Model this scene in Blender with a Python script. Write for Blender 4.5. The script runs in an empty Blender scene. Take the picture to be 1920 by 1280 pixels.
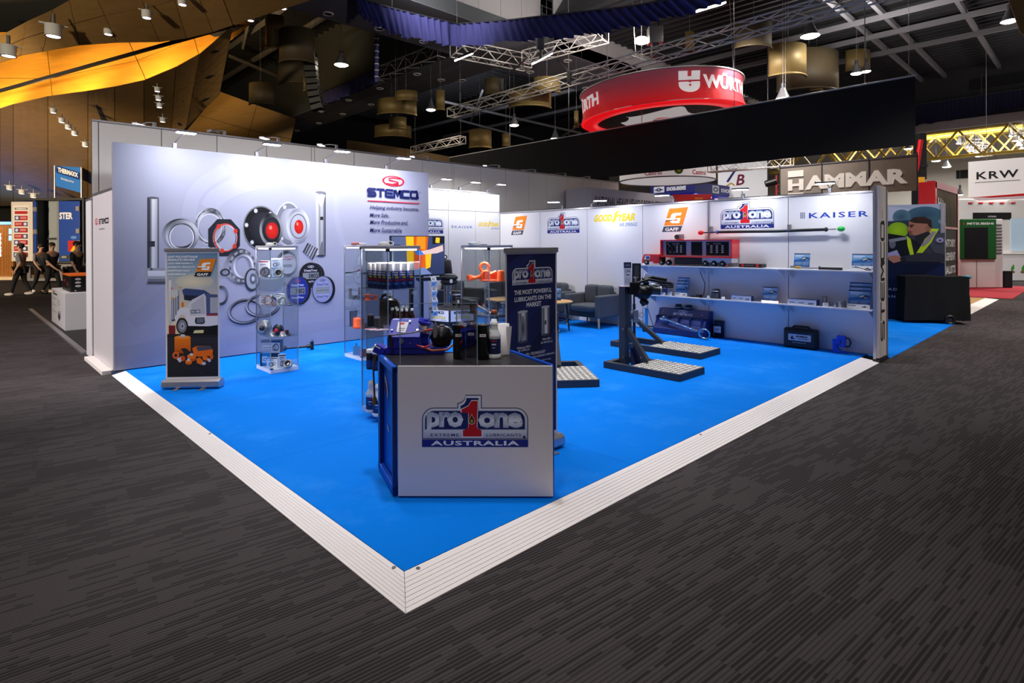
import bpy, math, random
from mathutils import Vector as V, Matrix
from mathutils.geometry import tessellate_polygon
random.seed(7)
PI = math.pi
COL = bpy.context.scene.collection
SC = bpy.context.scene

# ------------------------------------------------------------------ camera
HC, FC, PCX, PCY = 1.65, 1084.71, 960.62, 458.77
_y, _p, _r = 0.8011, -0.0027, -0.0039
_c, _s = math.cos(_y), math.sin(_y)
_fw, _rt, _up = V((_c, _s, 0)), V((_s, -_c, 0)), V((0, 0, 1))
F2 = _fw * math.cos(_p) + _up * math.sin(_p)
_u2 = -_fw * math.sin(_p) + _up * math.cos(_p)
R3 = _rt * math.cos(_r) + _u2 * math.sin(_r)
U3 = -_rt * math.sin(_r) + _u2 * math.cos(_r)
ORG = V((-1.6298, -2.4759, HC))
cam = bpy.data.cameras.new('camera'); camo = bpy.data.objects.new('camera', cam); COL.objects.link(camo)
mw = Matrix.Identity(4)
for i in range(3):
    mw[i][0], mw[i][1], mw[i][2], mw[i][3] = R3[i], U3[i], -F2[i], ORG[i]
camo.matrix_world = mw
cam.sensor_width = 36; cam.sensor_fit = 'HORIZONTAL'; cam.lens = FC * 36 / 1920
cam.shift_x = -0.62 / 1920; cam.shift_y = -(640 - PCY) / 1920
cam.clip_end = 300; cam.clip_start = .05
SC.camera = camo
# ------------------------------------------------------------------ world, exposure
SC.view_settings.view_transform = 'Standard'; SC.view_settings.look = 'None'
SC.view_settings.gamma = 1; SC.view_settings.use_curve_mapping = False
SC.view_settings.exposure = 0.0
wd = bpy.data.worlds.new('world'); SC.world = wd; wd.use_nodes = True
wd.node_tree.nodes['Background'].inputs[0].default_value = (1.0, 0.97, 0.95, 1)
wd.node_tree.nodes['Background'].inputs[1].default_value = 0.16
def lamp(kind, loc, power, col=(1, 1, 1), size=.3, aim=None, angle=120, blend=.6, parent=None, sy=None):
    l = bpy.data.lights.new('lamp_or_fill', kind); l.energy = power; l.color = col
    if kind == 'AREA':
        l.size = size
        if sy: l.shape = 'RECTANGLE'; l.size_y = sy
    else: l.shadow_soft_size = size
    if kind == 'SPOT': l.spot_size = math.radians(angle); l.spot_blend = blend
    o = bpy.data.objects.new('lamp_or_fill', l); COL.objects.link(o)
    if parent: o.parent = parent
    o.location = loc
    d = (V(aim) - V(loc)) if aim is not None else V((0, 0, -1))
    o.rotation_euler = d.to_track_quat('-Z', 'Y').to_euler()
    return o
WARM = (1, .84, .66); COOL = (.93, .96, 1.0)
# hall high-bay lamps above the stand (outside the frame) and added fill lights
for x in (1.2, 4.0, 6.8):
    for y in (.9, 3.2, 5.5):
        lamp('SPOT', (x, y, 9), (1000 if x < 5 else 1050) * (.8 if y > 5 else 1), COOL, .25, (x, y, 0), (46, 39, 50)[(x > 2) + (x > 5)], .9)
for (x, y, z, e, a) in ((-1.6, -1.2, 9, 640, 60), (4, -3, 9, 760, 80), (10.5, -3.5, 9, 800, 80), (-2.5, 4, 9, 760, 75), (-3, 12, 8, 1000, 100), (18, -3, 8, 1000, 100), (11.5, 0.2, 7, 500, 100)):
    lamp('SPOT', (x, y, z), e, (1, .92, .85), .3, (x, y, 0), a, .9)  # the last spot is added to lighten the officer poster
lamp('SPOT', (-7, 6.5, 5.5), 2700, (1, .93, .9), .4, (0, 8.5, 1.2), 60, .8)  # added fill from the left for the pale wall ends
lamp('SPOT', (1, -4, 9.5), 1000, (1, .95, .92), .5, (2.6, 8.5, 3.3), 30, .9); lamp('SPOT', (-6, -7, 7.5), 1000, (1, .95, .93), .6, (2.0, 6.5, 1.3), 21, .6); lamp('SPOT', (8, -10, 7.5), 2300, (1, .95, .92), .6, (11.2, 0, 1.2), 42, .8); lamp('SPOT', (-9, 15, 5), 1500, (1, .9, .78), .6, (0, 27, 1.5), 60, .9)  # added unseen fills for tall wall, mural, end panel and foyer side
lamp('AREA', (4, 9.5, 10), 900, (1, .95, .9), 3, (4, 9.5, 13), sy=3); lamp('AREA', (20, 3, 7.6), 330, (1, .95, .9), 2, (20, 3, 13), sy=2); lamp('AREA', (27, -4, 7.6), 300, (1, .95, .9), 2, (27, -4, 13), sy=2); lamp('AREA', (18, 24, 9.6), 1300, (.9, .93, 1), 3, (18, 24, 13), sy=3)  # added uplights that lift the dark roof
# added unseen spots that wash the timber wall, then further fill lights
lamp('SPOT', (-9, 9, 6.5), 2900, (1, .84, .6), .5, (1, 21, 6), 95, .8)
lamp('SPOT', (-10, 20, 3), 9500, (1, .78, .48), .5, (0, 31, 5.5), 90, .8)
for (x, y, z, e) in ((19, 3.0, 8.9, 900), (24, -3.5, 8.6, 1500), (27, 4, 8.6, 1300), (30, -1, 8.6, 1300), (25, 14, 8.6, 1200)):
    lamp('SPOT', (x, y, z), e, (1, .96, .9), .2, (x, y, 0), 150, .8)   # added fill spots over the stands near the bright hall
lamp('SPOT', (-5, -6, 8), 450, (1, .95, .95), .5, (.9, .6, .6), 17, .7); lamp('SPOT', (3.5, 1.5, 9.6), 520, (1, .96, .93), .5, (5.5, 8.4, 3.3), 62, .9)  # added fills for the counter front and the upper walls
lamp('SPOT', (15.2, 5, 7.6), 1500, (1, .96, .92), .3, (20, 7, 3.6), 110, .8); lamp('SPOT', (12, -5, 8), 1500, (1, .96, .93), .4, (13, .5, 1.3), 40, .8)  # added fills for the signs behind the drape and the poster wall

# ------------------------------------------------------------------ pixel helpers (photo frame 1920x1280)
def ray(x, y): return F2 + R3 * ((x - PCX) / FC) + U3 * ((PCY - y) / FC)
def _ax(x, y, a, v):
    d = ray(x, y); return ORG + d * ((v - ORG[a]) / d[a])
def GZ(x, y, z=0.): return _ax(x, y, 2, z)
def GX(x, y, v): return _ax(x, y, 0, v)
def GY(x, y, v): return _ax(x, y, 1, v)
def GD(x, y, d): return ORG + ray(x, y) * d
def proj(p):
    d = V(p) - ORG; q = d.dot(F2); return PCX + FC * d.dot(R3) / q, PCY - FC * d.dot(U3) / q

# ------------------------------------------------------------------ colours and materials
def lin(c): return c / 12.92 if c <= .04045 else ((c + .055) / 1.055) ** 2.4
def rgb(h):
    if isinstance(h, str):
        return tuple(lin(int(h[i:i + 2], 16) / 255) for i in (0, 2, 4))
    return tuple(h[:3])
MATS = {}
def mat(name, h='808080', rough=.5, metal=0., emit=0., noise=None, bump=None, alpha=1., coat=0., spec=.5, ecol=None):
    if name in MATS: return MATS[name]
    m = bpy.data.materials.new(name); m.use_nodes = True; MATS[name] = m
    nt = m.node_tree; b = nt.nodes['Principled BSDF']; c = rgb(h)
    b.inputs['Base Color'].default_value = (*c, 1); b.inputs['Roughness'].default_value = rough
    b.inputs['Metallic'].default_value = metal; b.inputs['Specular IOR Level'].default_value = spec
    if coat: b.inputs['Coat Weight'].default_value = coat; b.inputs['Coat Roughness'].default_value = .1
    if alpha < 1: b.inputs['Alpha'].default_value = alpha
    if emit:
        b.inputs['Emission Color'].default_value = (*rgb(ecol or h), 1); b.inputs['Emission Strength'].default_value = emit
    if noise or bump:
        tc = nt.nodes.new('ShaderNodeTexCoord'); n = nt.nodes.new('ShaderNodeTexNoise')
        nt.links.new(tc.outputs['Object'], n.inputs['Vector'])
        n.inputs['Scale'].default_value = (noise or bump)[0]; n.inputs['Detail'].default_value = 4
        if noise:
            mx = nt.nodes.new('ShaderNodeMix'); mx.data_type = 'RGBA'; k = noise[1]
            mx.inputs['A'].default_value = (*[max(0, v * (1 - k)) for v in c], 1); mx.inputs['B'].default_value = (*[min(1, v * (1 + k)) for v in c], 1)
            nt.links.new(n.outputs['Fac'], mx.inputs['Factor']); nt.links.new(mx.outputs['Result'], b.inputs['Base Color'])
        if bump:
            bp = nt.nodes.new('ShaderNodeBump'); bp.inputs['Strength'].default_value = bump[1]; bp.inputs['Distance'].default_value = bump[2] if len(bump) > 2 else .002
            n2 = nt.nodes.new('ShaderNodeTexNoise'); n2.inputs['Scale'].default_value = bump[0]; nt.links.new(tc.outputs['Object'], n2.inputs['Vector'])
            nt.links.new(n2.outputs['Fac'], bp.inputs['Height']); nt.links.new(bp.outputs['Normal'], b.inputs['Normal'])
    return m
def glass_mat(name, tint='e8f2f0', op=.10, rough=.02):
    if name in MATS: return MATS[name]
    m = bpy.data.materials.new(name); m.use_nodes = True; MATS[name] = m; nt = m.node_tree
    for n in list(nt.nodes): nt.nodes.remove(n)
    out = nt.nodes.new('ShaderNodeOutputMaterial'); t = nt.nodes.new('ShaderNodeBsdfTransparent'); g = nt.nodes.new('ShaderNodeBsdfGlossy')
    mx = nt.nodes.new('ShaderNodeMixShader'); fr = nt.nodes.new('ShaderNodeFresnel'); ma = nt.nodes.new('ShaderNodeMath')
    t.inputs[0].default_value = (*rgb(tint), 1); g.inputs['Roughness'].default_value = rough
    fr.inputs['IOR'].default_value = 1.45; ma.operation = 'MULTIPLY'; ma.inputs[1].default_value = op * 10
    nt.links.new(fr.outputs[0], ma.inputs[0]); nt.links.new(ma.outputs[0], mx.inputs[0])
    nt.links.new(t.outputs[0], mx.inputs[1]); nt.links.new(g.outputs[0], mx.inputs[2]); nt.links.new(mx.outputs[0], out.inputs[0])
    return m
def print_mat(name='printed_colour', rough=.55, emit=0., metal=0.):
    if name in MATS: return MATS[name]
    m = bpy.data.materials.new(name); m.use_nodes = True; MATS[name] = m; nt = m.node_tree; b = nt.nodes['Principled BSDF']
    a = nt.nodes.new('ShaderNodeVertexColor'); a.layer_name = 'Col'
    nt.links.new(a.outputs[0], b.inputs['Base Color']); b.inputs['Roughness'].default_value = rough; b.inputs['Metallic'].default_value = metal
    b.inputs['Specular IOR Level'].default_value = .25
    if emit:
        nt.links.new(a.outputs[0], b.inputs['Emission Color']); b.inputs['Emission Strength'].default_value = emit
    return m

# ------------------------------------------------------------------ mesh builder
class MB:
    def __init__(s): s.v, s.f, s.sm = [], [], []
    def add(s, vs, fs, sm=False):
        o = len(s.v); s.v += [tuple(x) for x in vs]; s.f += [tuple(i + o for i in f) for f in fs]; s.sm += [sm] * len(fs); return s
    def box(s, x0, x1, y0, y1, z0, z1):
        return s.add([(x0, y0, z0), (x1, y0, z0), (x1, y1, z0), (x0, y1, z0), (x0, y0, z1), (x1, y0, z1), (x1, y1, z1), (x0, y1, z1)],
                     [(0, 3, 2, 1), (4, 5, 6, 7), (0, 1, 5, 4), (1, 2, 6, 5), (2, 3, 7, 6), (3, 0, 4, 7)])
    def cbox(s, c, sz, rot=None):
        x, y, z = [k / 2 for k in sz]; m = MB().box(-x, x, -y, y, -z, z)
        T = Matrix.Translation(V(c)) @ (rot.to_4x4() if rot else Matrix.Identity(4))
        return s.add([T @ V(p) for p in m.v], m.f)
    def beam(s, p0, p1, w, h=None, up=(0, 0, 1)):
        p0, p1 = V(p0), V(p1); d = p1 - p0; h = h or w
        z = d.normalized(); x = z.cross(V(up))
        if x.length < 1e-4: x = z.cross(V((1, 0, 0)))
        x.normalize(); y = x.cross(z)
        vs = [p + x * a * w / 2 + y * b * h / 2 for p in (p0, p1) for a, b in ((-1, -1), (1, -1), (1, 1), (-1, 1))]
        return s.add(vs, [(0, 1, 2, 3), (7, 6, 5, 4), (0, 4, 5, 1), (1, 5, 6, 2), (2, 6, 7, 3), (3, 7, 4, 0)])
    def cyl(s, p0, p1, r0, r1=None, n=16, cap=True):
        p0, p1 = V(p0), V(p1); r1 = r0 if r1 is None else r1; z = (p1 - p0).normalized()
        x = z.orthogonal().normalized(); y = z.cross(x); vs = []
        for p, r in ((p0, r0), (p1, r1)):
            vs += [p + (x * math.cos(2 * PI * i / n) + y * math.sin(2 * PI * i / n)) * r for i in range(n)]
        s.add(vs, [(i, (i + 1) % n, n + (i + 1) % n, n + i) for i in range(n)], True)
        if cap: s.add(vs[:n], [tuple(reversed(range(n)))]); s.add(vs[n:], [tuple(range(n))])
        return s
    def lathe(s, prof, n=20, T=None, cap=True):
        T = T or Matrix.Identity(4); vs = []
        for r, z in prof: vs += [T @ V((r * math.cos(2 * PI * i / n), r * math.sin(2 * PI * i / n), z)) for i in range(n)]
        k = len(prof)
        s.add(vs, [(j * n + i, j * n + (i + 1) % n, (j + 1) * n + (i + 1) % n, (j + 1) * n + i) for j in range(k - 1) for i in range(n)], True)
        if cap:
            if prof[0][0] > 1e-5: s.add(vs[:n], [tuple(reversed(range(n)))])
            if prof[-1][0] > 1e-5: s.add(vs[-n:], [tuple(range(n))])
        return s
    def prism(s, poly, z0, z1, T=None):
        T = T or Matrix.Identity(4); n = len(poly)
        A = sum(poly[i][0] * poly[(i + 1) % n][1] - poly[(i + 1) % n][0] * poly[i][1] for i in range(n))
        if A < 0: poly = poly[::-1]
        vs = [T @ V((x, y, z)) for z in (z0, z1) for x, y in poly]
        return s.add(vs, [tuple(reversed(range(n))), tuple(range(n, 2 * n))] + [(i, (i + 1) % n, n + (i + 1) % n, n + i) for i in range(n)])
    def tube(s, pts, r, n=8, closed=False, cap=True):
        pts = [V(p) for p in pts]; k = len(pts); R = r if isinstance(r, (list, tuple)) else [r] * k; vs = []; x = None
        for i, p in enumerate(pts):
            a = pts[i - 1] if (i or closed) else p; b = pts[(i + 1) % k] if (i < k - 1 or closed) else p
            t = (b - a).normalized() if (b - a).length > 1e-9 else V((0, 0, 1))
            x = t.orthogonal().normalized() if x is None else (x - t * x.dot(t)).normalized()
            y = t.cross(x); vs += [p + (x * math.cos(2 * PI * j / n) + y * math.sin(2 * PI * j / n)) * R[i] for j in range(n)]
        m = k if closed else k - 1
        s.add(vs, [(i * n + j, i * n + (j + 1) % n, ((i + 1) % k) * n + (j + 1) % n, ((i + 1) % k) * n + j) for i in range(m) for j in range(n)], True)
        if cap and not closed: s.add(vs[:n], [tuple(reversed(range(n)))]); s.add(vs[-n:], [tuple(range(n))])
        return s
    def torus(s, c, R, r, axis='z', n=24, m=10, sq=1.):
        c = V(c); vs = []
        for i in range(n):
            a = 2 * PI * i / n
            for j in range(m):
                b = 2 * PI * j / m; q = R + r * math.cos(b); p = (q * math.cos(a), q * math.sin(a), r * sq * math.sin(b))
                vs.append(c + V({'z': p, 'x': (p[2], p[0], p[1]), 'y': (p[1], p[2], p[0])}[axis]))
        return s.add(vs, [(i * m + j, ((i + 1) % n) * m + j, ((i + 1) % n) * m + (j + 1) % m, i * m + (j + 1) % m) for i in range(n) for j in range(m)], True)
    def ball(s, c, r, n=14, m=8, T=None):
        r = r if isinstance(r, (tuple, list)) else (r, r, r); c = V(c)
        prof = [(max(1e-6, math.sin(PI * j / m)), -math.cos(PI * j / m)) for j in range(m + 1)]
        q = MB().lathe(prof, n, cap=False); S = Matrix.Diagonal((*r, 1)); T = T or Matrix.Identity(4)
        return s.add([c + (T @ S @ V(p)) for p in q.v], q.f, True)
    def grid(s, fn, nu, nv, sm=True, thick=0):
        vs = [V(fn(i / nu, j / nv)) for j in range(nv + 1) for i in range(nu + 1)]
        return s.add(vs, [(j * (nu + 1) + i, j * (nu + 1) + i + 1, (j + 1) * (nu + 1) + i + 1, (j + 1) * (nu + 1) + i) for j in range(nv) for i in range(nu)], sm)
    def xf(s, T): s.v = [tuple(T @ V(p)) for p in s.v]; return s
    def mesh(s, name):
        me = bpy.data.meshes.new(name); me.from_pydata(s.v, [], s.f)
        me.polygons.foreach_set('use_smooth', s.sm); me.update(); return me
    def build(s, name, m, parent=None, bevel=0, solid=0, loc=None, rz=0, seg=2):
        o = bpy.data.objects.new(name, s.mesh(name)); COL.objects.link(o); o.data.materials.append(m)
        if parent: o.parent = parent
        if loc is not None: o.location = loc
        if rz: o.rotation_euler.z = rz
        if solid: q = o.modifiers.new('t', 'SOLIDIFY'); q.thickness = solid; q.offset = 0
        if bevel: q = o.modifiers.new('b', 'BEVEL'); q.width = bevel; q.segments = seg; q.limit_method = 'ANGLE'; q.angle_limit = .7
        return o
def tag(o, label=None, cat=None, group=None, kind=None):
    if label: o['label'] = label
    if cat: o['category'] = cat
    if group: o['group'] = group
    if kind: o['kind'] = kind
    return o
def thing(name, label, cat, loc=(0, 0, 0), rz=0, group=None):
    o = bpy.data.objects.new(name, None); COL.objects.link(o); o.empty_display_size = .1
    o.location = loc; o.rotation_euler.z = rz; return tag(o, label, cat, group)
def copy_tree(o, parent=None):
    c = o.copy(); COL.objects.link(c); c.parent = parent
    for ch in list(o.children): copy_tree(ch, c)
    return c
def dup(o, loc, rz=None, label=None):
    c = copy_tree(o); c.location = loc
    if rz is not None: c.rotation_euler.z = rz
    if label: c['label'] = label
    return c
def RX(a): return Matrix.Rotation(a, 4, 'X')
def RY(a): return Matrix.Rotation(a, 4, 'Y')
def RZ(a): return Matrix.Rotation(a, 4, 'Z')
def TR(*p): return Matrix.Translation(V(p))
def struct(name, mb, m, parent=None, **k):
    o = mb.build(name, m, parent, **k)
    if parent is None: o['kind'] = 'structure'
    return o

# ------------------------------------------------------------------ flat print: coloured shapes in one sheet
_GC = {}
def glyphs(t, bold, sp):
    k = (t, bold, sp)
    if k in _GC: return _GC[k]
    cu = bpy.data.curves.new('t', 'FONT'); cu.body = t; cu.offset = bold; cu.resolution_u = 2; cu.space_character = sp
    o = bpy.data.objects.new('t', cu); COL.objects.link(o); dg = bpy.context.evaluated_depsgraph_get(); dg.update()
    me = bpy.data.meshes.new_from_object(o.evaluated_get(dg)); vs = [(v.co.x, v.co.y) for v in me.vertices]; fs = [tuple(p.vertices) for p in me.polygons]
    bpy.data.objects.remove(o); bpy.data.curves.remove(cu); bpy.data.meshes.remove(me)
    if not vs: vs = [(0, 0)]
    bb = (min(v[0] for v in vs), min(v[1] for v in vs), max(v[0] for v in vs), max(v[1] for v in vs))
    _GC[k] = (vs, fs, bb); return _GC[k]
def cl(c): return rgb(c) if isinstance(c, str) else c
def mixc(a, b, t): a, b = cl(a), cl(b); return tuple(a[i] * (1 - t) + b[i] * t for i in range(3))
class Canvas:
    def __init__(s, o=(0, 0, 0), u=(1, 0, 0), v=(0, 0, 1), eps=.00008):
        s.o, s.u, s.w = V(o), V(u).normalized(), V(v).normalized(); s.n = s.u.cross(s.w); s.eps = eps; s.k = 1
        s.v, s.f, s.c = [], [], []
    def shape(s, pts, faces, col):
        b = len(s.v)
        for (x, y) in pts:
            s.v.append(tuple(s.o + s.u * x + s.w * y + s.n * (s.eps * s.k))); s.c.append(col(x, y) if callable(col) else col)
        s.f += [tuple(i + b for i in f) for f in faces]; s.k += 1; return s
    def poly(s, pts, col):
        col = cl(col) if isinstance(col, str) else col
        tr = tessellate_polygon([[V((p[0], p[1], 0)) for p in pts]])
        fs = []
        for a, b, c in tr:
            ar = (pts[b][0] - pts[a][0]) * (pts[c][1] - pts[a][1]) - (pts[c][0] - pts[a][0]) * (pts[b][1] - pts[a][1])
            fs.append((a, b, c) if ar > 0 else (a, c, b))
        return s.shape(pts, fs, col)
    def rect(s, x0, y0, x1, y1, col, top=None, nx=1, ny=1):
        if top is not None:
            a, b = cl(col), cl(top); col = lambda x, y: mixc(a, b, (y - y0) / (y1 - y0)); ny = max(ny, 2)
        elif isinstance(col, str): col = cl(col)
        pts = [(x0 + (x1 - x0) * i / nx, y0 + (y1 - y0) * j / ny) for j in range(ny + 1) for i in range(nx + 1)]
        return s.shape(pts, [(j * (nx + 1) + i, j * (nx + 1) + i + 1, (j + 1) * (nx + 1) + i + 1, (j + 1) * (nx + 1) + i) for j in range(ny) for i in range(nx)], col)
    def ell(s, x, y, rx, ry=None, col='000000', n=28, rot=0, edge=None):
        ry = rx if ry is None else ry; c, q = math.cos(rot), math.sin(rot)
        P = [(x + rx * math.cos(2 * PI * i / n) * c - ry * math.sin(2 * PI * i / n) * q, y + rx * math.cos(2 * PI * i / n) * q + ry * math.sin(2 * PI * i / n) * c) for i in range(n)]
        a = cl(col)
        if edge is None: return s.shape(P, [tuple(range(n))], a)
        e = cl(edge); return s.shape([(x, y)] + P, [(0, i + 1, (i + 1) % n + 1) for i in range(n)], lambda px, py: a if (px, py) == (x, y) else e)
    def ring(s, x, y, rx, ry, k, col, n=36, rot=0, ex=0, ey=0, a0=0, a1=2 * PI):
        """elliptic ring; k inner/outer ratio; col may be fn(angle)"""
        c, q = math.cos(rot), math.sin(rot); P = []; A = []
        full = abs(a1 - a0 - 2 * PI) < 1e-6; m = n if full else n + 1
        for i in range(m):
            a = a0 + (a1 - a0) * i / n
            for kk, dx, dy in ((1, 0, 0), (k, ex, ey)):
                u, w = rx * kk * math.cos(a) + dx, ry * kk * math.sin(a) + dy
                P.append((x + u * c - w * q, y + u * q + w * c)); A.append(a)
        f = [(2 * i, 2 * ((i + 1) % m), 2 * ((i + 1) % m) + 1, 2 * i + 1) for i in range(n if full else n)]
        if callable(col):
            it = iter(A); return s.shape(P, f, lambda px, py: cl(col(next(it))))
        return s.shape(P, f, cl(col))
    def stroke(s, pts, w, col):
        P = [V((p[0], p[1])) for p in pts]; L = []; R = []
        for i, p in enumerate(P):
            a = P[max(0, i - 1)]; b = P[min(len(P) - 1, i + 1)]; d = (b - a).normalized(); n = V((-d.y, d.x))
            if 0 < i < len(P) - 1:
                d1 = (P[i] - P[i - 1]).normalized(); n1 = V((-d1.y, d1.x)); k = 1 / max(.35, n.dot(n1))
            else: k = 1
            L.append(p + n * w / 2 * k); R.append(p - n * w / 2 * k)
        m = len(P); pts2 = [tuple(x) for x in R + L]
        return s.shape(pts2, [(i, i + 1, m + i + 1, m + i) for i in range(m - 1)], cl(col) if isinstance(col, str) else col)
    def text(s, t, x, y, w=None, h=None, col='000000', bold=.0, shear=0, al='c', sp=1., skew=0):
        """fit t into w x h (h = height of its box); (x, y) is the lower-left ('l') or lower-middle ('c')"""
        vs, fs, bb = glyphs(t, bold, sp); W, H = max(1e-6, bb[2] - bb[0]), max(1e-6, bb[3] - bb[1])
        if h is None: ky = w / W; kx = ky
        elif w is None: kx = ky = h / H
        else: kx, ky = w / W, h / H
        x0 = x - (W * kx / 2 if al == 'c' else (W * kx if al == 'r' else 0))
        pts = [(x0 + (p[0] - bb[0]) * kx + shear * (p[1] - bb[1]) * ky, y + (p[1] - bb[1]) * ky + skew * (p[0] - bb[0]) * kx) for p in vs]
        return s.shape(pts, fs, cl(col) if isinstance(col, str) else col)
    def build(s, name, m=None, parent=None):
        me = bpy.data.meshes.new(name); me.from_pydata(s.v, [], s.f); at = me.color_attributes.new('Col', 'FLOAT_COLOR', 'POINT')
        at.data.foreach_set('color', [k for c in s.c for k in (*c[:3], 1)]); me.update()
        o = bpy.data.objects.new(name, me); COL.objects.link(o); me.materials.append(m or print_mat())
        if parent: o.parent = parent
        return o
# ================================================================== structure
ZF = -.04                                       # hall floor; the stand's carpet is z = 0
def carpet_mat():
    m = bpy.data.materials.new('ribbed_carpet'); m.use_nodes = True; nt = m.node_tree; L = nt.links.new; N = nt.nodes.new
    b = nt.nodes['Principled BSDF']; b.inputs['Roughness'].default_value = .95; b.inputs['Specular IOR Level'].default_value = .12
    tc = N('ShaderNodeTexCoord'); mp = N('ShaderNodeMapping'); mp.inputs['Rotation'].default_value = (0, 0, math.radians(6)); L(tc.outputs['Object'], mp.inputs['Vector'])
    sx = N('ShaderNodeSeparateXYZ'); L(mp.outputs[0], sx.inputs[0])
    def mth(op, a, bb=None):
        n = N('ShaderNodeMath'); n.operation = op
        for i, q in enumerate((a, bb)):
            if q is None: continue
            if isinstance(q, (int, float)): n.inputs[i].default_value = q
            else: L(q, n.inputs[i])
        return n.outputs[0]
    def wn(a, bb, c=0.):
        cb = N('ShaderNodeCombineXYZ')
        for i, q in enumerate((a, bb, c)):
            if isinstance(q, (int, float)): cb.inputs[i].default_value = q
            else: L(q, cb.inputs[i])
        w = N('ShaderNodeTexWhiteNoise'); w.noise_dimensions = '3D'; L(cb.outputs[0], w.inputs['Vector']); return w.outputs['Value']
    X, Y = sx.outputs[0], sx.outputs[1]
    rib = mth('FLOOR', mth('DIVIDE', Y, .021)); fr = mth('FRACT', mth('DIVIDE', Y, .021))
    off = wn(rib, 3.7); seg = mth('FLOOR', mth('ADD', mth('DIVIDE', X, .2), mth('MULTIPLY', mth('FLOOR', mth('MULTIPLY', off, 3)), .33)))
    r1 = wn(rib, seg, 1.); r2 = wn(mth('FLOOR', mth('DIVIDE', Y, .25)), mth('FLOOR', mth('DIVIDE', X, .5)), 7.)
    dark = mth('LESS_THAN', r1, mth('ADD', mth('MULTIPLY', r2, .6), .2))
    gro = mth('LESS_THAN', fr, .32)
    k = mth('MULTIPLY', dark, mth('ADD', mth('MULTIPLY', mth('LESS_THAN', fr, .6), .65), .1)); k = mth('MAXIMUM', k, mth('MULTIPLY', gro, .5))
    nz = N('ShaderNodeTexNoise'); nz.inputs['Scale'].default_value = 300; L(tc.outputs['Object'], nz.inputs['Vector'])
    nl = N('ShaderNodeTexNoise'); nl.inputs['Scale'].default_value = .7; nl.inputs['Detail'].default_value = 5; L(tc.outputs['Object'], nl.inputs['Vector'])
    ra = N('ShaderNodeMix'); ra.data_type = 'RGBA'; ra.inputs['A'].default_value = (*rgb('4d4748'), 1); ra.inputs['B'].default_value = (*rgb('221f20'), 1); L(k, ra.inputs['Factor'])
    hs = N('ShaderNodeHueSaturation'); L(ra.outputs['Result'], hs.inputs['Color'])
    L(mth('ADD', mth('MULTIPLY', nz.outputs['Fac'], .5), mth('ADD', mth('MULTIPLY', nl.outputs['Fac'], .5), .5)), hs.inputs['Value'])
    L(hs.outputs[0], b.inputs['Base Color'])
    bp = N('ShaderNodeBump'); bp.inputs['Strength'].default_value = .4; bp.inputs['Distance'].default_value = .003
    L(mth('SUBTRACT', nz.outputs['Fac'], k), bp.inputs['Height']); L(bp.outputs[0], b.inputs['Normal'])
    return m
def blue_carpet():
    m = bpy.data.materials.new('blue_carpet'); m.use_nodes = True; nt = m.node_tree; L = nt.links.new; N = nt.nodes.new
    b = nt.nodes['Principled BSDF']; b.inputs['Roughness'].default_value = .95; b.inputs['Specular IOR Level'].default_value = .1
    tc = N('ShaderNodeTexCoord'); n1 = N('ShaderNodeTexNoise'); n1.inputs['Scale'].default_value = 1.1; n1.inputs['Detail'].default_value = 8; n1.inputs['Roughness'].default_value = .7
    n2 = N('ShaderNodeTexNoise'); n2.inputs['Scale'].default_value = 220; L(tc.outputs['Object'], n1.inputs['Vector']); L(tc.outputs['Object'], n2.inputs['Vector'])
    r = N('ShaderNodeValToRGB'); e = r.color_ramp.elements; e[0].position = .5; e[0].color = (*rgb('007ae6'), 1); e[1].position = .68; e[1].color = (*rgb('2688ee'), 1)
    L(n1.outputs['Fac'], r.inputs[0]); hs = N('ShaderNodeHueSaturation'); L(r.outputs[0], hs.inputs['Color'])
    ma = N('ShaderNodeMath'); ma.operation = 'MULTIPLY_ADD'; ma.inputs[1].default_value = .35; ma.inputs[2].default_value = .82; L(n2.outputs['Fac'], ma.inputs[0]); L(ma.outputs[0], hs.inputs['Value'])
    L(hs.outputs[0], b.inputs['Base Color'])
    bp = N('ShaderNodeBump'); bp.inputs['Strength'].default_value = .35; bp.inputs['Distance'].default_value = .003; L(n2.outputs['Fac'], bp.inputs['Height']); L(bp.outputs[0], b.inputs['Normal'])
    return m
CARPET = carpet_mat(); BLUE = blue_carpet()
WHITE = mat('white_panel', 'e9e6ea', .45); OFFW = mat('offwhite_panel', 'd9d4d2', .5); ALU = mat('aluminium', 'b9b6bd', .35, .85); GREYP = mat('grey_metal', '8d8b92', .4, .6)
BLACK = mat('black_plastic', '101012', .4); BLKC = mat('black_cloth', '303032', .9, spec=.1); DKST = mat('dark_steel', '3b3c44', .45, .3); CHROME = mat('chrome', 'd8d8dc', .12, 1.)
WHP = mat('white_plastic', 'eeeef0', .35); RAMP = mat('ramp_white', 'faf2f0', .5); GROOVE = mat('groove_grey', '8a7f80', .8)
DARKH = mat('dark_hall', '26262a', .8); ROOF = mat('roof_black', '17171a', .9)
struct('floor', MB().box(-40, 70, -30, 60, ZF - .1, ZF), CARPET)
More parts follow.
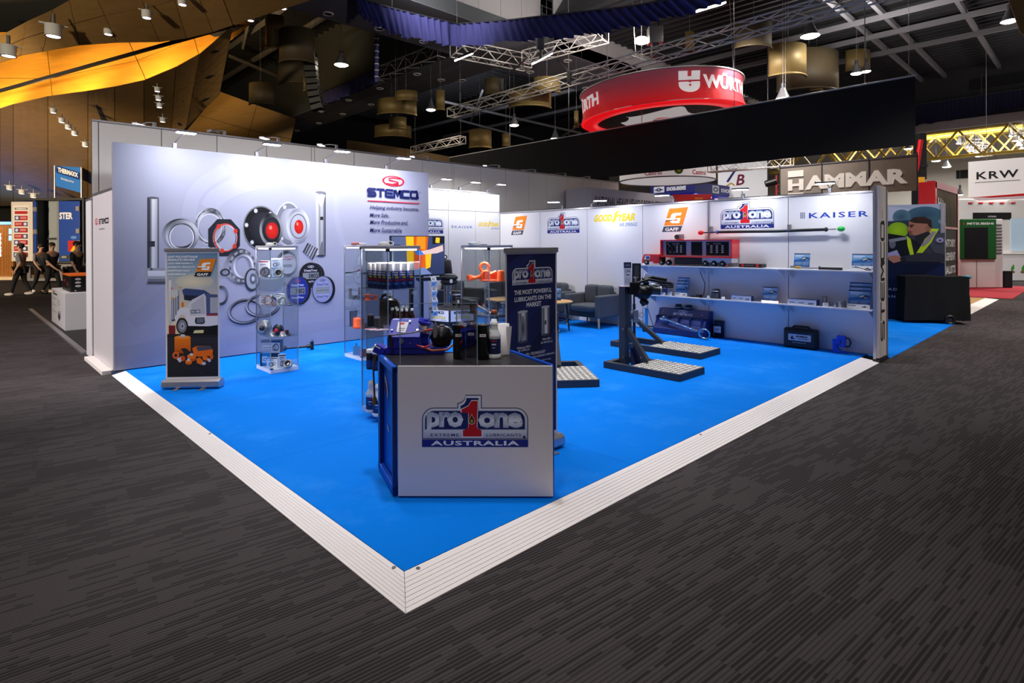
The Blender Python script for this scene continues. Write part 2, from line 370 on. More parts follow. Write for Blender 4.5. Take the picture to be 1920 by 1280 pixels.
# raised stand floor with ramp edging
pf = bpy.data.objects.new('floor_raised', None); COL.objects.link(pf); tag(pf, 'low stand floor of bright blue carpet edged by a white grooved ramp', kind='structure')
for i in range(4):
    for j in range(4):
        MB().box(i * 2 + .001, i * 2 + 1.999 + (.1 if i == 3 else 0), j * 2 + .001, j * 2 + 1.999 + (.1 if j == 3 else 0), -.012, 0).build('carpet_tile', BLUE, pf)
MB().box(.0, 8.0, .0, 8.1, ZF, -.013).build('base', mat('base_dark', '223355', .8), pf)
W = [0, .046] + [.046 + (.25 - .046) * k / 7 for k in range(1, 8)]; KX, KY = .152 / .25, .242 / .25
zz = lambda w: -.002 - .034 * (w / .25)
MB().prism([(0, 6.5), (-.152, 6.5), (-.152, -.242), (7.71, -.242), (7.71, 0), (0, 0)], ZF, ZF + .002).build('ramp_base', GROOVE, pf)
for a, b in zip(W[:-1], W[1:]):
    a2, b2 = a + .0018, b - .0018; F6 = [(0, 1, 2, 3), (0, 4, 5, 1), (1, 5, 6, 2), (2, 6, 7, 3), (3, 7, 4, 0)]
    def strip(P4, e=()):
        za_, zb_ = zz(a), zz(b); Q = [(*P4[0], zb_), (*P4[1], za_), (*P4[2], za_), (*P4[3], zb_)]
        MB().add(Q + [(q[0], q[1], ZF) for q in Q], F6).build('ramp_strip', RAMP, pf)
    strip(((-b2 * KX, -b2 * KY), (-a2 * KX, -a2 * KY), (-a2 * KX, 6.5), (-b2 * KX, 6.5)))
    strip(((-b2 * KX + .003, -b2 * KY), (-a2 * KX + .003, -a2 * KY), (7.71, -a2 * KY), (7.71, -b2 * KY)))
for x, y in ((-.014, .07), (.07, -.022), (3, -.022), (-.014, 3)):
    MB().cyl((x, y, -.008), (x, y, -.0015), .011, n=10).build('screw', GREYP, pf)
MB().box(-.24, -.12, 6.6, 8.0, ZF, 0.01).build('edge_trim', RAMP, pf)
MB().box(-.14, -.02, 6.5, 8.5, ZF, 0).build('base', mat('base_dark'), pf)

def panel_wall(name, axis, const, thick, seams, z0, z1, m, hs=(), rail=ALU, gap=.006):
    """shell scheme wall: each infill panel is a part; axis 'x' runs along X at Y=const"""
    def bx(a, b, c0, c1, d0, d1):
        return MB().box(a, b, c0, c1, d0, d1) if axis == 'x' else MB().box(c0, c1, a, b, d0, d1)
    t = bx(seams[0], seams[-1], const + thick * .35, const + thick, z0, z1 - .002)
    root = struct(name, t, mat('seam_grey', '55555b', .6))
    lev = [z0] + list(hs) + [z1 - .03]
    for a, b in zip(seams[:-1], seams[1:]):
        for c, d in zip(lev[:-1], lev[1:]):
            bx(a + gap, b - gap, const, const + thick * .3, c + gap, d - gap).build('panel', m, root)
    bx(seams[0], seams[-1], const - .008, const + thick * .5, z1 - .028, z1).build('top_rail', rail, root)
    return root
wb = panel_wall('wall_back', 'y', 8.007, .06, [-.16, 1.108, 2.464, 3.831, 5.196, 6.553, 7.9], 0, 2.4, WHITE)
for y in (2.464, 3.831, 5.196):
    MB().box(7.985, 8.0, y - .01, y + .01, 1.45, 2.39).build('wall_post', GREYP, wb) if y < 3 else None
wl = panel_wall('wall_rear', 'x', 7.9, .06, [4.9, 5.612, 6.417, 7.222, 8.0], 0, 2.87, WHITE, (2.4,))
ts = [-.06, .024, .886, 1.746, 2.612, 3.486, 3.552, 4.415, 5.278, 6.142, 6.994, 7.058, 7.907, 8.774, 9.632, 10.36, 11.255, 11.967, 12.856, 13.78]
wt = panel_wall('wall_tall', 'x', 8.5, .08, ts, ZF, 3.6, OFFW)
wr = panel_wall('wall_left', 'y', -.125, .05, [6.57, 8.02], 0.01, 2.4, mat('grey_panel', 'd2cbd0', .45))
wr2 = panel_wall('wall_left_end', 'y', -.145, .05, [8.03, 8.5], ZF, 2.35, WHITE)
# end panel of the shelf wall (carries the vertical lettering)
we = struct('wall_end', MB().box(7.66, 8.1, -.2, -.165, ZF + .03, 2.42), ALU)
MB().box(7.668, 8.04, -.236, -.2, .02, 2.44).build('panel', mat('pillar_face', 'd8d0d0', .5), we)
MB().box(8.05, 8.1, -.245, -.2, 0, 2.4).build('edge_post', ALU, we)
MB().box(7.655, 8.1, -.25, -.16, ZF, ZF + .045).build('foot', BLACK, we)
MB().box(7.668, 7.69, -.2, -.166, .02, 2.42).build('return_panel', mat('grey_violet_panel', 'a9a3b4', .5), we)
# small store-room wall behind the mural
panel_wall('wall_store', 'y', 4.85, .05, [6.6, 7.9], 0, 2.4, WHITE)

# ---------------------------------------------------------------- hall shell
struct('ceiling', MB().box(-40, 34, -30, 60, 13, 13.2), mat('roof_sheet', '232327', .9))
cj = MB()
for k in range(60): cj.box(8, 27, 6 + k * .62, 6.1 + k * .62, 12.75, 12.98)
for k in range(42): cj.box(15 + k * .45, 15.1 + k * .45, -20, 12.1, 10.08, 10.19)
o = cj.build('ceiling_joist', mat('joist', '2c2c30', .8)); o['kind'] = 'structure'
struct('wall_far', MB().box(-40, 34, 46, 46.3, ZF, 13), mat('dark_wall', '1d1c1e', .9))
struct('wall_side', MB().box(34, 34.3, 24, 46, ZF, 13), mat('dark_wall'))
hd = struct('wall_header', MB().box(34, 34.3, -30, 24, 7.22, 10.2), mat('header_dark', '2a2a2e', .8))
MB().box(33.9, 34, -30, 24, 7.22, 7.65).build('fascia', mat('fascia_pale', 'a39b9c', .7), hd)
MB().box(33.9, 34.0, -.6, 2.2, 9.0, 9.5).build('vent', ROOF, hd)
struct('ceiling_low', MB().box(14.9, 34.3, -30, 12.2, 10.2, 10.4), mat('roof_sheet', '232327', .9))
# bulkheads of the dark hall
BULK = mat('bulkhead', '55585c', .75); SOFF = mat('soffit', '74747c', .8)
def bulk(name, x0, x1, y0, y1, z0=9., z1=12.9, seams=()):
    r = struct(name, MB().box(x0, x1, y0, y1, z0 + .02, z1), BULK)
    return r
bulk('beam', -4, 25, 12.2, 15.35, 9, 9.5); bulk('beam', 12.55, 14.85, 15.35, 44, 9, 12.9)
PALE = mat('pale_bulkhead', 'b5b2b4', .7)
up = struct('wall_upper', MB().box(-4, 12.5, 12.75, 12.8, 9.5, 12.9), BULK)
for k in range(9): MB().box(5.2 + k * 1.05, 6.235 + k * 1.05, 12.7, 12.75, 9.5, 12.9).build('panel', PALE, up)
up = struct('wall_upper', MB().box(14.85, 25, 12.25, 12.3, 9.02, 12.9), BULK)
for k in range(6): MB().box(14.85 + k * 1.65, 16.485 + k * 1.65, 12.2, 12.25, 9.02, 12.9).build('panel', PALE, up)
sf = struct('soffit', MB().box(-4, 25, 12.2, 15.35, 9, 9.02), SOFF); MB().box(12.55, 14.85, 15.36, 44, 9, 9.02).build('soffit_panel', SOFF, sf)
MB().box(12.55, 13.4, 15.36, 44, 8.99, 9.0).build('soffit_panel', mat('soffit_b', '64646c', .8), sf)
def downring(x, y, z, label):
    t = thing('recessed_light', None, 'light', (x, y, z), group='ring downlights in the dark bulkheads'); t['label'] = label
    MB().torus((0, 0, 0), .15, .028, n=20, m=6).build('trim_ring', OFFW, t)
    MB().cyl((0, 0, 0), (0, 0, .012), .13, n=20).build('lens', ROOF, t)
for row, pts in (('row left of the blue pelmet', ((615, 26), (711, 54), (794, 78), (867, 151))), ('upper row of the long rising bulkhead', ((602, 209), (654, 188), (712, 166), (782, 139))), ('lower row of the long rising bulkhead', ((557, 245), (598, 231), (643, 214), (696, 196), (756, 175), (827, 150))), ('bulkhead behind the truss bundle', ((926, 118), (994, 135), (1064, 114), (1098, 165)))):
    for k, (x, y) in enumerate(pts): p = GZ(x, y, 8.985); downring(p.x, p.y, 8.985, f"ring downlight, {('first', 'second', 'third', 'fourth', 'fifth', 'sixth')[k]} from the left in the {row}")
def roofz(x, y):
    if x > 34.2: return 10.55
    if x > 14.9 and y < 12.2: return 10.2
    if 12.2 < y < 15.35 or (12.55 < x < 14.85 and y > 12.2): return 9.0
    return 12.98
# roof steel
STEEL = mat('roof_steel', '77757a', .6)
def rbeam(p0, p1, w=.16, h=.3):
    o = MB().beam(p0, p1, w, h).build('roof_beam', STEEL); o['kind'] = 'structure'; return o
for (x, y) in ((1567, 12), (1806, 18), (1690, 60)):
    a = GZ(x, y, 9.85); rbeam((14, a.y, 9.85), (33.8, a.y, 9.85), .13, .18)
for (x, y, w) in ((1700, 90, .1), (1850, 60, .07), (1620, 40, .06), (1560, 120, .06), (950, 200, .2), (1020, 215, .12), (1500, 100, .1), (480, 110, .15), (470, 60, .1)):
    zq = 9.7 if x > 1300 else 11.4; a = GZ(x, y, zq); rbeam((a.x, -14 if x > 1300 else 15.4, zq), (a.x, 12.1 if x > 1300 else 40, zq), w, .2)
for (a, b) in (((830, 190), (1090, 250)), ((860, 225), (1000, 262)), ((1090, 190), (1230, 120)), ((990, 300), (1180, 170)), ((905, 170), (880, 235)), ((430, 105), (560, 160)), ((470, 20), (455, 90)), ((1430, 110), (1500, 165)), ((1640, 95), (1790, 40)), ((1620, 60), (1680, 40))):
    rbeam(GZ(*a, 11) if a[1] < 240 else GZ(*a, 9.5), GZ(*b, 11) if b[1] < 240 else GZ(*b, 9.5), .09, .14)
# ---------------------------------------------------------------- wood wall of the foyer side
def wood(name, h, rough=.5, sc=(1, 1, 12)):
    if name in MATS: return MATS[name]
    m = bpy.data.materials.new(name); m.use_nodes = True; MATS[name] = m; nt = m.node_tree; L = nt.links.new; N = nt.nodes.new
    b = nt.nodes['Principled BSDF']; b.inputs['Roughness'].default_value = rough; c = rgb(h)
    tc = N('ShaderNodeTexCoord'); mp = N('ShaderNodeMapping'); mp.inputs['Scale'].default_value = sc; L(tc.outputs['Object'], mp.inputs[0])
    n = N('ShaderNodeTexNoise'); n.inputs['Scale'].default_value = 1.5; n.inputs['Detail'].default_value = 6; n.inputs['Distortion'].default_value = .6; L(mp.outputs[0], n.inputs[0])
    mx = N('ShaderNodeMix'); mx.data_type = 'RGBA'; mx.inputs['A'].default_value = (*[v * .72 for v in c], 1); mx.inputs['B'].default_value = (*[min(1, v * 1.25) for v in c], 1)
    L(n.outputs['Fac'], mx.inputs['Factor']); L(mx.outputs['Result'], b.inputs['Base Color']); return m
WOODC = wood('brown_wood', '9a7848'); WOODB = wood('golden_wood', 'c88a2e', .45, (.6, .6, 6))
def sheet(name, top, bot, rows, m, back, gap=.012, push=.06, wave=None, thick=.05):
    """panelled curved sheet between two 3D curves; every panel is a part"""
    nc = len(top) - 1
    def P(c, r):
        i = min(int(c), nc - 1); f = c - i; a = top[i].lerp(top[i + 1], f); b = bot[i].lerp(bot[i + 1], f); return a.lerp(b, r)
    bk = MB()
    def off(p, d): return p + (p - ORG).normalized() * d
    vs = [off(P(c, r / rows), push) for r in range(rows + 1) for c in range(nc + 1)]
    bk.add(vs, [(r * (nc + 1) + c, r * (nc + 1) + c + 1, (r + 1) * (nc + 1) + c + 1, (r + 1) * (nc + 1) + c) for r in range(rows) for c in range(nc)])
    root = struct(name, bk, back)
    for c in range(nc):
        for r in range(rows):
            w = max(.3, (top[c + 1] - top[c]).length); g = min(.12, gap / w); h = max(.3, (bot[c] - top[c]).length / rows); g2 = min(.1, gap / h)
            q = MB().grid(lambda u, v: P(c + g + (1 - 2 * g) * u, (r + g2 + (1 - 2 * g2) * v) / rows), 4, 3, False)
            q.build('panel', m, root, solid=thick * .4)
    return root
EA = [(-60, 135), (0, 118), (40, 104), (80, 97), (150, 85), (220, 80), (300, 79), (350, 72), (400, 60), (437, 47), (600, -5)]
UA = [(-60, 105), (-5, 70), (50, 40), (100, 17), (130, 0), (170, -30), (240, -60), (300, -90), (330, -110), (370, -130), (480, -160)]
za = [8.0, 8, 8, 8.02, 8.05, 8.1, 8.1, 8.1, 8.05, 8, 8]
sheet('wood_ceiling', [GZ(*p, z + .9) for p, z in zip(UA, za)], [GZ(*p, z) for p, z in zip(EA, za)], 2, WOODC, DARKH)
EC = [(-60, 222), (0, 203), (25, 195), (90, 180), (165, 170), (215, 162), (270, 150), (330, 125), (375, 100), (437, 47)]
dC = [20.5, 20, 19.8, 19.4, 19, 18.8, 18.6, 18.4, 18.2, 18]
BC = [(-70, 390), (0, 386), (25, 385), (90, 383), (165, 380), (215, 375), (270, 335), (320, 268), (350, 238), (412, 177)]
dB = [34, 33, 33, 32, 31, 29, 26, 23, 21.5, 20]
sheet('wall_wood', [GD(*p, d) for p, d in zip(EC, dC)], [GD(*p, d) for p, d in zip(BC, dB)], 3, WOODC, DARKH)
TB = [(-60, 60), (85, 60), (225, 40), (350, 20), (480, 10)]; BB = [(-60, 240), (105, 240), (292, 190), (378, 120), (470, 45)]
sheet('wall_cove', [GD(*p, d) for p, d in zip(TB, (26, 25, 24, 23, 22))], [GD(*p, d) for p, d in zip(BB, (24, 23.5, 23, 22.5, 21.5))], 2, WOODB, DARKH, gap=.02)
a, b = GD(-60, 187, 22.9), GD(440, 47, 19.6)
o = MB().beam(a, b, .07, .12).build('cove_rail', DARKH); o['kind'] = 'structure'
sheet('wall_wood_lower', [GD(412, 171, 27), GD(482, 197, 26.5), GD(555, 222, 26)], [GD(335, 262, 27), GD(455, 290, 26.5), GD(538, 300, 26)], 2, wood('tan_wood', '86683c'), DARKH)
sheet('wall_wood_far', [GD(650, 262, 38), GD(760, 278, 38), GD(880, 300, 38)], [GD(650, 330, 38), GD(760, 335, 38), GD(880, 345, 38)], 1, wood('tan_wood', '86683c'), DARKH)
for p, q in (((-40, 130), 21.3), ((110, 112), 20.7), ((250, 97), 20.2), ((350, 85), 19.8)):
    l = lamp('SPOT', GD(p[0], p[1] + 75, q + 1.3), 1000, (1, .66, .25), .4, GD(p[0] + 10, p[1] + 10, q + 3.0), 125, .9)

sheet('wall_wood_right', [GD(1888, -6, 14), GD(1960, -6, 14)], [GD(1912, 60, 14), GD(1960, 100, 14)], 1, WOODC, DARKH)
# ================================================================== display cabinets and what stands in them
RZF = 0.8011 - PI / 2                           # local x to the photo's right, local y away from the camera
GLS = glass_mat('clear_glass', 'fbfdfd', .045); ACR = glass_mat('clear_acrylic', 'fbfcfd', .035)
EDGE = mat('glass_edge', '9fb6bd', .15, .0, alpha=.75)
LED = mat('led_strip', 'ffe9f6', .4, emit=9)
NAVY = mat('navy_plastic', '13234f', .4); ORANGE = mat('orange_urethane', 'f4591c', .45); RED = mat('red_paint', 'cc1420', .4); STEELB = mat('brushed_steel', 'b4b4b8', .3, .9)
IRON = mat('dark_iron', '3c3d42', .35, .7); BRONZE = mat('bronze', 'a2622f', .35, .9); CARD = mat('white_card', 'e8e8ee', .6); BLUEP = mat('blue_paint', '1a25b4', .35, coat=.4)
def at(px, d, z):
    p = GD(px, PCY, d); return V((p.x, p.y, z))
def cabinet(name, label, x, y, lit=1.):
    t = thing(name, label, 'cabinet', (x, y, 0), group='glass display cabinets'); w, d = .36, .48
    MB().box(0, w, 0, d, 0, .05).build('base', WHP, t, bevel=.003); MB().box(-.004, w + .004, -.004, d + .004, 1.6, 1.63).build('top', mat('cabinet_top', 'c9c3c4', .4), t, bevel=.003)
    g = .004
    for a in ((0, w, 0, g), (0, w, d - g, d), (0, g, g, d - g), (w - g, w, g, d - g)): MB().box(*a, .05, 1.6).build('glass_pane', GLS, t)
    for z in (.455, .85, 1.22): MB().box(.01, w - .01, .01, d - .01, z - .006, z).build('glass_shelf', GLS, t); MB().box(.005, w - .005, .005, .009, z - .006, z).build('shelf_edge', EDGE, t); MB().box(.005, .009, .009, d - .005, z - .006, z).build('shelf_edge', EDGE, t)
    for a, b in ((0, 0), (0, d), (w, 0), (w, d)): MB().box(a - .004, a + .004, b - .004, b + .004, .05, 1.6).build('corner_post', EDGE if (a, b) != (0, d) else ALU, t)
    MB().box(.03, w - .03, .012, .03, 1.585, 1.6).build('light_strip', LED, t); MB().box(.012, .03, .05, d - .05, 1.585, 1.6).build('light_strip', LED, t)
    MB().box(-.012, .02, -.006, .02, 1.575, 1.602).build('hinge', BLACK, t); MB().box(-.006, .03, -.006, .02, .05, .065).build('hinge', NAVY, t)
    lamp('AREA', (w / 2, d / 2, 1.58), 11 * lit, (1, .95, 1), .2, parent=t)
    return t
cabinet('display_cabinet', 'glass cabinet of bearings and hub parts before the grey mural', 1.275, 4.945)
cabinet('display_cabinet', 'glass cabinet of spray cans and bottles just behind the counter', 1.28, 2.19)
cabinet('display_cabinet', 'glass cabinet of small orange parts half hidden behind the spray can cabinet', 2.5, 4.85)
cabinet('display_cabinet', 'glass cabinet of orange parts and jars behind the dark blue roll-up banner', 2.62, 2.28)
def carton(name, label, loc, sz, rz, fc=None, body=None, cat='box', group=None):
    """a carton whose front (local -y) carries printed artwork drawn by fc(canvas, w, h)"""
    t = thing(name, label, cat, loc, rz, group); w, d, h = sz
    MB().box(-w / 2, w / 2, -d / 2, d / 2, 0, h).build('carton', body or CARD, t, bevel=min(.002, w / 20))
    if fc:
        c = Canvas((-w / 2, -d / 2, 0)); fc(c, w, h); c.build('printed_front', None, t)
    return t
def art_ring(c, w, h, bg='dfe6f2', bar='8c2030', ringc='2a3350'):
    c.rect(0, 0, w, h, bg); c.rect(0, h * .9, w, h, bar); c.rect(w * .12, h * .74, w * .7, h * .8, '5a6890'); c.rect(w * .12, h * .65, w * .5, h * .69, '8794b8')
    c.ring(w * .42, h * .33, w * .24, h * .22, .62, ringc); c.ring(w * .64, h * .4, w * .2, h * .19, .65, mixc(ringc, 'aab2c8', .5))
def ring_item(name, label, loc, R, r, m, tilt=0., rz=RZF, cat='ring', inner=None, wd=None):
    """a standing ring: axis along local y, tilted"""
    t = thing(name, label, cat, loc, rz); wd = wd or r * 1.4; c0 = V((0, 0, R))
    T = TR(0, 0, R) @ RX(tilt) @ RX(PI / 2)
    MB().lathe([(R - r, -wd / 2), (R - .15 * r, -wd / 2), (R, -wd / 2 + .15 * r), (R, wd / 2 - .15 * r), (R - .15 * r, wd / 2), (R - r, wd / 2), (R - r, -wd / 2)], 28, T, cap=False).build('outer_ring', m, t)
    if inner: MB().lathe([(R - 1.5 * r, -wd * .55), (R - r * 1.08, -wd * .55), (R - r * 1.08, wd * .55), (R - 1.5 * r, wd * .55), (R - 1.5 * r, -wd * .55)], 28, T, cap=False).build('inner_ring', inner, t)
    return t
def hub_item(name, label, loc, R, m, cap, rz=RZF, flat=False, h=None, cat='hub cap'):
    t = thing(name, label, cat, loc, rz); h = h or R * .8
    T = TR(0, 0, R) @ RX(PI / 2) if not flat else Matrix.Identity(4)
    MB().lathe([(R, 0), (R, h * .15), (R * .7, h * .2), (R * .62, h * .8), (R * .55, h)], 24, T).build('flange', m, t)
    MB().lathe([(R * .36, h), (R * .34, h * 1.08), (.0001, h * 1.12)], 18, T).build('centre_plug', cap, t)
    b = MB()
    for k in range(6):
        a = k * PI / 3 + .3; q = T @ V((R * .86 * math.cos(a), R * .86 * math.sin(a), h * .15)); MB().ball(q, R * .07, 8, 5).build('bolt', STEELB, t)
    return t
def cloth_plug(label, loc, m, m2, rz=RZF):
    t = thing('power_adapter', label, 'adapter', loc, rz)
    MB().lathe([(.001, 0), (.035, .0), (.04, .02), (.03, .035), (.001, .04)], 12, TR(-.02, 0, 0) @ Matrix.Diagonal((1.4, .9, 1, 1))).build('plug_body', m, t)
    MB().tube([(.0, 0, .02), (.03, .01, .045), (.07, .0, .03), (.075, -.03, .008), (.03, -.045, .006), (-.03, -.04, .01), (-.06, 0, .012)], .005, 6).build('cord', m, t)
    MB().box(.05, .14, -.02, .03, 0, .008).build('tag', m2, t); return t
# --- cabinet 1 (mural): shelves at .05, .455, .85, 1.22
c1 = lambda px, d, z: at(px, d, z + .0015)
carton('bearing_box', 'white carton with dark ring picture on top shelf of the mural cabinet', c1(496, 7.66, 1.22), (.13, .06, .21), RZF, lambda c, w, h: art_ring(c, w, h))
ring_item('oil_seal', 'dark oil seal leaning on carton, top shelf of the mural cabinet', c1(497, 7.6, 1.22), .066, .022, mat('seal_black', '2a1d20', .5), -.2, cat='seal')
carton('bearing_box', 'pale blue carton with bearing picture, lower one of two stacked on top shelf', c1(520, 7.58, 1.22), (.13, .05, .12), RZF, lambda c, w, h: art_ring(c, w, h, 'a9cdee', '4f86c8', '3a4a66'))
carton('bearing_box', 'pale blue carton stacked on another at the top of the mural cabinet', c1(519, 7.58, 1.342), (.13, .05, .12), RZF, lambda c, w, h: art_ring(c, w, h, 'cfe0f4', 'f0f2f8', '46536e'))
ring_item('bearing', 'silver bearing standing against the stacked pale blue cartons', c1(522, 7.53, 1.22), .055, .02, STEELB, -.15, cat='bearing', inner=IRON)
carton('bearing_box', 'white carton with two rings printed, second shelf of the mural cabinet', c1(497, 7.7, .85), (.14, .05, .13), RZF, lambda c, w, h: art_ring(c, w, h, 'e6e8f0', '35406a'))
carton('bearing_box', 'narrow white carton standing behind the silver ring, second shelf', c1(526, 7.68, .85), (.09, .06, .14), RZF - .5, lambda c, w, h: art_ring(c, w, h, 'dfe3ee', '4a4f66'))
ring_item('bronze_bushing', 'bronze bushing ring standing on second shelf of the mural cabinet', c1(502, 7.58, .85), .062, .014, BRONZE, -.1)
for k, (dx, dz) in enumerate(((509, 0), (513, 0), (511, .022))):
    ring_item('small_bushing', ('small bronze bushing lying left in the heap beside the big bronze ring', 'small bronze bushing lying right in the heap beside the big bronze ring', 'small bronze bushing on top of the heap beside the big bronze ring')[k], c1(dx, 7.52, .85 + dz), .017, .006, BRONZE, .5)
ring_item('bearing', 'polished silver bearing ring standing upright on second shelf of the mural cabinet', c1(529, 7.55, .85), .055, .016, STEELB, -.1, cat='bearing', inner=CHROME)
t = thing('bearing_cover', 'small round grey cap at the right of the second shelf, mural cabinet', 'cap', c1(543, 7.55, .85), RZF)
MB().lathe([(.03, 0), (.034, .008), (.03, .016), (.02, .018), (.02, .03), (.001, .032)], 16).build('cap', IRON, t); MB().torus((0, 0, .012), .034, .004, n=16, m=6).build('rim', STEELB, t)
hub_item('hub_cap', 'large silver hub cap disc leaning at left of third shelf, mural cabinet', c1(495, 7.6, .455), .1, STEELB, IRON)
hub_item('hub_cap', 'black hub cap with red centre plug on third shelf, mural cabinet', c1(521, 7.56, .455), .075, BLACK, RED)
for px, d, l in ((500, 7.68, 'left rear'), (511, 7.5, 'front centre'), (529, 7.5, 'right')):
    hub_item('hub_cap', f'squat silver hub cap with red top lying flat, {l} of third shelf', c1(px, d, .455), .055, STEELB, RED, flat=True, h=.06)
hub_item('hub_cap', 'small black hub cap with red top at back of third shelf', c1(537, 7.62, .455), .04, BLACK, RED, flat=True, h=.06); hub_item('bearing_cover', 'tiny dark cap at right end of third shelf, mural cabinet', c1(542, 7.5, .455), .02, IRON, IRON, flat=True, h=.03, cat='cap')
carton('bearing_box', 'big dark blue carton at the bottom of the mural cabinet', c1(505, 7.66, .05), (.22, .12, .17), RZF + .2, lambda c, w, h: (c.rect(0, 0, w, h, '143a5c'), c.rect(w * .1, h * .25, w * .4, h * .75, 'd5dae8'), c.ring(w * .28, h * .5, .022, .022, .6, '5a6478')), mat('teal_card', '12354f', .6))
carton('bearing_box', 'long pale carton with ring picture lying on the dark blue carton', c1(509, 7.64, .222), (.25, .1, .165), RZF, lambda c, w, h: (c.rect(0, 0, w, h, 'a8b2cc'), c.rect(0, h * .82, w, h, '20406e'), c.ring(w * .8, h * .45, .035, .05, .7, '24304e'), c.ring(w * .7, h * .4, .028, .04, .7, '3a4a6c'), c.rect(w * .08, h * .3, w * .55, h * .6, 'd9dfec'), c.rect(w * .1, h * .38, w * .5, h * .44, '5a6890')), mat('grey_card', '4a5470', .6))
carton('bearing_box', 'white carton with ring picture at front of cabinet floor, mural cabinet', c1(510, 7.5, .05), (.14, .04, .13), RZF, lambda c, w, h: art_ring(c, w, h, 'e9ebf2', '303a60'))
carton('bearing_box', 'tall white carton turned sideways on cabinet floor, mural cabinet', c1(528, 7.5, .05), (.085, .06, .17), RZF + .5, lambda c, w, h: art_ring(c, w, h, 'dfe3f0', '303a60'))
ring_item('bearing', 'tapered roller bearing leaning at the right of cabinet floor', c1(539, 7.46, .05), .055, .02, STEELB, -.5, cat='bearing', inner=IRON, wd=.045)
cloth_plug('white lamp adapter lying on top of the mural cabinet', at(509, 7.5, 1.632), WHP, NAVY)
# --- cabinet 3 (spray cans)
def can(loc, label, fr, group=None):
    t = thing('spray_can', label, 'spray can', loc, RZF, group)
    MB().lathe([(.031, 0), (.033, .004), (.033, .165), (.0315, .17)], 18).build('can_body', mat('can_navy', '17336f', .4), t)
    MB().lathe([(.032, .17), (.032, .235), (.03, .242), (.001, .243)], 18).build('cap', WHP, t)
    c = Canvas((0, 0, 0)); r = .0334
    def wrap(z0, z1, a0, a1, col):
        n = 6; pts = []
        for j in (z0, z1):
            for i in range(n + 1): a = a0 + (a1 - a0) * i / n; pts.append((math.sin(a) * r, -math.cos(a) * r, j))
        b = len(c.v); c.v += pts; c.c += [cl(col)] * len(pts); c.f += [(b + i, b + i + 1, b + n + 2 + i, b + n + 1 + i) for i in range(n)]
    wrap(.148, .16, -.7, .7, 'c9cfe0'); wrap(.125, .14, -.5, .6, 'dfe4ee'); wrap(.1, .118, -.2, .8, 'e8c51a'); wrap(.076, .088, -.9, .9, 'd0182c'); wrap(.04, .062, -.6, .6, '5f86c4'); wrap(.012, .03, -.6, .3, '27407e')
    c.build('label', None, t); return t
k = 0
for iy in range(5):
    for ix in range(4):
        row = ('first', 'second', 'third', 'fourth', 'fifth')[iy]; col = ('first', 'second', 'third', 'fourth')[ix]
        can((1.325 + ix * .083, 2.245 + iy * .083, 1.2215), f'navy spray can with white cap, {col} from the left in the {row} row', 0, 'spray cans on the top shelf'); k += 1
def jug(name, label, loc, s, m, capm, rz, labelc=None):
    t = thing(name, label, 'jug', loc, rz); w, d, h = s
    def sec(z, kx, ky): return [(w * kx * math.cos(2 * PI * i / 20) * .5 * (1 + .18 * abs(math.sin(4 * PI * i / 20))), d * ky * .5 * math.sin(2 * PI * i / 20), z) for i in range(20)]
    b = MB(); L = [(0, .95, .95), (.01 * h, 1, 1), (.62 * h, 1, 1), (.74 * h, .9, .9), (.82 * h, .55, .6), (.84 * h, .3, .4), (.9 * h, .28, .4)]
    vs = [p for q in L for p in sec(*q)]; b.add(vs, [(j * 20 + i, j * 20 + (i + 1) % 20, (j + 1) * 20 + (i + 1) % 20, (j + 1) * 20 + i) for j in range(len(L) - 1) for i in range(20)], True); b.add(vs[:20], [tuple(range(19, -1, -1))]); b.add(vs[-20:], [tuple(range(20))])
    b.build('jug_body', m, t)
    MB().tube([(w * .1, 0, .88 * h), (-w * .12, 0, .95 * h), (-w * .34, 0, .92 * h), (-w * .46, 0, .78 * h), (-w * .45, 0, .6 * h)], d * .13, 8).build('handle', m, t)
    MB().cyl((w * .0, 0, .9 * h), (0, 0, h), w * .16, n=16).build('cap', capm, t)
    return t
jug('oil_jug', 'dark brown oil jug with loop handle on second shelf, spray can cabinet', at(730, 5.75, .8515), (.19, .12, .31), mat('oil_brown', '1a1210', .25), WHP, RZF)
AMB = mat('amber_oil', '2c0f08', .15, coat=.5)
def bottle(loc, label, hh=.19, r=.026, body=None, lab='12183a', group=None, name='oil_bottle', capm=None):
    t = thing(name, label, 'bottle', loc, RZF, group)
    MB().lathe([(r, 0), (r * 1.02, .004), (r * 1.02, hh * .6), (r * .8, hh * .7), (r * .42, hh * .8), (r * .42, hh * .88)], 16).build('bottle_body', body or AMB, t)
    MB().lathe([(r * 1.05, hh * .1), (r * 1.05, hh * .5)], 16, cap=False).build('label', mat('label_' + lab, lab, .5), t)
    MB().lathe([(r * .5, hh * .87), (r * .5, hh), (.001, hh)], 14).build('cap', capm or WHP, t); return t
for k, (px, d) in enumerate(((735, 5.5), (744.5, 5.45), (753, 5.42), (762, 5.42), (772, 5.45), (742, 5.6), (751, 5.58), (760, 5.58), (755, 5.7), (764, 5.7))):
    o = 'first second third fourth fifth'.split()
    bottle(at(px, d, .8515), f'amber oil bottle with white cap, {o[k]} from left in the front row' if k < 5 else f'amber oil bottle with white cap, {o[k - 5]} of those behind the front row', group='amber bottles on the second shelf')
t = thing('oil_tin', 'small black tin at left of second shelf, spray can cabinet', 'tin', at(694, 5.6, .8515), RZF); MB().lathe([(.03, 0), (.03, .1), (.028, .105)], 16).build('tin', BLACK, t); MB().cyl((0, 0, .105), (0, 0, .118), .02, n=14).build('lid', GREYP, t)
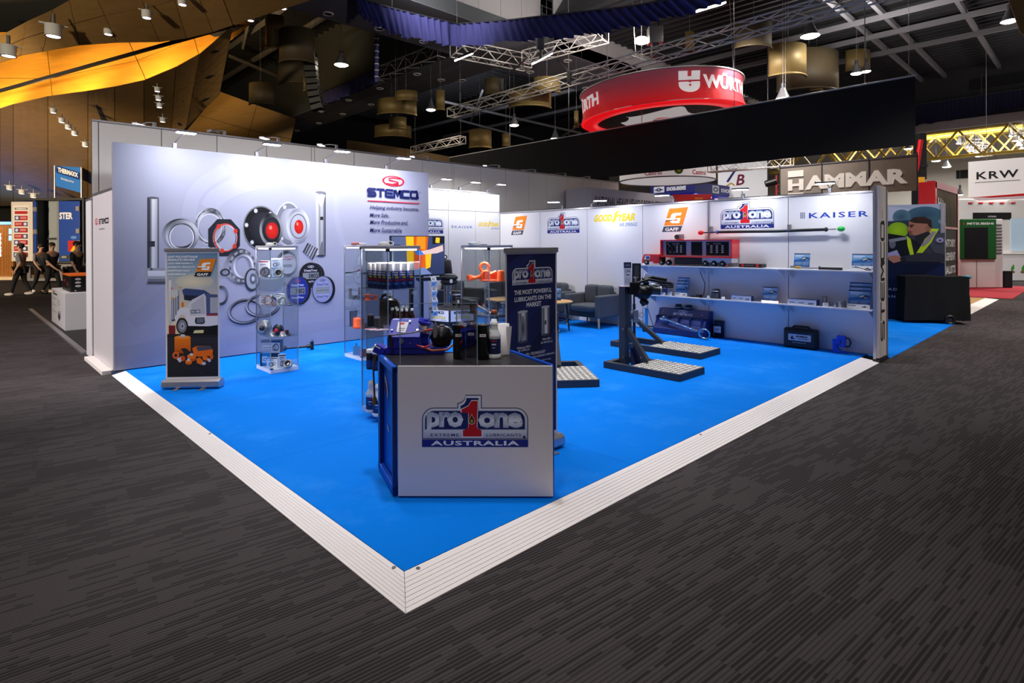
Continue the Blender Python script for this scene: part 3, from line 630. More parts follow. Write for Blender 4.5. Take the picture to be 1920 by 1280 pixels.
t = thing('glass_jar', 'clear glass jar beside the small black tin', 'jar', at(706, 5.55, .8515), RZF); MB().lathe([(.028, 0), (.03, .004), (.03, .07), (.026, .08)], 16, cap=False).build('jar', GLS, t); MB().cyl((0, 0, .08), (0, 0, .095), .027, n=14).build('lid', ALU, t)
for k, (px, d, a, cc) in enumerate(((694, 5.42, .2, 'c22436'), (703, 5.36, -.2, 'e6e2e4'), (713, 5.34, .4, 'c8303c'), (722, 5.36, .1, 'dcd6da'))):
    t = thing('leaflet', ('red leaflet at left front of the second shelf', 'white leaflet lying next to the red one', 'red and white leaflet in middle front of the second shelf', 'white leaflet at right of the spread papers')[k], 'leaflet', at(px, d, .8515 + k * .0018), RZF + a)
    MB().box(-.05, .05, -.035, .035, 0, .0015).build('paper', CARD, t); c = Canvas((-.05, -.035, .0015), (1, 0, 0), (0, 1, 0)); c.rect(.003, .003, .097, .067, cc); c.rect(.01, .012, .06, .03, 'f0eef0' if cc[0] == 'c' else 'c23040'); c.rect(.03, .04, .09, .05, '2a3a7a'); c.build('print', None, t)
for k, (px, d) in enumerate(((693, 5.52), (704, 5.46), (716, 5.42), (702, 5.62), (712, 5.6), (722, 5.56))):
    t = thing('grease_can', f'dark can with white lid, ' + ('left front', 'middle front', 'right front', 'left back', 'middle back', 'right back')[k] + ' on third shelf of spray can cabinet', 'can', at(px, d, .4565), RZF, 'white lidded cans on the third shelf')
    MB().lathe([(.034, 0), (.036, .004), (.036, .15), (.034, .155)], 18).build('can_body', mat('can_black', '14141f', .35), t); MB().lathe([(.035, .155), (.035, .185), (.03, .19), (.001, .19)], 18).build('lid', WHP, t); MB().lathe([(.0365, .02), (.0365, .09)], 18, cap=False).build('label', mat('label_blue', '1d4a8a', .5), t)
def quart(loc, label, s=1., lab='16336c', lip=True):
    t = thing('lubricant_bottle', label, 'bottle', loc, RZF)
    MB().lathe([(.044 * s, 0), (.047 * s, .005), (.047 * s, .022 * s), (.044 * s, .025 * s), (.044 * s, .135 * s), (.047 * s, .14 * s), (.046 * s, .155 * s), (.03 * s, .185 * s), (.026 * s, .2 * s), (.024 * s, .225 * s)], 22).build('bottle_body', WHP, t)
    MB().lathe([(.0446 * s, .03 * s), (.0446 * s, .13 * s)], 22, cap=False).build('label', mat('label_' + lab, lab, .45), t)
    MB().lathe([(.027 * s, .222 * s), (.027 * s, .24 * s), (.02 * s, .243 * s), (.018 * s, .258 * s), (.001, .26 * s)], 18).build('cap', WHP, t)
    c = Canvas((-.02 * s, -.0452 * s, 0)); c.rect(0, .115 * s, .04 * s, .12 * s, 'd04050'); c.rect(.005, .09 * s, .035 * s, .1 * s, 'cfd8ea'); c.rect(.008, .07 * s, .03 * s, .076 * s, '8fa4cc'); c.build('print', None, t); return t
quart(at(695, 5.5, .0515), 'white lubricant bottle with blue label, left one on cabinet floor', 1.15); quart(at(708, 5.38, .0515), 'white lubricant bottle with blue label, right one on cabinet floor', 1.15)
cloth_plug('white lamp adapter with looped cord on top of the spray can cabinet', at(724, 5.55, 1.632), WHP, NAVY)
# --- cabinet 2 (behind)
t = thing('strap', 'black and red strap on top shelf of the half hidden cabinet', 'strap', at(663, 8.35, 1.2215), RZF); MB().tube([(-.12, 0, .01), (-.04, .0, .018), (.05, 0, .035), (.1, .0, .055)], .01, 8).build('webbing', BLACK, t); MB().cbox((.09, 0, .06), (.05, .03, .014)).build('buckle', RED, t)
t = thing('pump_part', 'silver pump part on second shelf of the half hidden cabinet', 'part', at(660, 8.4, .8515), RZF); MB().cyl((-.03, 0, 0), (-.03, 0, .15), .025, n=14).build('cylinder', STEELB, t); MB().box(-.01, .13, -.03, .03, 0, .05).build('block', IRON, t, bevel=.006); MB().box(.09, .13, -.02, .02, .05, .17).build('post', STEELB, t)
def spool(loc, label, s=1.): 
    t = thing('urethane_bush', label, 'bush', loc, RZF); MB().lathe([(.05 * s, 0), (.05 * s, .01 * s), (.034 * s, .015 * s), (.034 * s, .06 * s), (.05 * s, .065 * s), (.05 * s, .075 * s), (.02 * s, .076 * s)], 20).build('bush', ORANGE, t); MB().cyl((0, 0, .07 * s), (0, 0, .1 * s), .018 * s, n=14).build('sleeve', STEELB, t); return t
spool(at(689, 8.2, .8515), 'orange bush, left one on second shelf of the half hidden cabinet', 1.1); spool(at(703, 8.3, .8515), 'orange bush, right one on second shelf of the half hidden cabinet', .8)
t = thing('black_carton', 'tall narrow black carton on third shelf, half hidden cabinet', 'box', at(662, 8.4, .4565), RZF); MB().box(-.045, .045, -.04, .04, 0, .22).build('carton', mat('black_card', '1d1a20', .6), t, bevel=.003); MB().box(-.046, .046, -.041, .041, .2, .204).build('lid_seam', DKST, t)
t = thing('bump_stop', 'fat orange cylinder on third shelf of the half hidden cabinet', 'bump stop', at(672, 8.2, .4565), RZF); MB().lathe([(.08, 0), (.084, .01), (.084, .03), (.078, .035), (.078, .13), (.07, .145), (.02, .15)], 24).build('bump_stop', ORANGE, t); MB().cyl((0, 0, .15), (0, 0, .165), .022, n=14).build('stud', STEELB, t)
t = thing('grease_tub', 'grey green canister on the floor of the half hidden cabinet', 'canister', at(667, 8.35, .0515), RZF); MB().lathe([(.045, 0), (.048, .005), (.048, .11), (.04, .125)], 18).build('canister', mat('sage', '6f7f72', .5), t); MB().torus((0, 0, .13), .035, .006, 'x', n=14, m=6).build('handle', BLACK, t)
for k, px in enumerate((676, 683)): hub_item('red_part', ('red moulded part, left one, on the floor of half hidden cabinet', 'red moulded part, right one, on the floor of half hidden cabinet')[k], at(px, 8.3 - k * .05, .0515), .05, mat('red_brown', '9c3326', .5), IRON, flat=True, h=.09, cat='part')
t = thing('ratchet_strap', 'coil of red and white strap on top of the half hidden cabinet', 'strap', at(672, 8.3, 1.632), RZF)
MB().torus((-.03, 0, .02), .06, .016, n=20, m=8).build('coil', mat('red_white', 'd86a58', .7), t); MB().torus((.05, 0, .018), .05, .012, n=20, m=8).build('cord', CARD, t)
# --- cabinet 4
def p4(px, d, z): return at(px, d, z + .0015)
t = thing('rubber_block', 'small orange block at left of the top shelf, jar cabinet', 'block', p4(880, 6.68, 1.22), RZF); MB().lathe([(.028, 0), (.034, .06), (.033, .062), (.001, .062)], 20).build('block', ORANGE, t); MB().ball((-.034, 0, .03), .006).build('hole_plug', BLACK, t)
t = thing('control_arm', 'orange control arm with rings on the top shelf, jar cabinet', 'arm', p4(910, 6.68, 1.22), RZF)
MB().cyl((-.17, 0, .03), (-.1, 0, .03), .028, .022, n=16).build('end_bush', ORANGE, t); MB().tube([(-.11, 0, .035), (-.05, 0, .045), (.02, -.01, .06)], [.018, .03, .04], 12).build('arm', ORANGE, t)
MB().torus((-.01, .0, .15), .05, .016, 'y', n=24, m=10).build('ring', ORANGE, t); MB().torus((.01, -.03, .055), .05, .02, 'y', n=24, m=10).build('ring', ORANGE, t); MB().cyl((.01, -.06, .05), (.01, .02, .05), .034, n=16).build('bush', ORANGE, t)
MB().cbox((.09, 0, .06), (.1, .06, .08)).build('clamp', ORANGE, t, bevel=.012); MB().cyl((.06, -.04, .07), (.13, -.04, .1), .022, n=12).build('knuckle', ORANGE, t); MB().lathe([(.13, 0), (.13, .012), (.1, .014)], 24, TR(.06, 0, 0) @ Matrix.Diagonal((1, .6, 1, 1))).build('base_plate', ORANGE, t)
t = thing('bump_stop', 'tall tapered orange cone at right of the top shelf, jar cabinet', 'bump stop', p4(939, 6.55, 1.22), RZF); MB().lathe([(.046, 0), (.036, .115), (.034, .12), (.001, .12)], 20).build('cone', ORANGE, t); MB().cyl((0, 0, .12), (0, 0, .126), .012, n=12).build('stud', ORANGE, t)
t = thing('grease_coupler', 'silver grease coupler leaning on second shelf, jar cabinet', 'coupler', p4(905, 6.45, .85), RZF); MB().cyl((-.06, 0, .09), (.05, 0, .03), .026, .022, n=16).build('barrel', STEELB, t); MB().cyl((.05, 0, .03), (.085, 0, .012), .02, .028, n=16).build('nozzle', CHROME, t); MB().torus((-.06, 0, .1), .022, .008, 'x', n=16, m=8).build('collar', RED, t)
t = thing('oil_jar', 'glass jar half full of amber oil on second shelf', 'jar', p4(926, 6.5, .85), RZF); MB().lathe([(.034, .002), (.036, .006), (.036, .05), (.001, .051)], 18).build('oil', mat('amber', 'a0480c', .2), t); MB().lathe([(.037, 0), (.039, .004), (.039, .09), (.034, .1)], 18, cap=False).build('glass', GLS, t)
for k, (px, d) in enumerate(((885, 6.7), (917, 6.75), (943, 6.45))):
    t = thing('glass_plunger', 'clear glass plunger jar, ' + ('left', 'middle', 'right')[k] + ' one on second shelf of jar cabinet', 'jar', p4(px, d, .85), RZF)
    MB().lathe([(.03, 0), (.03, .1), (.018, .115), (.018, .13)], 16, cap=False).build('glass', GLS, t); MB().cyl((0, 0, .02), (0, 0, .13), .008, n=8).build('rod', STEELB, t); MB().cyl((0, 0, .13), (0, 0, .137), .034, n=16).build('plate', ALU, t)
cloth_plug('white lamp adapter on top of the jar cabinet', at(890, 6.6, 1.632), WHP, NAVY)
# ================================================================== printed logos
def prologo(c, x, y, w, full=True, xl=True):
    U = lambda u, v: (x + u * w, y + v * w)
    def arc(cx, cy, r, a0, a1, n=7): return [(cx + r * math.cos(math.radians(a0 + (a1 - a0) * i / n)), cy + r * math.sin(math.radians(a0 + (a1 - a0) * i / n))) for i in range(n + 1)]
    def outline(i):
        b = .073 + i
        return ([(1 - i, b)] + arc(.885, .255, .115 - i, 0, 90) + [(.565 - i * .6 if 0 else .565 - i, .37 - i), (.565 - i, .49 - i), (.412 + i, .49 - i)] + arc(.335 + i * .3, .49 - i, .077, 0, -90, 4) + [(.335 + i, .413 - i), (.335 + i, .37 - i)] + arc(.115, .255, .115 - i, 90, 180) + [(i, b)])
    c.poly([U(*p) for p in outline(0)], '16205a'); 
    g = lambda a, b, v0, v1: (lambda px, py: mixc(a, b, min(1, max(0, ((py - y) / w - v0) / (v1 - v0)))))
    c.poly([U(*p) for p in outline(.008)], g('aeb4cc', 'e9ecf4', .07, .4))
    q = [p for p in outline(.03)]; q = [(a, max(b, .165)) for a, b in q]; c.poly([U(*p) for p in q], '1c2766')
    fx = lambda px, py: mixc('8f9dbd', 'eef1f8', abs(math.sin(((py - y) / w - .17) * 22)))
    c.text('pro', x + .045 * w, y + .125 * w, .345 * w, .205 * w, fx, .045, al='l', sp=.86); c.text('one', x + .53 * w, y + .178 * w, .42 * w, .145 * w, fx, .045, al='l', sp=.86)
    c.rect(x + .02 * w, y + .08 * w, x + .98 * w, y + .158 * w, 'a7aecb', 'dfe3ee')
    one = [(.527, .433), (.468, .433), (.44, .385), (.375, .352), (.375, .322), (.44, .322), (.44, .19), (.425, .17), (.386, .155), (.386, .098), (.562, .098), (.562, .155), (.53, .17), (.517, .19)]
    cen = (.47, .27); c.poly([U(cen[0] + (p[0] - cen[0]) * 1.12, cen[1] + (p[1] - cen[1]) * 1.05) for p in one], 'e6e8f0'); c.poly([U(*p) for p in one], 'c4151f')
    dr = [(.47, .305)] + arc(.47, .243, .026, 20, -200, 12); c.poly([U(.47 + (p[0] - .47) * 1.18, .255 + (p[1] - .255) * 1.15) for p in dr], 'e2dcc0'); c.poly([U(*p) for p in dr], '2d2410'); c.ell(*U(.47, .243), .012 * w, .016 * w, 'c79a1e')
    if xl:
        c.text('EXTREME', x + .215 * w, y + .1 * w, .265 * w, .026 * w, '26305e', .01, sp=1.25); c.text('LUBRICANTS', x + .77 * w, y + .1 * w, .325 * w, .026 * w, '26305e', .01, sp=1.2)
        c.ell(*U(.963, .094), .013 * w, None, '1c2766', 14)
    if full:
        c.rect(x, y, x + w, y + .07 * w, '1c2a86'); c.text('AUSTRALIA', x + .5 * w, y + .014 * w, .83 * w, .044 * w, 'f2f2f8', .03, sp=1.1)
def gaff(c, x, y, w, dark='4a4a58', org='f58a1f', wh='ffffff'):
    """w: overall width; height .83 w"""
    k = w / 382.; P = lambda a, b: (x + (a - 408) * k, y + (668 - b) * k)
    c.poly([P(520, 362), P(792, 352), P(715, 582), P(440, 584)], org); c.poly([P(436, 595), P(710, 591), P(680, 664), P(408, 668)], dark)
    c.poly([P(*p) for p in ((697, 420), (590, 423), (560, 432), (543, 455), (535, 488), (470, 490), (470, 508), (600, 512), (610, 470), (622, 455), (686, 454))], wh)
    c.poly([P(*p) for p in ((684, 488), (600, 490), (596, 500), (640, 503), (632, 524), (590, 525), (575, 515), (540, 513), (530, 524), (540, 545), (565, 556), (664, 556))], wh); c.poly([P(464, 516), P(600, 513), P(540, 524), P(462, 530)], '6a4a3c')
    c.text('GAFF', x + 145 * k, y + 12 * k, 195 * k, 44 * k, wh, .03, shear=.08)
def swoosh(c, x, y, rx, ry, col='d3152c'):
    c.ring(x, y, rx, ry, .84, col); P = []
    for i in range(17):
        t = i / 16; P.append((x + rx * .62 * math.cos(PI * (.25 + 1.0 * t)) if t < .5 else x - rx * .62 * math.cos(PI * (.25 + 1.0 * (1 - t))), y + ry * (.62 - 1.24 * t)))
    c.stroke([(x + rx * .62, y + ry * .5), (x + rx * .1, y + ry * .62), (x - rx * .45, y + ry * .45), (x - rx * .4, y + ry * .12), (x + rx * .05, y), (x + rx * .42, y - ry * .14), (x + rx * .45, y - ry * .46), (x - rx * .1, y - ry * .62), (x - rx * .62, y - ry * .5)], ry * .2, col)
def stemco(c, x, y, w, h, col, xa=(1, 0), ya=(0, 1), sw=None, skew=0):
    """block letters built from strokes; xa / ya map letter space to the sheet"""
    lw = w / 6.45; g = lw * .075; t = sw or h * .24; Q = lambda a, b: (x + xa[0] * a + ya[0] * b, y + xa[1] * a + ya[1] * b + skew * a)
    S = lambda i, pts, tt=None: c.stroke([Q(i * (lw + g) + a * lw, b * h) for a, b in pts], tt or t, col)
    m = t / h / 2; e = 1 - m; r = .12
    S(0, [(1, e), (r, e), (m * .5, e - .12), (m * .5, .6), (r, .5), (1 - r, .5), (1 - m * .5, .4), (1 - m * .5, .14), (1 - r, m), (0, m)])
    S(1, [(0, e), (1, e)]); S(1, [(.5, e), (.5, 0)], t)
    S(2, [(1, e), (r, e), (m * .5, e - .12), (m * .5, .14), (r, m), (1, m)]); S(2, [(.05, .5), (.95, .5)])
    S(3, [(m * .5, 0), (m * .5, .9), (.2, e), (.5, .35), (.8, e), (1 - m * .5, .9), (1 - m * .5, 0)])
    S(4, [(1, e), (r, e), (m * .5, e - .14), (m * .5, .16), (r, m), (1, m)])
    S(5, [(.5, e), (r, e), (m * .5, e - .14), (m * .5, .16), (r, m), (1 - r, m), (1 - m * .5, .16), (1 - m * .5, e - .14), (1 - r, e), (.5, e)])
def goodyear(c, x, y, w, ycol='efcf1a', bcol='7289b4'):
    h = w * .145; c.text('GOOD', x, y + h * .35, w * .44, h, ycol, .05, shear=.25, al='l'); c.text('YEAR', x + w * .56, y + h * .35, w * .42, h, ycol, .05, shear=.25, al='l')
    c.poly([(x + w * a, y + h * b) for a, b in ((.44, .2), (.5, .9), (.53, 1.6), (.62, 1.75), (.64, 1.62), (.58, 1.5), (.57, 1.15), (.63, 1.12), (.56, .9), (.52, .3))], ycol)
    c.text('AIR SPRINGS', x + w * .62, y - h * .35, w * .4, h * .48, bcol, .01, shear=.2, al='l')
def kaiser(c, x, y, w, col='2142b0'):
    h = w * .085
    for k in range(3): c.rect(x + w * (.03 + .026 * k), y, x + w * (.05 + .026 * k), y + h * 1.15, '8d93a6')
    c.text('KAISER', x + w * .16, y, w * .82, h, col, .02, al='l', sp=1.25)
# ---------------------------------------------------------------- wall logos (vinyl lettering, parts of the walls)
def wl_canvas(): return Canvas((8.0055, 0, 0), (0, -1, 0), (0, 0, 1))      # u = -Y
c = wl_canvas(); gaff(c, -7.51, 1.845, .54); c.build('printed_logo', None, wb)
c = wl_canvas(); prologo(c, -6.332, 1.868, .93); c.build('printed_logo', None, wb)
c = wl_canvas(); goodyear(c, -5.03, 2.03, 1.05); c.build('printed_logo', None, wb)
c = wl_canvas(); gaff(c, -3.405, 1.85, .54); c.build('printed_logo', None, wb)
c = wl_canvas(); prologo(c, -2.242, 1.885, .912); c.build('printed_logo', None, wb)
c = wl_canvas(); kaiser(c, -.955, 2.02, 1.0); c.build('printed_logo', None, wb)
c = Canvas((0, 7.8985, 0)); prologo(c, 5.37, 1.872, .9); c.build('printed_logo', None, wl)
c = Canvas((0, 7.8985, 0)); kaiser(c, 6.49, 2.0, .65, '6a7cb8'); c.build('printed_logo', None, wl)
c = Canvas((0, 7.8985, 0)); goodyear(c, 7.3, 2.02, .66); c.build('printed_logo', None, wl)
c = Canvas((-.1265, 0, 0), (0, -1, 0), (0, 0, 1)); swoosh(c, -7.72, 1.985, .11, .05); stemco(c, -7.52, 1.94, .72, .075, '22222c', sw=.017); [c.rect(-7.5 + .06 * k, 1.865, -7.455 + .06 * k, 1.88, '8a8a94') for k in range(7)]; c.build('printed_logo', None, wr)
# vertical block lettering on the end panel
c = Canvas((0, -.2365, 0)); zt, zb = GY(1655, 413, -.2365).z, GY(1655, 638, -.2365).z; stemco(c, 7.965, zb, zt - zb, .215, '26262c', (0, 1), (-1, 0), .044); c.rect(7.84, zt + .03, 7.86, zt + .15, '8a8a90'); c.build('printed_logo', None, we)

# ================================================================== mural wall
mu = thing('mural_wall', 'tall free standing wall with a grey mural of bearings and hubs', 'wall panel', (0, 0, 0))
MB().box(-.124, 4.87, 6.51, 6.6, .012, 2.985).build('panel', mat('mural_side', '8f8d9c', .5), mu, bevel=.004)
c = Canvas((0, 6.5092, 0)); BG = 'b2b1c6'
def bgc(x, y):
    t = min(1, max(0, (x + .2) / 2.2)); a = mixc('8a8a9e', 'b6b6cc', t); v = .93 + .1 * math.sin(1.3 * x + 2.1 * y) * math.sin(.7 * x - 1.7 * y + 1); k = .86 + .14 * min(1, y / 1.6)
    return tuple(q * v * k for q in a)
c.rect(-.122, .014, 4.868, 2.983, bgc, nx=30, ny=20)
PM = lambda x, y: (lambda p: (p.x, p.z))(GY(260 + x / 4.2675, 330 + y / 4.2667, 6.509))
def crom(P, n=8):
    P = [P[0]] + list(P) + [P[-1]]; R = []
    for i in range(1, len(P) - 2):
        for k in range(n):
            t = k / n; R.append(tuple(.5 * (2 * P[i][j] + (P[i + 1][j] - P[i - 1][j]) * t + (2 * P[i - 1][j] - 5 * P[i][j] + 4 * P[i + 1][j] - P[i + 2][j]) * t * t + (3 * P[i][j] - P[i - 1][j] - 3 * P[i + 1][j] + P[i + 2][j]) * t ** 3) for j in (0, 1)))
    return R + [P[-2]]
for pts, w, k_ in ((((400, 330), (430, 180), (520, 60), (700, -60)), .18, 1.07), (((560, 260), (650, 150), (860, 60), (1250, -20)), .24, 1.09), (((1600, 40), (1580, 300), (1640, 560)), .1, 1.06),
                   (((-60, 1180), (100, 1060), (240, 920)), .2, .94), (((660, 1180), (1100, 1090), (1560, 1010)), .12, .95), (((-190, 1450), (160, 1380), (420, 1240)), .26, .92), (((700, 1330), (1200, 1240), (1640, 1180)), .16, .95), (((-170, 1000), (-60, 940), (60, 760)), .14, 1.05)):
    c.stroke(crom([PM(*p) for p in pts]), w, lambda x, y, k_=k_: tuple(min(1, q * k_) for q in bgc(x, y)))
def E2(x, y, rx, ry): p = PM(x, y); q = PM(x + rx, y); r = PM(x, y - ry); return p[0], p[1], abs(q[0] - p[0]), abs(r[1] - p[1])
def steel(a, b, ph=0., n=2): return lambda t: mixc(a, b, .5 + .5 * math.sin(n * t + ph))
def ringm(x, y, rx, ry, k, f, ex=0, ey=0): e = E2(x, y, rx, ry); c.ring(e[0], e[1], e[2], e[3], k, f, 40, ex=ex, ey=ey)
def ellm(x, y, rx, ry, col, edge=None): e = E2(x, y, rx, ry); c.ell(e[0], e[1], e[2], e[3], col, 32, edge=edge)
def bars(x0, x1, y0, y1, cols, horiz=False):
    n = len(cols)
    for i in range(n - 1):
        if horiz: a = [PM(x0, y0 + (y1 - y0) * i / (n - 1)), PM(x1, y0 + (y1 - y0) * i / (n - 1)), PM(x1, y0 + (y1 - y0) * (i + 1) / (n - 1)), PM(x0, y0 + (y1 - y0) * (i + 1) / (n - 1))]
        else: a = [PM(x0 + (x1 - x0) * i / (n - 1), y1), PM(x0 + (x1 - x0) * (i + 1) / (n - 1), y1), PM(x0 + (x1 - x0) * (i + 1) / (n - 1), y0), PM(x0 + (x1 - x0) * i / (n - 1), y0)]
        c.poly(a, mixc(cols[i], cols[i + 1], .5))
ST = ['26262c', '3c3c44', '30303a', '8e8e98', 'e2e2e8', '9a9aa4', 'c8c8d0', '6a6a74', '2a2a30']
bars(68, 162, 172, 735, ST); ellm(115, 174, 46, 9, '4a4a52'); c.poly([PM(70, 520), PM(130, 520), PM(130, 565), PM(70, 565)], '2c2c34')
bars(60, 225, 735, 865, ['5a5a62', 'a8a8b0', 'd8d8de', '9c9ca4', '787880', '50505a', '34343c'], True); ellm(60, 800, 14, 64, '8c8c96'); ellm(102, 745, 10, 8, '303038')
# cone bearings and seals
ringm(575, 405, 128, 150, .72, steel('3c3c46', 'c2c2cc', .6, 3)); ringm(575, 405, 118, 140, .93, steel('22222a', '8a8a94', 0, 24)); ringm(570, 415, 96, 115, .93, 'd0d0da')
ringm(338, 470, 146, 130, .72, steel('26262e', '8c8c98', 1)); ringm(352, 476, 132, 128, .78, steel('6a6a74', 'c0c0ca', .4)); ringm(345, 488, 104, 110, .93, '3a3a44'); ringm(345, 490, 98, 104, .92, steel('9a9aa6', 'e6e6ee', 1.5))
oc = [(-.42, 1), (.42, 1), (1, .45), (1, -.45), (.42, -1), (-.42, -1), (-1, -.45), (-1, .45)]
e = E2(685, 492, 125, 148); P8 = [(e[0] + a * e[2], e[1] + b * e[3]) for a, b in oc]; ins = [(e[0] + .08 + math.cos(t) * e[2] * .72 - .08, e[1] + math.sin(t) * e[3] * .76) for t in [2 * PI * i / 32 for i in range(33)]]
for i in range(8):
    a, b = P8[i], P8[(i + 1) % 8]; j0, j1 = [(round(((math.atan2(p[1] - e[1], p[0] - e[0]) % (2 * PI))) / (2 * PI) * 32)) % 32 for p in (a, b)]
    js = []; j = j0
    while True:
        js.append(j)
        if j == j1: break
        j = (j - 1) % 32
    c.poly([a] + [b] + [ins[k] for k in reversed(js)], '20242e')
ringm(695, 492, 96, 114, .9, 'd63a26'); ringm(700, 492, 86, 104, .93, steel('8c8c98', 'dcdce4')); 
for a in (.5, 2.2, 4.4, 5.6): e = E2(695, 492, 92, 110); c.ell(e[0] + e[2] * math.cos(a), e[1] + e[3] * math.sin(a), .03, .035, 'd63a26', 10)
# hub caps
def hub(x, y, rx, ry, fx, fy, frx, fry, m1, m2, rr):
    e = E2(x, y, rx, ry); ellm(x, y, rx, ry, m1, mixc(m1, '000000', .35)); ringm(x, y, rx, ry, .94, mixc(m2, 'ffffff', .15))
    for k in range(6): c.ell(e[0] + e[2] * .82 * math.cos(k * PI / 3 + .9), e[1] + e[3] * .82 * math.sin(k * PI / 3 + .9), .028, .034, 'b4b4bc', 12); c.ell(e[0] + e[2] * .82 * math.cos(k * PI / 3 + .9), e[1] + e[3] * .82 * math.sin(k * PI / 3 + .9), .016, .02, 'e4e4ea', 10)
    for i in range(6): t = i / 5; ellm(x + (fx - x) * t, y + (fy - y) * t, rx * .66 + (frx - rx * .66) * t, ry * .7 + (fry - ry * .7) * t, mixc(m1, m2, .2 + .5 * t))
    ringm(fx, fy, frx, fry, .8, steel(m1, mixc(m2, 'ffffff', .3), .8)); ringm(fx + 3, fy + 4, frx * .72, fry * .72, .9, mixc(m1, '000000', .4)); ellm(fx + 6, fy + 8, rr[0], rr[1], 'e02818', 'c01410'); ellm(fx - 6, fy - 16, rr[0] * .25, rr[1] * .25, 'ff8a78')
hub(1200, 385, 105, 178, 1275, 398, 92, 140, '8e8e9e', 'c6c6d2', (36, 56)); hub(980, 415, 140, 178, 1060, 428, 92, 132, '16161c', '34343e', (50, 66))
# right pin and bushing
bars(1415, 1495, 135, 635, ['8e8e98', 'e6e6ee', 'b4b4bc', '5a5a64', 'd8d8e0', '9c9ca4', '60606a', '34343c']); ellm(1455, 132, 40, 11, '6a6a74'); c.poly([PM(1420, 150), PM(1492, 150), PM(1470, 240), PM(1450, 240)], 'dcdce4'); c.poly([PM(1450, 325), PM(1476, 325), PM(1476, 352), PM(1450, 352)], '202028'); c.poly([PM(1440, 640), PM(1490, 640), PM(1470, 520), PM(1455, 540)], '7a7a84'); ellm(1458, 637, 34, 8, '3a3a44')
for i in range(10):
    t = i / 9; cc = ['2c2c36', '8c8c98', '44444e', 'a8a8b4', '5a5a64', 'c0c0ca', '50505a', '9c9ca8', '34343e', '24242c'][i]; a, b = (1330 + 62 * t * 0, 545), (0, 0)
    x0, y0 = 1318 + 88 * 0, 0
    c.poly([PM(1312 + 30 * t, 600 - 62 * t + 62 * t), PM(1352 + 78 * t, 535 + 30 * t), PM(1352 + 78 * (t + .12), 535 + 30 * (t + .12) + 4), PM(1312 + 30 * (t + .12) + 4, 602)], cc) if 0 else c.poly([PM(1312 + 78 * t, 605 + 64 * t), PM(1350 + 84 * t, 533 + 48 * t), PM(1350 + 84 * min(1, t + .12), 533 + 48 * min(1, t + .12)), PM(1312 + 78 * min(1, t + .12), 605 + 64 * min(1, t + .12))], cc)
# tapered bearing, wheel hub pieces, seal rings
ringm(815, 722, 120, 142, .62, steel('34343e', '9c9ca8', 1)); ringm(830, 720, 106, 130, .84, steel('1e1e26', 'b4b4c0', 0, 26)); ringm(838, 722, 80, 98, .82, steel('8c8c98', 'e8e8f0', .6))
ringm(1185, 700, 88, 104, .55, steel('3a3a46', '9a9aa8', 1.2)); ellm(1190, 702, 66, 80, 'c6c6d6'); swoosh(c, *PM(1190, 655), .09, .035, 'b03040'); c.rect(*PM(1140, 730), *PM(1225, 705), '8a8a9a')
c.poly([PM(*p) for p in ((960, 800), (1160, 790), (1165, 880), (1100, 915), (960, 905))], '7e8494'); ellm(1060, 800, 100, 26, 'b8bcc8'); ellm(1060, 798, 70, 16, '6e7282'); ellm(905, 830, 60, 92, '4a505e', '2c303a'); ellm(908, 826, 48, 76, '9ea2b0'); ellm(912, 822, 26, 44, '585c6a'); ellm(914, 820, 12, 20, 'c8ccd8')
ringm(655, 955, 62, 80, .7, steel('2a3038', '6c7480', .8)); ringm(690, 770, 40, 30, .6, '2e323a')
for x, y, rx, ry in ((855, 1078, 138, 100), (995, 1030, 138, 92)):
    ringm(x, y + 10, rx, ry, .84, '1c1c24'); ringm(x, y, rx, ry, .85, steel('5e5e6a', 'a4a4b2', .5)); ringm(x, y, rx * .88, ry * .88, .95, '2c2c36')
# dial gauges
for x, y, rx, ry, m1, m2, t1 in ((1375, 790, 92, 100, '1a1a20', '26262e', 'e2e2ea'), (1270, 912, 88, 112, '1c2a86', '2436a0', 'e8ecf8'), (1470, 905, 82, 108, '8f92bc', 'a2a5cc', '2a2f5a')):
    ellm(x + 18, y + 4, rx, ry, '16161c'); ellm(x, y, rx, ry, '3c3c46'); ellm(x, y, rx * .95, ry * .95, m2, m1); p = PM(x, y + 8); e = E2(x, y, rx, ry)
    c.rect(p[0] - e[2] * .68, p[1] - e[3] * .24, p[0] + e[2] * .68, p[1] + e[3] * .26, '8a8d94'); c.text('3802', p[0] + e[2] * .22, p[1] - e[3] * .18, e[2] * .85, e[3] * .36, '22242a', .03) if x != 1470 else c.stroke([(p[0] - e[2] * .6, p[1]), (p[0] + e[2] * .6, p[1])], .006, '3a3c44')
    c.text('DataTrac', p[0], p[1] + e[3] * .36, e[2] * 1.1, e[3] * .16, t1, .02); c.text('DataTrac', p[0], p[1] - e[3] * .52, e[2] * 1.1, e[3] * .14, t1, .02); swoosh(c, p[0], p[1] + e[3] * .74, e[2] * .28, e[3] * .09, 'c03048' if x == 1270 else t1)
# headline
swoosh(c, 4.09, 2.775, .23, .095, 'd3152c'); stemco(c, 3.565, 2.47, 1.06, .16, '16205c', sw=.042); c.rect(3.565, 2.39, 4.65, 2.408, 'd3304a'); c.ring(4.66, 2.6, .016, .016, .7, '16205c', 16)
for i, s in enumerate(('Helping industry become,', 'More Safe,', 'More Productive and,', 'More Sustainable.')):
    W_ = (1.02, .38, .78, .66)[i]; c.text(s, 3.605, 2.235 - i * .128, W_, .088 if i in (0, 2) else .08, '1a2460', .012, shear=.22, al='l')
c.build('printed_graphic', None, mu)

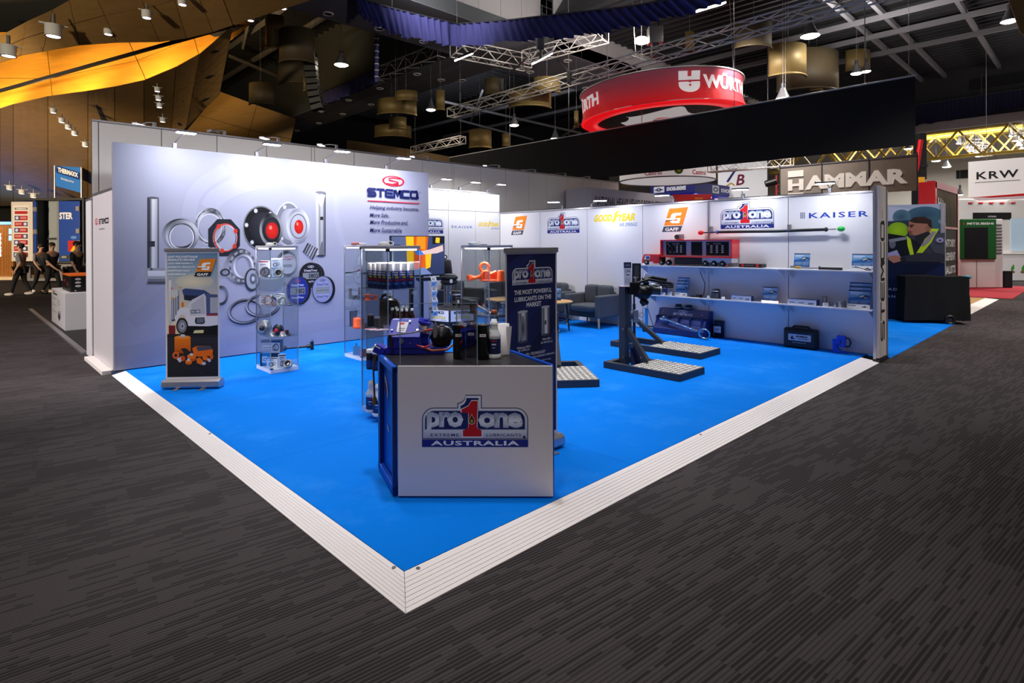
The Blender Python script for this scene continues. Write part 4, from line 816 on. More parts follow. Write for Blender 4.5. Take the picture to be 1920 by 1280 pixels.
# ================================================================== roll-up banners
def rollup(label, loc, rz, w, h, art):
    t = thing('rollup_banner', label, 'banner', loc, rz, 'roll-up banners on the blue carpet')
    MB().prism([(-.075, .02), (-.06, .0), (.06, 0), (.075, .02), (.07, .075), (.045, .095), (-.045, .095), (-.07, .075)], -w / 2 - .02, w / 2 + .02, Matrix(((0, 0, 1, 0), (1, 0, 0, 0), (0, 1, 0, .012), (0, 0, 0, 1)))).build('base', ALU, t, bevel=.004)
    for x in (-w * .24, w * .24): MB().box(x - .025, x + .025, -.14, .14, 0, .012).build('foot', ALU, t, bevel=.004)
    MB().cyl((0, .03, .1), (0, .03, h - .02), .009, n=10).build('pole', ALU, t)
    MB().box(-w / 2 - .008, w / 2 + .008, -.018, .012, h - .04, h).build('top_rail', ALU, t, bevel=.005)
    MB().box(-w / 2, w / 2, -.004, -.001, .1, h - .03).build('sheet', mat('banner_vinyl', 'd9d5da', .5), t)
    c = Canvas((-w / 2, -.0042, .1)); art(c, w, h - .14); c.build('printed_graphic', None, t); return t
def art_gaff(c, w, h):
    P = lambda x, y: (.018 + (x - 105) / 395 * (w - .036), .03 + (1115 - y) / 1018 * (h - .05)); R = lambda x0, y0, x1, y1, col, top=None: c.rect(*P(x0, y1), *P(x1, y0), col, top)
    def po(pts, col): c.poly([P(*p) for p in pts], col)
    def el(x, y, rx, ry, col, edge=None): p = P(x, y); k = (w - .036) / 395; c.ell(p[0], p[1], rx * k, ry * k, col, 20, edge=edge)
    R(105, 97, 500, 780, 'f0d8b0', '7f9fc0'); R(105, 97, 500, 300, 'a8b8c0', '6d94bc'); el(320, 330, 150, 60, 'efe0c0', 'c4c4b8'); R(105, 760, 500, 1115, '1c1c20', '2e2e32')
    rr = random.Random(3)
    for k in range(260): x, y = rr.uniform(107, 498), rr.uniform(860, 1113); s = rr.uniform(.6, 1.7); R(x, y, x + s * 1.6, y + s, ('6a6a70', '48484e', '9a9aa0')[k % 3]); c.k -= 1
    # truck
    R(118, 318, 138, 690, 'b8bcc8', 'd8dce4'); R(362, 362, 378, 420, 'c4c8d0'); po([(140, 480), (200, 440), (200, 640), (140, 660)], '4a5064'); 
    for x in (146, 162, 178, 192): R(x, 400, x + 7, 640, ('8a90a2', 'd8dce6')[x % 4 // 2])
    el(145, 468, 10, 8, 'e88a18'); el(208, 380, 10, 8, 'e0a020'); el(143, 384, 7, 7, 'd85a20'); R(216, 500, 236, 540, 'e07818')
    po([(222, 400), (248, 386), (395, 402), (440, 432), (405, 455), (232, 440)], '3a4a7a'); po([(236, 440), (400, 452), (300, 490), (238, 480)], '20263c'); po([(270, 520), (300, 480), (395, 430), (408, 455), (410, 620), (265, 600)], 'd4d2da'); po([(290, 520), (390, 445), (402, 600), (300, 590)], 'bcbac6')
    po([(408, 432), (500, 440), (500, 610), (412, 610)], '4a5a86'); R(440, 462, 500, 592, '8a8f9c')
    for x in range(444, 500, 9): R(x, 464, x + 4, 590, 'd8dae0')
    po([(195, 560), (225, 542), (270, 545), (285, 570), (285, 640), (250, 620), (222, 600), (200, 620), (170, 690), (168, 620)], 'dcdae2'); po([(250, 612), (500, 612), (500, 690), (430, 700), (255, 695)], 'e0dee6'); po([(285, 565), (360, 562), (365, 590), (290, 595)], '5a5e6c'); R(292, 570, 322, 588, 'aab0c0'); R(330, 568, 358, 586, 'c0c4d0')
    po([(325, 628), (395, 626), (400, 670), (385, 682), (330, 680), (320, 665)], '2a2c34'); po([(335, 634), (388, 632), (390, 668), (336, 672)], '6a6e7c'); R(414, 598, 500, 614, 'a02838'); po([(250, 695), (430, 700), (500, 690), (500, 780), (230, 780)], '121216'); po([(318, 732), (390, 730), (388, 755), (308, 756)], 'e0d8a0')
    el(222, 695, 46, 66, '101014'); el(222, 697, 36, 54, 'a8aab4', '6a6c78'); el(224, 697, 20, 30, 'e0e2ea', '8a8c98'); el(224, 697, 8, 12, '4a4c58'); R(118, 690, 168, 760, '7a2028'); R(105, 770, 500, 784, '222226')
    # orange parts
    R(162, 790, 288, 905, 'c85810', 'f07a18'); el(225, 905, 63, 14, 'b84e0c'); el(225, 788, 63, 14, 'f89030'); el(226, 778, 26, 9, 'b8b8c0'); R(212, 764, 240, 778, 'd0d0d8')
    po([(300, 880), (330, 862), (440, 862), (462, 900), (455, 945), (345, 950), (310, 925)], 'ee6a14'); po([(328, 866), (440, 862), (455, 890), (345, 905)], '4a4a54'); po([(210, 880), (250, 878), (285, 910), (280, 935), (240, 925)], '26262a'); el(172, 935, 26, 28, 'e8641a'); el(172, 936, 13, 14, '2a2a30'); po([(178, 965), (225, 940), (248, 965), (200, 995)], 'c8c8d0'); el(228, 962, 18, 22, 'd84a14')
    el(296, 965, 35, 22, 'c85410'); el(296, 945, 36, 20, 'f2761c'); el(294, 930, 14, 10, 'd8d8e0'); el(272, 998, 27, 16, 'd85e14'); el(270, 985, 24, 12, 'f08024'); R(262, 962, 280, 984, 'd0d0d8'); po([(332, 965), (360, 955), (388, 990), (372, 1018), (335, 1000)], 'ee7016'); po([(370, 1000), (400, 992), (408, 1012), (385, 1022)], 'c4c4cc'); po([(378, 945), (400, 940), (432, 965), (420, 985), (384, 975)], 'ee7016'); po([(415, 970), (440, 966), (446, 990), (428, 996)], 'c4c4cc'); el(452, 950, 13, 24, 'e06414')
    for i, (s, x1) in enumerate((('GAFF POLYURETHANE', 345), ('PRODUCTS PROVIDE', 325), ('LONG-TERM FLEXIBILITY,', 310), ('DURABILITY, VERSATILITY,', 325), ('EXCEPTIONAL VALUE', 282), ('& PERFORMANCE.', 253))):
        yy = (136, 161, 189, 219, 248, 277)[i]; p = P(112, yy); q = P(x1, yy); c.text(s, p[0], p[1], q[0] - p[0], (.026, .026, .02, .02, .02, .02)[i], 'f4f4f8', .03, shear=.2, al='l')
    p = P(318, 288); gaff(c, p[0], p[1], (w - .036) * 172 / 395, '222226')
pg = GZ(363.5, 720); rollup('grey silver roll-up banner with a truck and orange parts beside the mural', (.357, 4.86, 0), math.atan2(4.629 - 5.028, .591 - .123), .6, 1.61, art_gaff)
def art_pro(c, w, h):
    P = lambda x, y: (.02 + (x - 45) / 275 * (w - .04), h - .012 - (y - 80) / 1085 * (h - .04))
    c.rect(*P(42, 1160), *P(322, 78), '1b2350', '1e2658')
    for pts, cc in ((((45, 560), (45, 430), (320, 200), (320, 330)), '232c64'), (((45, 780), (200, 560), (320, 540), (320, 640), (160, 800)), '20295c'), (((45, 130), (120, 80), (200, 80), (45, 240)), '2b3470'), (((150, 640), (320, 420), (320, 520), (200, 700)), '161d44')): c.poly([P(*p) for p in pts], cc)
    a, b = P(68, 258), P(305, 258); prologo(c, a[0], a[1] - .073 * (b[0] - a[0]), b[0] - a[0], False)
    for s, x0, x1, y in (('THE MOST POWERFUL', 80, 298, 312), ('LUBRICANTS ON THE', 82, 294, 352), ('MARKET', 148, 234, 388)):
        a, b = P(x0, y), P(x1, y); c.text(s, a[0], a[1], b[0] - a[0], .036, 'eceef6', .03, al='l')
    for x0, x1, y0, y1, q in ((98, 155, 412, 585, 1), (232, 284, 398, 566, 0)):
        cols = ['5a606e', '9ea4b0', '60667a', 'd8dce4', 'ffffff', 'c8ccd6', '7c8292', '4c5262']
        for i in range(len(cols)): c.rect(*P(x0 + (x1 - x0) * i / 8, y1), *P(x0 + (x1 - x0) * (i + 1) / 8, y0), cols[i])
        e0, e1 = P((x0 + x1) / 2, y0), P(x1, y0); r = e1[0] - e0[0]; c.ell(e0[0], e0[1], r, r * .2, 'c8ccd6'); e1 = P((x0 + x1) / 2, y1); c.ell(e1[0], e1[1], r, r * .2, '4c5262')
        m = P((x0 + x1) / 2, (y0 + y1) / 2 + 10); c.ell(m[0], m[1], r * (.5 if q else .2), r * (1.8 if q else .4), '30343e', edge='9aa0ac' if q else '30343e')
    for s, x0, x1, y, hh in (('Without XPL+', 92, 172, 625, .018), ('@ 4,000 psi', 100, 164, 642, .018), ('With XPL+', 238, 292, 598, .018), ('@ 200,000 psi', 230, 300, 618, .018), ('XPL+ TECHNOLOGY', 140, 255, 672, .022), ('THAN ORDINARY LUBRICANTS', 180, 312, 690, .013), ('Technology', 235, 290, 720, .012)):
        a, b = P(x0, y), P(x1, y); c.text(s, a[0], a[1], b[0] - a[0], hh, 'e4e6f0', .015, al='l')
    for i in range(10): a, b = P(70, 770 + i * 32), P(300 - (i * 37) % 60, 778 + i * 32); c.rect(a[0], b[1], b[0], a[1] - .004, '4c5586')
rollup('dark blue roll-up banner standing right behind the counter', (1.62, .66, 0), 0.0, .575, 1.615, art_pro)
# ================================================================== counter and what stands on it
A_, B_, C_, D_ = V((.443, .737, 0)), V((1.154, .027, 0)), V((.629, 1.237, 0)), V((1.33, .60, 0))
ct = thing('counter', 'white fronted counter with blue sides and a dark top at the stand corner', 'counter', (0, 0, 0)); HT = .856
MIDB = mat('counter_blue', '0e55d0', .35); DKB = mat('counter_navy', '0a1c66', .35)
ab = (B_ - A_).normalized(); nrm = V((ab.y, -ab.x, 0)); 
def P2(p): return (p.x, p.y)
MB().prism([P2(A_ - nrm * .02), P2(B_ - nrm * .02), P2(D_), P2(C_)], .02, HT - .03).build('body', MIDB, ct)
MB().prism([P2(A_), P2(B_), P2(B_ - nrm * .02), P2(A_ - nrm * .02)], .012, HT).build('front_panel', mat('front_white', 'e4dcde', .45), ct, bevel=.002)
MB().prism([P2(A_ - nrm * .021), P2(B_ - nrm * .021), P2(D_), P2(C_)], HT - .03, HT - .008).build('worktop', mat('worktop', '2e2a2c', .35, noise=(8, .25)), ct)
ac = (C_ - A_).normalized(); al_ = V((-ac.y, ac.x, 0))
for a, b, z0, z1 in ((.02, .05, .02, HT - .012), (.46, .52, .02, HT - .012), (.02, .52, .02, .07), (.02, .52, HT - .05, HT - .004)):
    p, q = A_ + ac * a, A_ + ac * b; MB().prism([P2(p), P2(q), P2(q + al_ * .03), P2(p + al_ * .03)], z0, z1).build('side_frame', DKB if z0 < .05 and z1 > .5 else MIDB, ct, bevel=.003)
bd = (D_ - B_).normalized(); br_ = V((bd.y, -bd.x, 0)); p, q = B_ - nrm * .02, D_
MB().prism([P2(p - br_ * .012), P2(q - br_ * .012), P2(q + br_ * .012), P2(p + br_ * .012)], .02, HT + .006).build('side_panel', MIDB, ct, bevel=.003)
MB().prism([P2(C_ - ac * .0), P2(D_), P2(D_ + ac * .02), P2(C_ + ac * .02)], .02, HT - .005).build('back_panel', MIDB, ct)
c = Canvas(tuple(A_ + nrm * .0006), tuple(ab), (0, 0, 1)); prologo(c, .157, .333, .688); c.build('printed_logo', None, ct)
for w_ in ((.12, .62), (.13, .42)):
    p = A_ + ac * .22 + al_ * .001; Canvas(tuple(A_ + al_ * .001 + ac * 0), tuple(-ac), (0, 0, 1))
c = Canvas(tuple(C_ + al_ * .0012), tuple(-ac), (0, 0, 1)); c.poly([(.12, .72), (.2, .68), (.24, .6), (.2, .56), (.18, .64), (.11, .69)], 'c9b9c4'); c.rect(.13, .6, .16, .66, '7a3a44'); c.poly([(.2, .36), (.25, .34), (.26, .36), (.21, .39)], 'd8d2d8'); c.build('sticker', None, ct)
def atc(px, py, z): p = GZ(px, py, z); return V((p.x, p.y, z))
ZC = HT - .007
# blue bearing tester with motor
mt = thing('bearing_tester', 'blue lubricant test machine with a black motor and a lever on the counter', 'machine', atc(772, 662, ZC), RZF)
BL = mat('machine_blue', '1a1fa8', .5); K = 4.1 / 1085
MB().box(-.2, .24, -.05, .2, 0, .05).build('base', BL, mt, bevel=.005)
MB().add([(-.165, -.07, .05), (.07, -.07, .05), (.07, .16, .05), (-.165, .16, .05), (-.165, -.07, .13), (.07, -.07, .13), (.07, .08, .235), (-.165, .08, .235), (.07, .16, .235), (-.165, .16, .235)],
         [(0, 1, 5, 4), (4, 5, 6, 7), (7, 6, 8, 9), (9, 8, 2, 3), (1, 2, 8, 6, 5), (0, 4, 7, 9, 3), (0, 3, 2, 1)]).build('sloped_housing', BL, mt, bevel=.003)
sl = math.atan2(.105, .15)
c = Canvas((-.16, -.068, .1335), (1, 0, 0), (0, .15, .105), .0006); c.poly([(.055, .05), (.12, .04), (.13, .15), (.05, .155)], 'e9e4ea'); c.rect(.07, .125, .1, .145, 'd83048'); c.rect(.065, .06, .11, .066, '6a6a78'); c.rect(.066, .08, .112, .086, '6a6a78'); c.build('label', None, mt)
for x, y, z in ((-.06, -.075, .1), (.0, -.075, .085)): MB().cyl((x, y + .008, z), (x, y - (.012 if x else .004), z), .016 if x else .006, n=14).build('bolt', STEELB, mt)
for x, y, z in ((-.14, -.02, .17), (.045, -.02, .17), (-.02, .05, .225)): MB().cyl((x, y, z), (x, y - .004, z + .006), .007, n=10).build('bolt', CHROME, mt)
MB().box(.06, .11, .06, .16, .05, .24).build('side_wing', BL, mt, bevel=.004)
MB().add([(.05, .0, .22), (.13, .0, .2), (.13, .1, .2), (.05, .1, .24), (.05, .0, .235), (.13, .0, .215), (.13, .1, .215), (.05, .1, .255)], [(0, 3, 2, 1), (4, 5, 6, 7), (0, 1, 5, 4), (1, 2, 6, 5), (2, 3, 7, 6), (3, 0, 4, 7)]).build('wing_plate', BL, mt)
MB().lathe([(.075, 0), (.078, .01), (.078, .09), (.072, .1), (.04, .11), (.03, .125), (.001, .126)], 26, TR(.22, .06, .12) @ RX(PI / 2)).build('motor', mat('motor_black', '18181b', .35, .3), mt)
MB().torus((.22, -.04, .12), .042, .01, 'y', n=22, m=8).build('motor_ring', IRON, mt)
for k in range(8):
    a = k * PI / 4; MB().cbox((.22 + .078 * math.cos(a), .01, .12 + .078 * math.sin(a)), (.012, .08, .03), Matrix.Rotation(-a, 3, 'Y')).build('cooling_fin', BLACK, mt)
MB().cyl((.13, .1, .16), (.07, .12, .16), .055, n=18).build('gearbox', STEELB, mt); MB().cyl((.12, .02, .17), (.05, .05, .17), .035, n=16).build('cup', mat('grey_cup', 'b6b0b4', .4), mt)
MB().tube([(-.13, -.13, .15), (.0, -.12, .165), (.17, -.1, .19)], .0055, 8).build('lever', CHROME, mt); MB().tube([(.11, -.108, .18), (.165, -.1, .189)], .008, 8).build('lever_tip', RED, mt)
MB().tube([(-.135, -.13, .155), (-.125, -.13, .12), (-.12, -.132, .07)], [.012, .014, .015], 8).build('lever_grip', BLACK, mt)
MB().add([(.165, -.06, .12), (.195, -.06, .12), (.2, -.055, .2), (.18, -.05, .24), (.16, -.055, .2), (.165, -.052, .12), (.195, -.052, .12), (.2, -.047, .2), (.18, -.042, .24), (.16, -.047, .2)], [(0, 1, 2, 3, 4), (9, 8, 7, 6, 5), (0, 5, 6, 1), (1, 6, 7, 2), (2, 7, 8, 3), (3, 8, 9, 4), (4, 9, 5, 0)]).build('load_arm', GREYP, mt, bevel=.004)
MB().tube([(.08, -.06, .06), (.16, -.09, .035), (.27, -.08, .04), (.32, -.04, .08), (.33, .0, .11), (.31, .05, .09)], .008, 8).build('cable', mat('copper_cable', 'b0502c', .45), mt)
MB().tube([(.29, .0, .15), (.33, -.02, .1), (.36, -.03, .05), (.34, 0, .02)], .007, 8).build('cable', BLACK, mt); MB().tube([(.05, -.07, .07), (.1, -.08, .055), (.14, -.07, .07)], .006, 8).build('cable', RED, mt)
MB().cbox((-.225, -.02, .035), (.075, .1, .06), Matrix.Rotation(.5, 3, 'Y')).build('bracket', BL, mt, bevel=.003); MB().cbox((-.236, -.05, .06), (.05, .05, .006), Matrix.Rotation(.5, 3, 'Y')).build('label', CARD, mt)
MB().tube([(-.24, -.06, .0), (-.25, -.075, -.02), (-.262, -.075, -.12), (-.255, -.075, -.3)], .007, 8).build('hose', mat('brown_hose', '4a2c1c', .4), mt); MB().cyl((-.255, -.075, -.3), (-.252, -.075, -.35), .013, .017, 12).build('hose_fitting', mat('brass', 'b08a3c', .3, .9), mt)
# acrylic guard
gd = thing('acrylic_guard', 'clear acrylic guard standing on the front edge of the counter', 'guard', (0, 0, 0))
g0, g1 = A_ + ab * .01 - nrm * .035, A_ + ab * .515 - nrm * .035; gb = atc(857, 672, ZC); gb = g1 + (V((gb.x, gb.y, 0)) - g1).normalized() * .3
def pane(p, q, z0, z1, name):
    d = (q - p).normalized(); n = V((-d.y, d.x, 0)) * .002; MB().prism([P2(p - n), P2(q - n), P2(q + n), P2(p + n)], z0, z1).build(name, ACR, gd)
    for e in (p, q): MB().box(e.x - .0022, e.x + .0022, e.y - .0022, e.y + .0022, z0, z1).build('pane_edge', EDGE, gd)
    MB().beam(V((p.x, p.y, z1)), V((q.x, q.y, z1)), .004).build('pane_edge', EDGE, gd)
pane(g0, g1, ZC + .001, ZC + .41, 'front_pane'); pane(g1 + V((.003, .003, 0)), gb, ZC + .001, ZC + .425, 'side_pane')
def canister(px, py, label, h=.235):
    t = thing('black_canister', label, 'canister', atc(px, py, ZC), RZF)
    MB().lathe([(.036, 0), (.043, .004), (.043, h - .01), (.047, h - .008), (.047, h), (.036, h), (.036, h - .04), (.001, h - .04)], 26).build('canister', mat('satin_black', '0e0e10', .35), t)
    c = Canvas((-.022, -.0436, h * .66), eps=.0005); c.rect(0, 0, .044, .02, 'e8e4e6'); c.rect(.008, .008, .034, .012, '8a8a92'); c.build('label', None, t); return t
canister(861, 671, 'black canister with small white label, left one on the counter'); canister(884, 668, 'black canister with small white label, middle one behind the acrylic'); canister(906, 672, 'black canister with white label beside the white bottle, counter', .238)
quart(atc(926.5, 670, ZC + .001), 'white bottle with dark blue label at right of the counter', 1.04, '151f4e')
t = thing('paper_roll', 'white paper towel roll with a loose torn edge on the counter', 'paper roll', atc(943, 664, ZC), RZF)
MB().lathe([(.02, 0), (.047, 0), (.048, .01), (.047, .22), (.02, .22), (.02, 0)], 28, cap=False).build('roll', mat('paper_white', 'f0eaea', .9, bump=(90, .3)), t)
MB().grid(lambda u, v: (.047 * math.cos(-1 + 1.2 * u) + .02 * u * v, .047 * math.sin(-1 + 1.2 * u) - .01 * v * u, .005 + .2 * v - .02 * u * (1 - v)), 6, 6).build('loose_sheet', mat('paper_white'), t)
# ================================================================== TV on its stand, leaflet strip, air spring plinth
tx0, tx1 = GY(733, 480, 5.25).x, GY(834, 480, 5.25).x; tz0, tz1 = 1.12, 1.775
tv = thing('television', 'flat screen on a black floor stand showing orange work clothes', 'television', ((tx0 + tx1) / 2, 5.25, 0)); hw = (tx1 - tx0) / 2
MB().box(-hw, hw, 0, .05, tz0, tz1).build('casing', BLACK, tv, bevel=.006)
c = Canvas((-hw + .012, -.0012, tz0 + .02), eps=.0002); W_, H_ = 2 * hw - .024, tz1 - tz0 - .032; R = lambda x0, y0, x1, y1, col, top=None: c.rect(W_ * x0, H_ * y0, W_ * x1, H_ * y1, col, top); PO = lambda pts, col: c.poly([(W_ * a, H_ * b) for a, b in pts], col)
R(0, 0, 1, 1, '2a3350', '3a4468'); PO([(.0, 0), (.3, 0), (.3, 1), (0, 1)], '56607e'); PO([(.3, .15), (.62, .12), (.68, 1), (.25, 1)], 'c85a14'); PO([(.28, .2), (.4, .18), (.4, 1), (.26, 1)], 'f2b81e'); PO([(.63, .15), (.72, .2), (.74, .55), (.62, .6)], 'f0b020'); PO([(.45, .7), (.62, .66), (.63, 1), (.46, 1)], 'f08a1a'); PO([(.42, .1), (.55, .08), (.58, .6), (.44, .62)], 'd6481a')
PO([(.52, .62), (.7, .66), (.97, .78), (.98, .62), (.85, .56), (.6, .54)], 'd9b7ac'); PO([(.44, .68), (.55, .62), (.6, .53), (.48, .52), (.42, .58)], '2d78d8'); PO([(.8, .86), (.92, .84), (.93, .99), (.82, 1)], 'e8b61e'); PO([(.76, .8), (1, .82), (1, 1), (.76, 1)], '141820'); PO([(.82, .84), (.9, .83), (.91, .97), (.83, .98)], 'eabf28'); PO([(.2, .0), (.75, .02), (.6, .2), (.2, .12)], '6a7aa4')
c.build('screen', print_mat('screen_print', .2, 1.1), tv)
for x in (-.1, .1): MB().box(x - .025, x + .025, .05, .1, .06, tz1 - .1).build('post', BLACK, tv)
MB().box(-.35, .35, -.22, .32, .0, .03).build('foot_plate', BLACK, tv, bevel=.004); MB().box(-.13, .13, .04, .1, .03, .1).build('foot_block', BLACK, tv); MB().cyl((-.1, -.12, 1.08), (.32, -.12, 1.08), .03, n=14).build('shelf_bar', BLACK, tv); MB().box(-.02, .02, -.12, .06, 1.06, 1.1).build('shelf_arm', BLACK, tv)
t = thing('leaflet_strip', 'white folded leaflet strip hanging below the television', 'leaflet', (GY(812, 480, 5.08).x, 5.08, .45), 0); t.scale = (1.1, 1, .8); zs = [.84 - .1 * i for i in range(9)]
for i in range(8):
    s = 1 if i % 2 else -1; x0 = .03 * (i % 2); MB().add([(-.04 + i * .004, -.02 * s, zs[i]), (.05 + i * .004, -.02 * s - .01, zs[i]), (.05 + i * .004, .02 * s - .01, zs[i + 1]), (-.04 + i * .004, .02 * s, zs[i + 1])], [(3, 2, 1, 0)]).build('leaflet_fold', CARD, t, solid=.002)
    c = Canvas((-.04 + i * .004, -.02 * s, zs[i + 1]), (1, -.1, 0), (0, -.4 * s, 1)); c.o.y = .02 * s - .003; c.rect(.02, .03, .035, .07, '5a5a66'); c.rect(.045, .02, .06, .08, '9a9aa6'); c.build('print', None, t)
MB().cyl((.0, .02, .84), (.0, .1, .86), .008, n=8).build('hook', BLACK, t)
hx = GZ(850, 611, 0); pl = thing('hexagon_plinth', 'low black six sided plinth with white name strips before the armchairs', 'plinth', (hx.x - .1, hx.y - .1, 0), RZF)
hexp = [(.52 * math.cos(PI / 3 * k + PI / 2), .52 * math.sin(PI / 3 * k + PI / 2)) for k in range(6)]
MB().prism(hexp, 0, .36).build('plinth', BLACK, pl, bevel=.01); MB().prism([(x * .98, y * .98) for x, y in hexp], .36, .39).build('top', mat('plinth_top', '2c2c30', .5), pl)
for k in (2, 3):
    p, q = V((*hexp[k], 0)), V((*hexp[k + 1], 0)); d = (q - p).normalized(); n = V((d.y, -d.x, 0)); c = Canvas(tuple(p + n * .004), tuple(d), (0, 0, 1)); c.rect(.02, .17, .5, .38, 'ece8ec'); stemco(c, .09, .31, .3, .05, '33343c', sw=.013); goodyear(c, .1, .2, .34, 'e8d23a', '7a86a8'); c.build('printed_strip', None, pl)
def airspring(px, d, z, label, post=.3, r=.13, h=.16, lobes=2):
    t = thing('air_spring', label, 'air spring', at(px, d, z), RZF)
    MB().cyl((0, 0, 0), (0, 0, .02), r * .7, n=20).build('foot', STEELB, t); MB().cyl((0, 0, .02), (0, 0, post), .05, n=16).build('post', CHROME, t)
    for k in range(lobes): MB().torus((0, 0, post + .06 + k * (h / lobes)), r * .72, r * .34, n=24, m=10, sq=.8).build('bellow', mat('rubber', '1c1c1f', .7), t)
    MB().cyl((0, 0, post), (0, 0, post + h + .03), r * .72, n=20).build('core', BLACK, t); MB().cyl((0, 0, post + h + .03), (0, 0, post + h + .05), r * .75, n=20).build('top_plate', STEELB, t); MB().box(r * .2, r * .5, -r * 1.1, -r * 1.02, post + .05, post + .12).build('label', CARD, t); return t
airspring(842, 11.75, .391, 'black twin bellow air spring on a chrome post, middle of the plinth', .42, .17, .17); airspring(856, 11.5, .391, 'small black air spring at the right of the plinth', .03, .12, .17, 1)
t = thing('sleeve_spring', 'tall tapered black rubber sleeve on a steel post behind the plinth', 'air spring', at(836, 12.35, 0), RZF); MB().cyl((0, 0, 0), (0, 0, .9), .045, n=14).build('post', STEELB, t); MB().cyl((0, 0, 0), (0, 0, .02), .15, n=18).build('foot', STEELB, t); MB().lathe([(.1, .9), (.14, .92), (.13, 1.1), (.11, 1.28), (.08, 1.3), (.04, 1.31)], 22).build('sleeve', mat('rubber'), t); MB().torus((-.02, 0, 1.36), .04, .012, 'y', n=16, m=6).build('hook', BLACK, t); MB().cyl((0, 0, .88), (0, 0, .9), .2, n=20).build('plate', BLACK, t)
# ================================================================== lounge
FAB = mat('grey_fabric', '56595f', .95, bump=(260, .5), noise=(120, .14), spec=.15); FABD = mat('grey_fabric_dark', '3a3c42', .95, bump=(260, .5), spec=.1); OAK = wood('pale_oak', 'd8b98e', .5); TOPW = wood('table_oak', 'd9a566', .4)
def cushion(x0, x1, y0, y1, z0, z1, puff=.04, sag=0):
    def f(u, v): 
        a = 2 * PI * u; b = PI * (v - .5); e = .35
        sg = lambda q: (abs(q) ** e) * (1 if q >= 0 else -1)
        cx, cy, cz = sg(math.cos(a)) * sg(math.cos(b)), sg(math.sin(a)) * sg(math.cos(b)), sg(math.sin(b))
        return ((x0 + x1) / 2 + (x1 - x0) / 2 * cx, (y0 + y1) / 2 + (y1 - y0) / 2 * cy, (z0 + z1) / 2 + (z1 - z0) / 2 * cz + sag * math.sin(3 * cx))
    return MB().grid(f, 32, 16)
def armchair(label, x, y, rz):
    """front faces local -y; width .9"""
    t = thing('armchair', label, 'armchair', (x, y, 0), rz, 'grey fabric armchairs'); w = .45
    for s in (-1, 1): MB().box(*(sorted((s * w, s * (w - .13)))), -.38, .36, .2, .63).build('armrest', FAB, t, bevel=.03, seg=3)
    MB().box(-w + .13, w - .13, -.36, .34, .2, .3).build('seat_frame', FABD, t, bevel=.015); cushion(-w + .125, w - .125, -.39, .22, .29, .44).build('seat_cushion', FAB, t)
    MB().box(-w + .13, w - .13, .24, .36, .28, .66).build('back_frame', FABD, t, bevel=.03)
    for s in (-1, 1): cushion(*sorted((s * .004, s * (w - .13))), .1, .29, .4, .8).build('back_cushion', FAB, t)
    for sx in (-1, 1):
        for sy in (-.33, .3): MB().cyl((sx * (w - .06), sy, 0), (sx * (w - .06), sy, .2), .018, .022, 12).build('leg', OAK, t)
    return t
armchair('grey armchair facing the aisle, nearest the shelf wall stands', 7.62, 4.74, -PI / 2); armchair('grey armchair partly hidden behind the blue banner, by the back wall', 7.6, 5.9, -PI / 2 - .12)
p = GD(862, 560, 13.0); armchair('grey armchair seen through the left side of the jar cabinet', p.x, p.y, .2); p = GD(946, 560, 13.2); armchair('grey armchair seen through the right side of the jar cabinet', p.x, p.y, -.35)
def table(label, x, y, r=.36, h=.56):
    t = thing('coffee_table', label, 'table', (x, y, 0), 0, 'round coffee tables'); MB().lathe([(r - .02, h - .03), (r, h - .02), (r, h - .006), (r - .006, h), (.001, h)], 40).build('tabletop', TOPW, t)
    for k in range(3): a = k * 2 * PI / 3 - .8; MB().tube([(r * .66 * math.cos(a), r * .66 * math.sin(a), h - .03), (r * .8 * math.cos(a), r * .8 * math.sin(a), 0)], [.022, .014], 10).build('leg', BLACK, t)
    MB().torus((0, 0, .17), r * .72, .01, n=36, m=6).build('stretcher_ring', BLACK, t); return t
table('round oak coffee table with black legs beside the blue banner', 6.52, 4.82); p = GD(945, 560, 11.4); table('round oak coffee table seen through the jar cabinet', p.x, p.y)
def brochure_art(c, w, h, seed=0):
    c.rect(0, 0, w, h, '1d4c98', '8fc0e8'); c.poly([(0, h * .55), (w, h * .75), (w, h * .5), (0, h * .38)], '2f6fb8'); c.rect(0, h * .94, w, h, '26305e'); c.rect(w * .08, h * .84, w * .62, h * .89, 'eef2fa'); c.rect(w * .08, h * .76, w * .48, h * .8, 'dfe8f6')
    c.poly([(w * (.42 + a * .5), h * (.52 + b * .25)) for a, b in ((0, .2), (.2, .75), (.55, 1), (.95, .8), (1, .45), (.7, .25), (.25, .1))], '20262e'); c.poly([(w * (.47 + a * .45), h * (.58 + b * .16)) for a, b in ((0, .2), (.25, .8), (.6, 1), (.55, .5), (.2, .1))], 'c8d4de'); c.ell(w * .8, h * .6, w * .07, h * .06, '9aa6b2', 14); c.ell(w * .8, h * .6, w * .035, h * .03, '2a3038', 10)
    for k in range(4): c.rect(w * .08, h * (.4 - .05 * k), w * (.5 - .06 * (k % 2)), h * (.415 - .05 * k), 'b9cdea'); c.rect(w * .56, h * (.38 - .05 * k), w * (.92 - .05 * (k % 2)), h * (.395 - .05 * k), 'a9c0e2')
    c.rect(0, 0, w, h * .12, 'e8ecf4' if seed % 2 else '17407e'); c.rect(w * .08, h * .04, w * .4, h * .08, '28407a' if seed % 2 else 'dfe8f6')
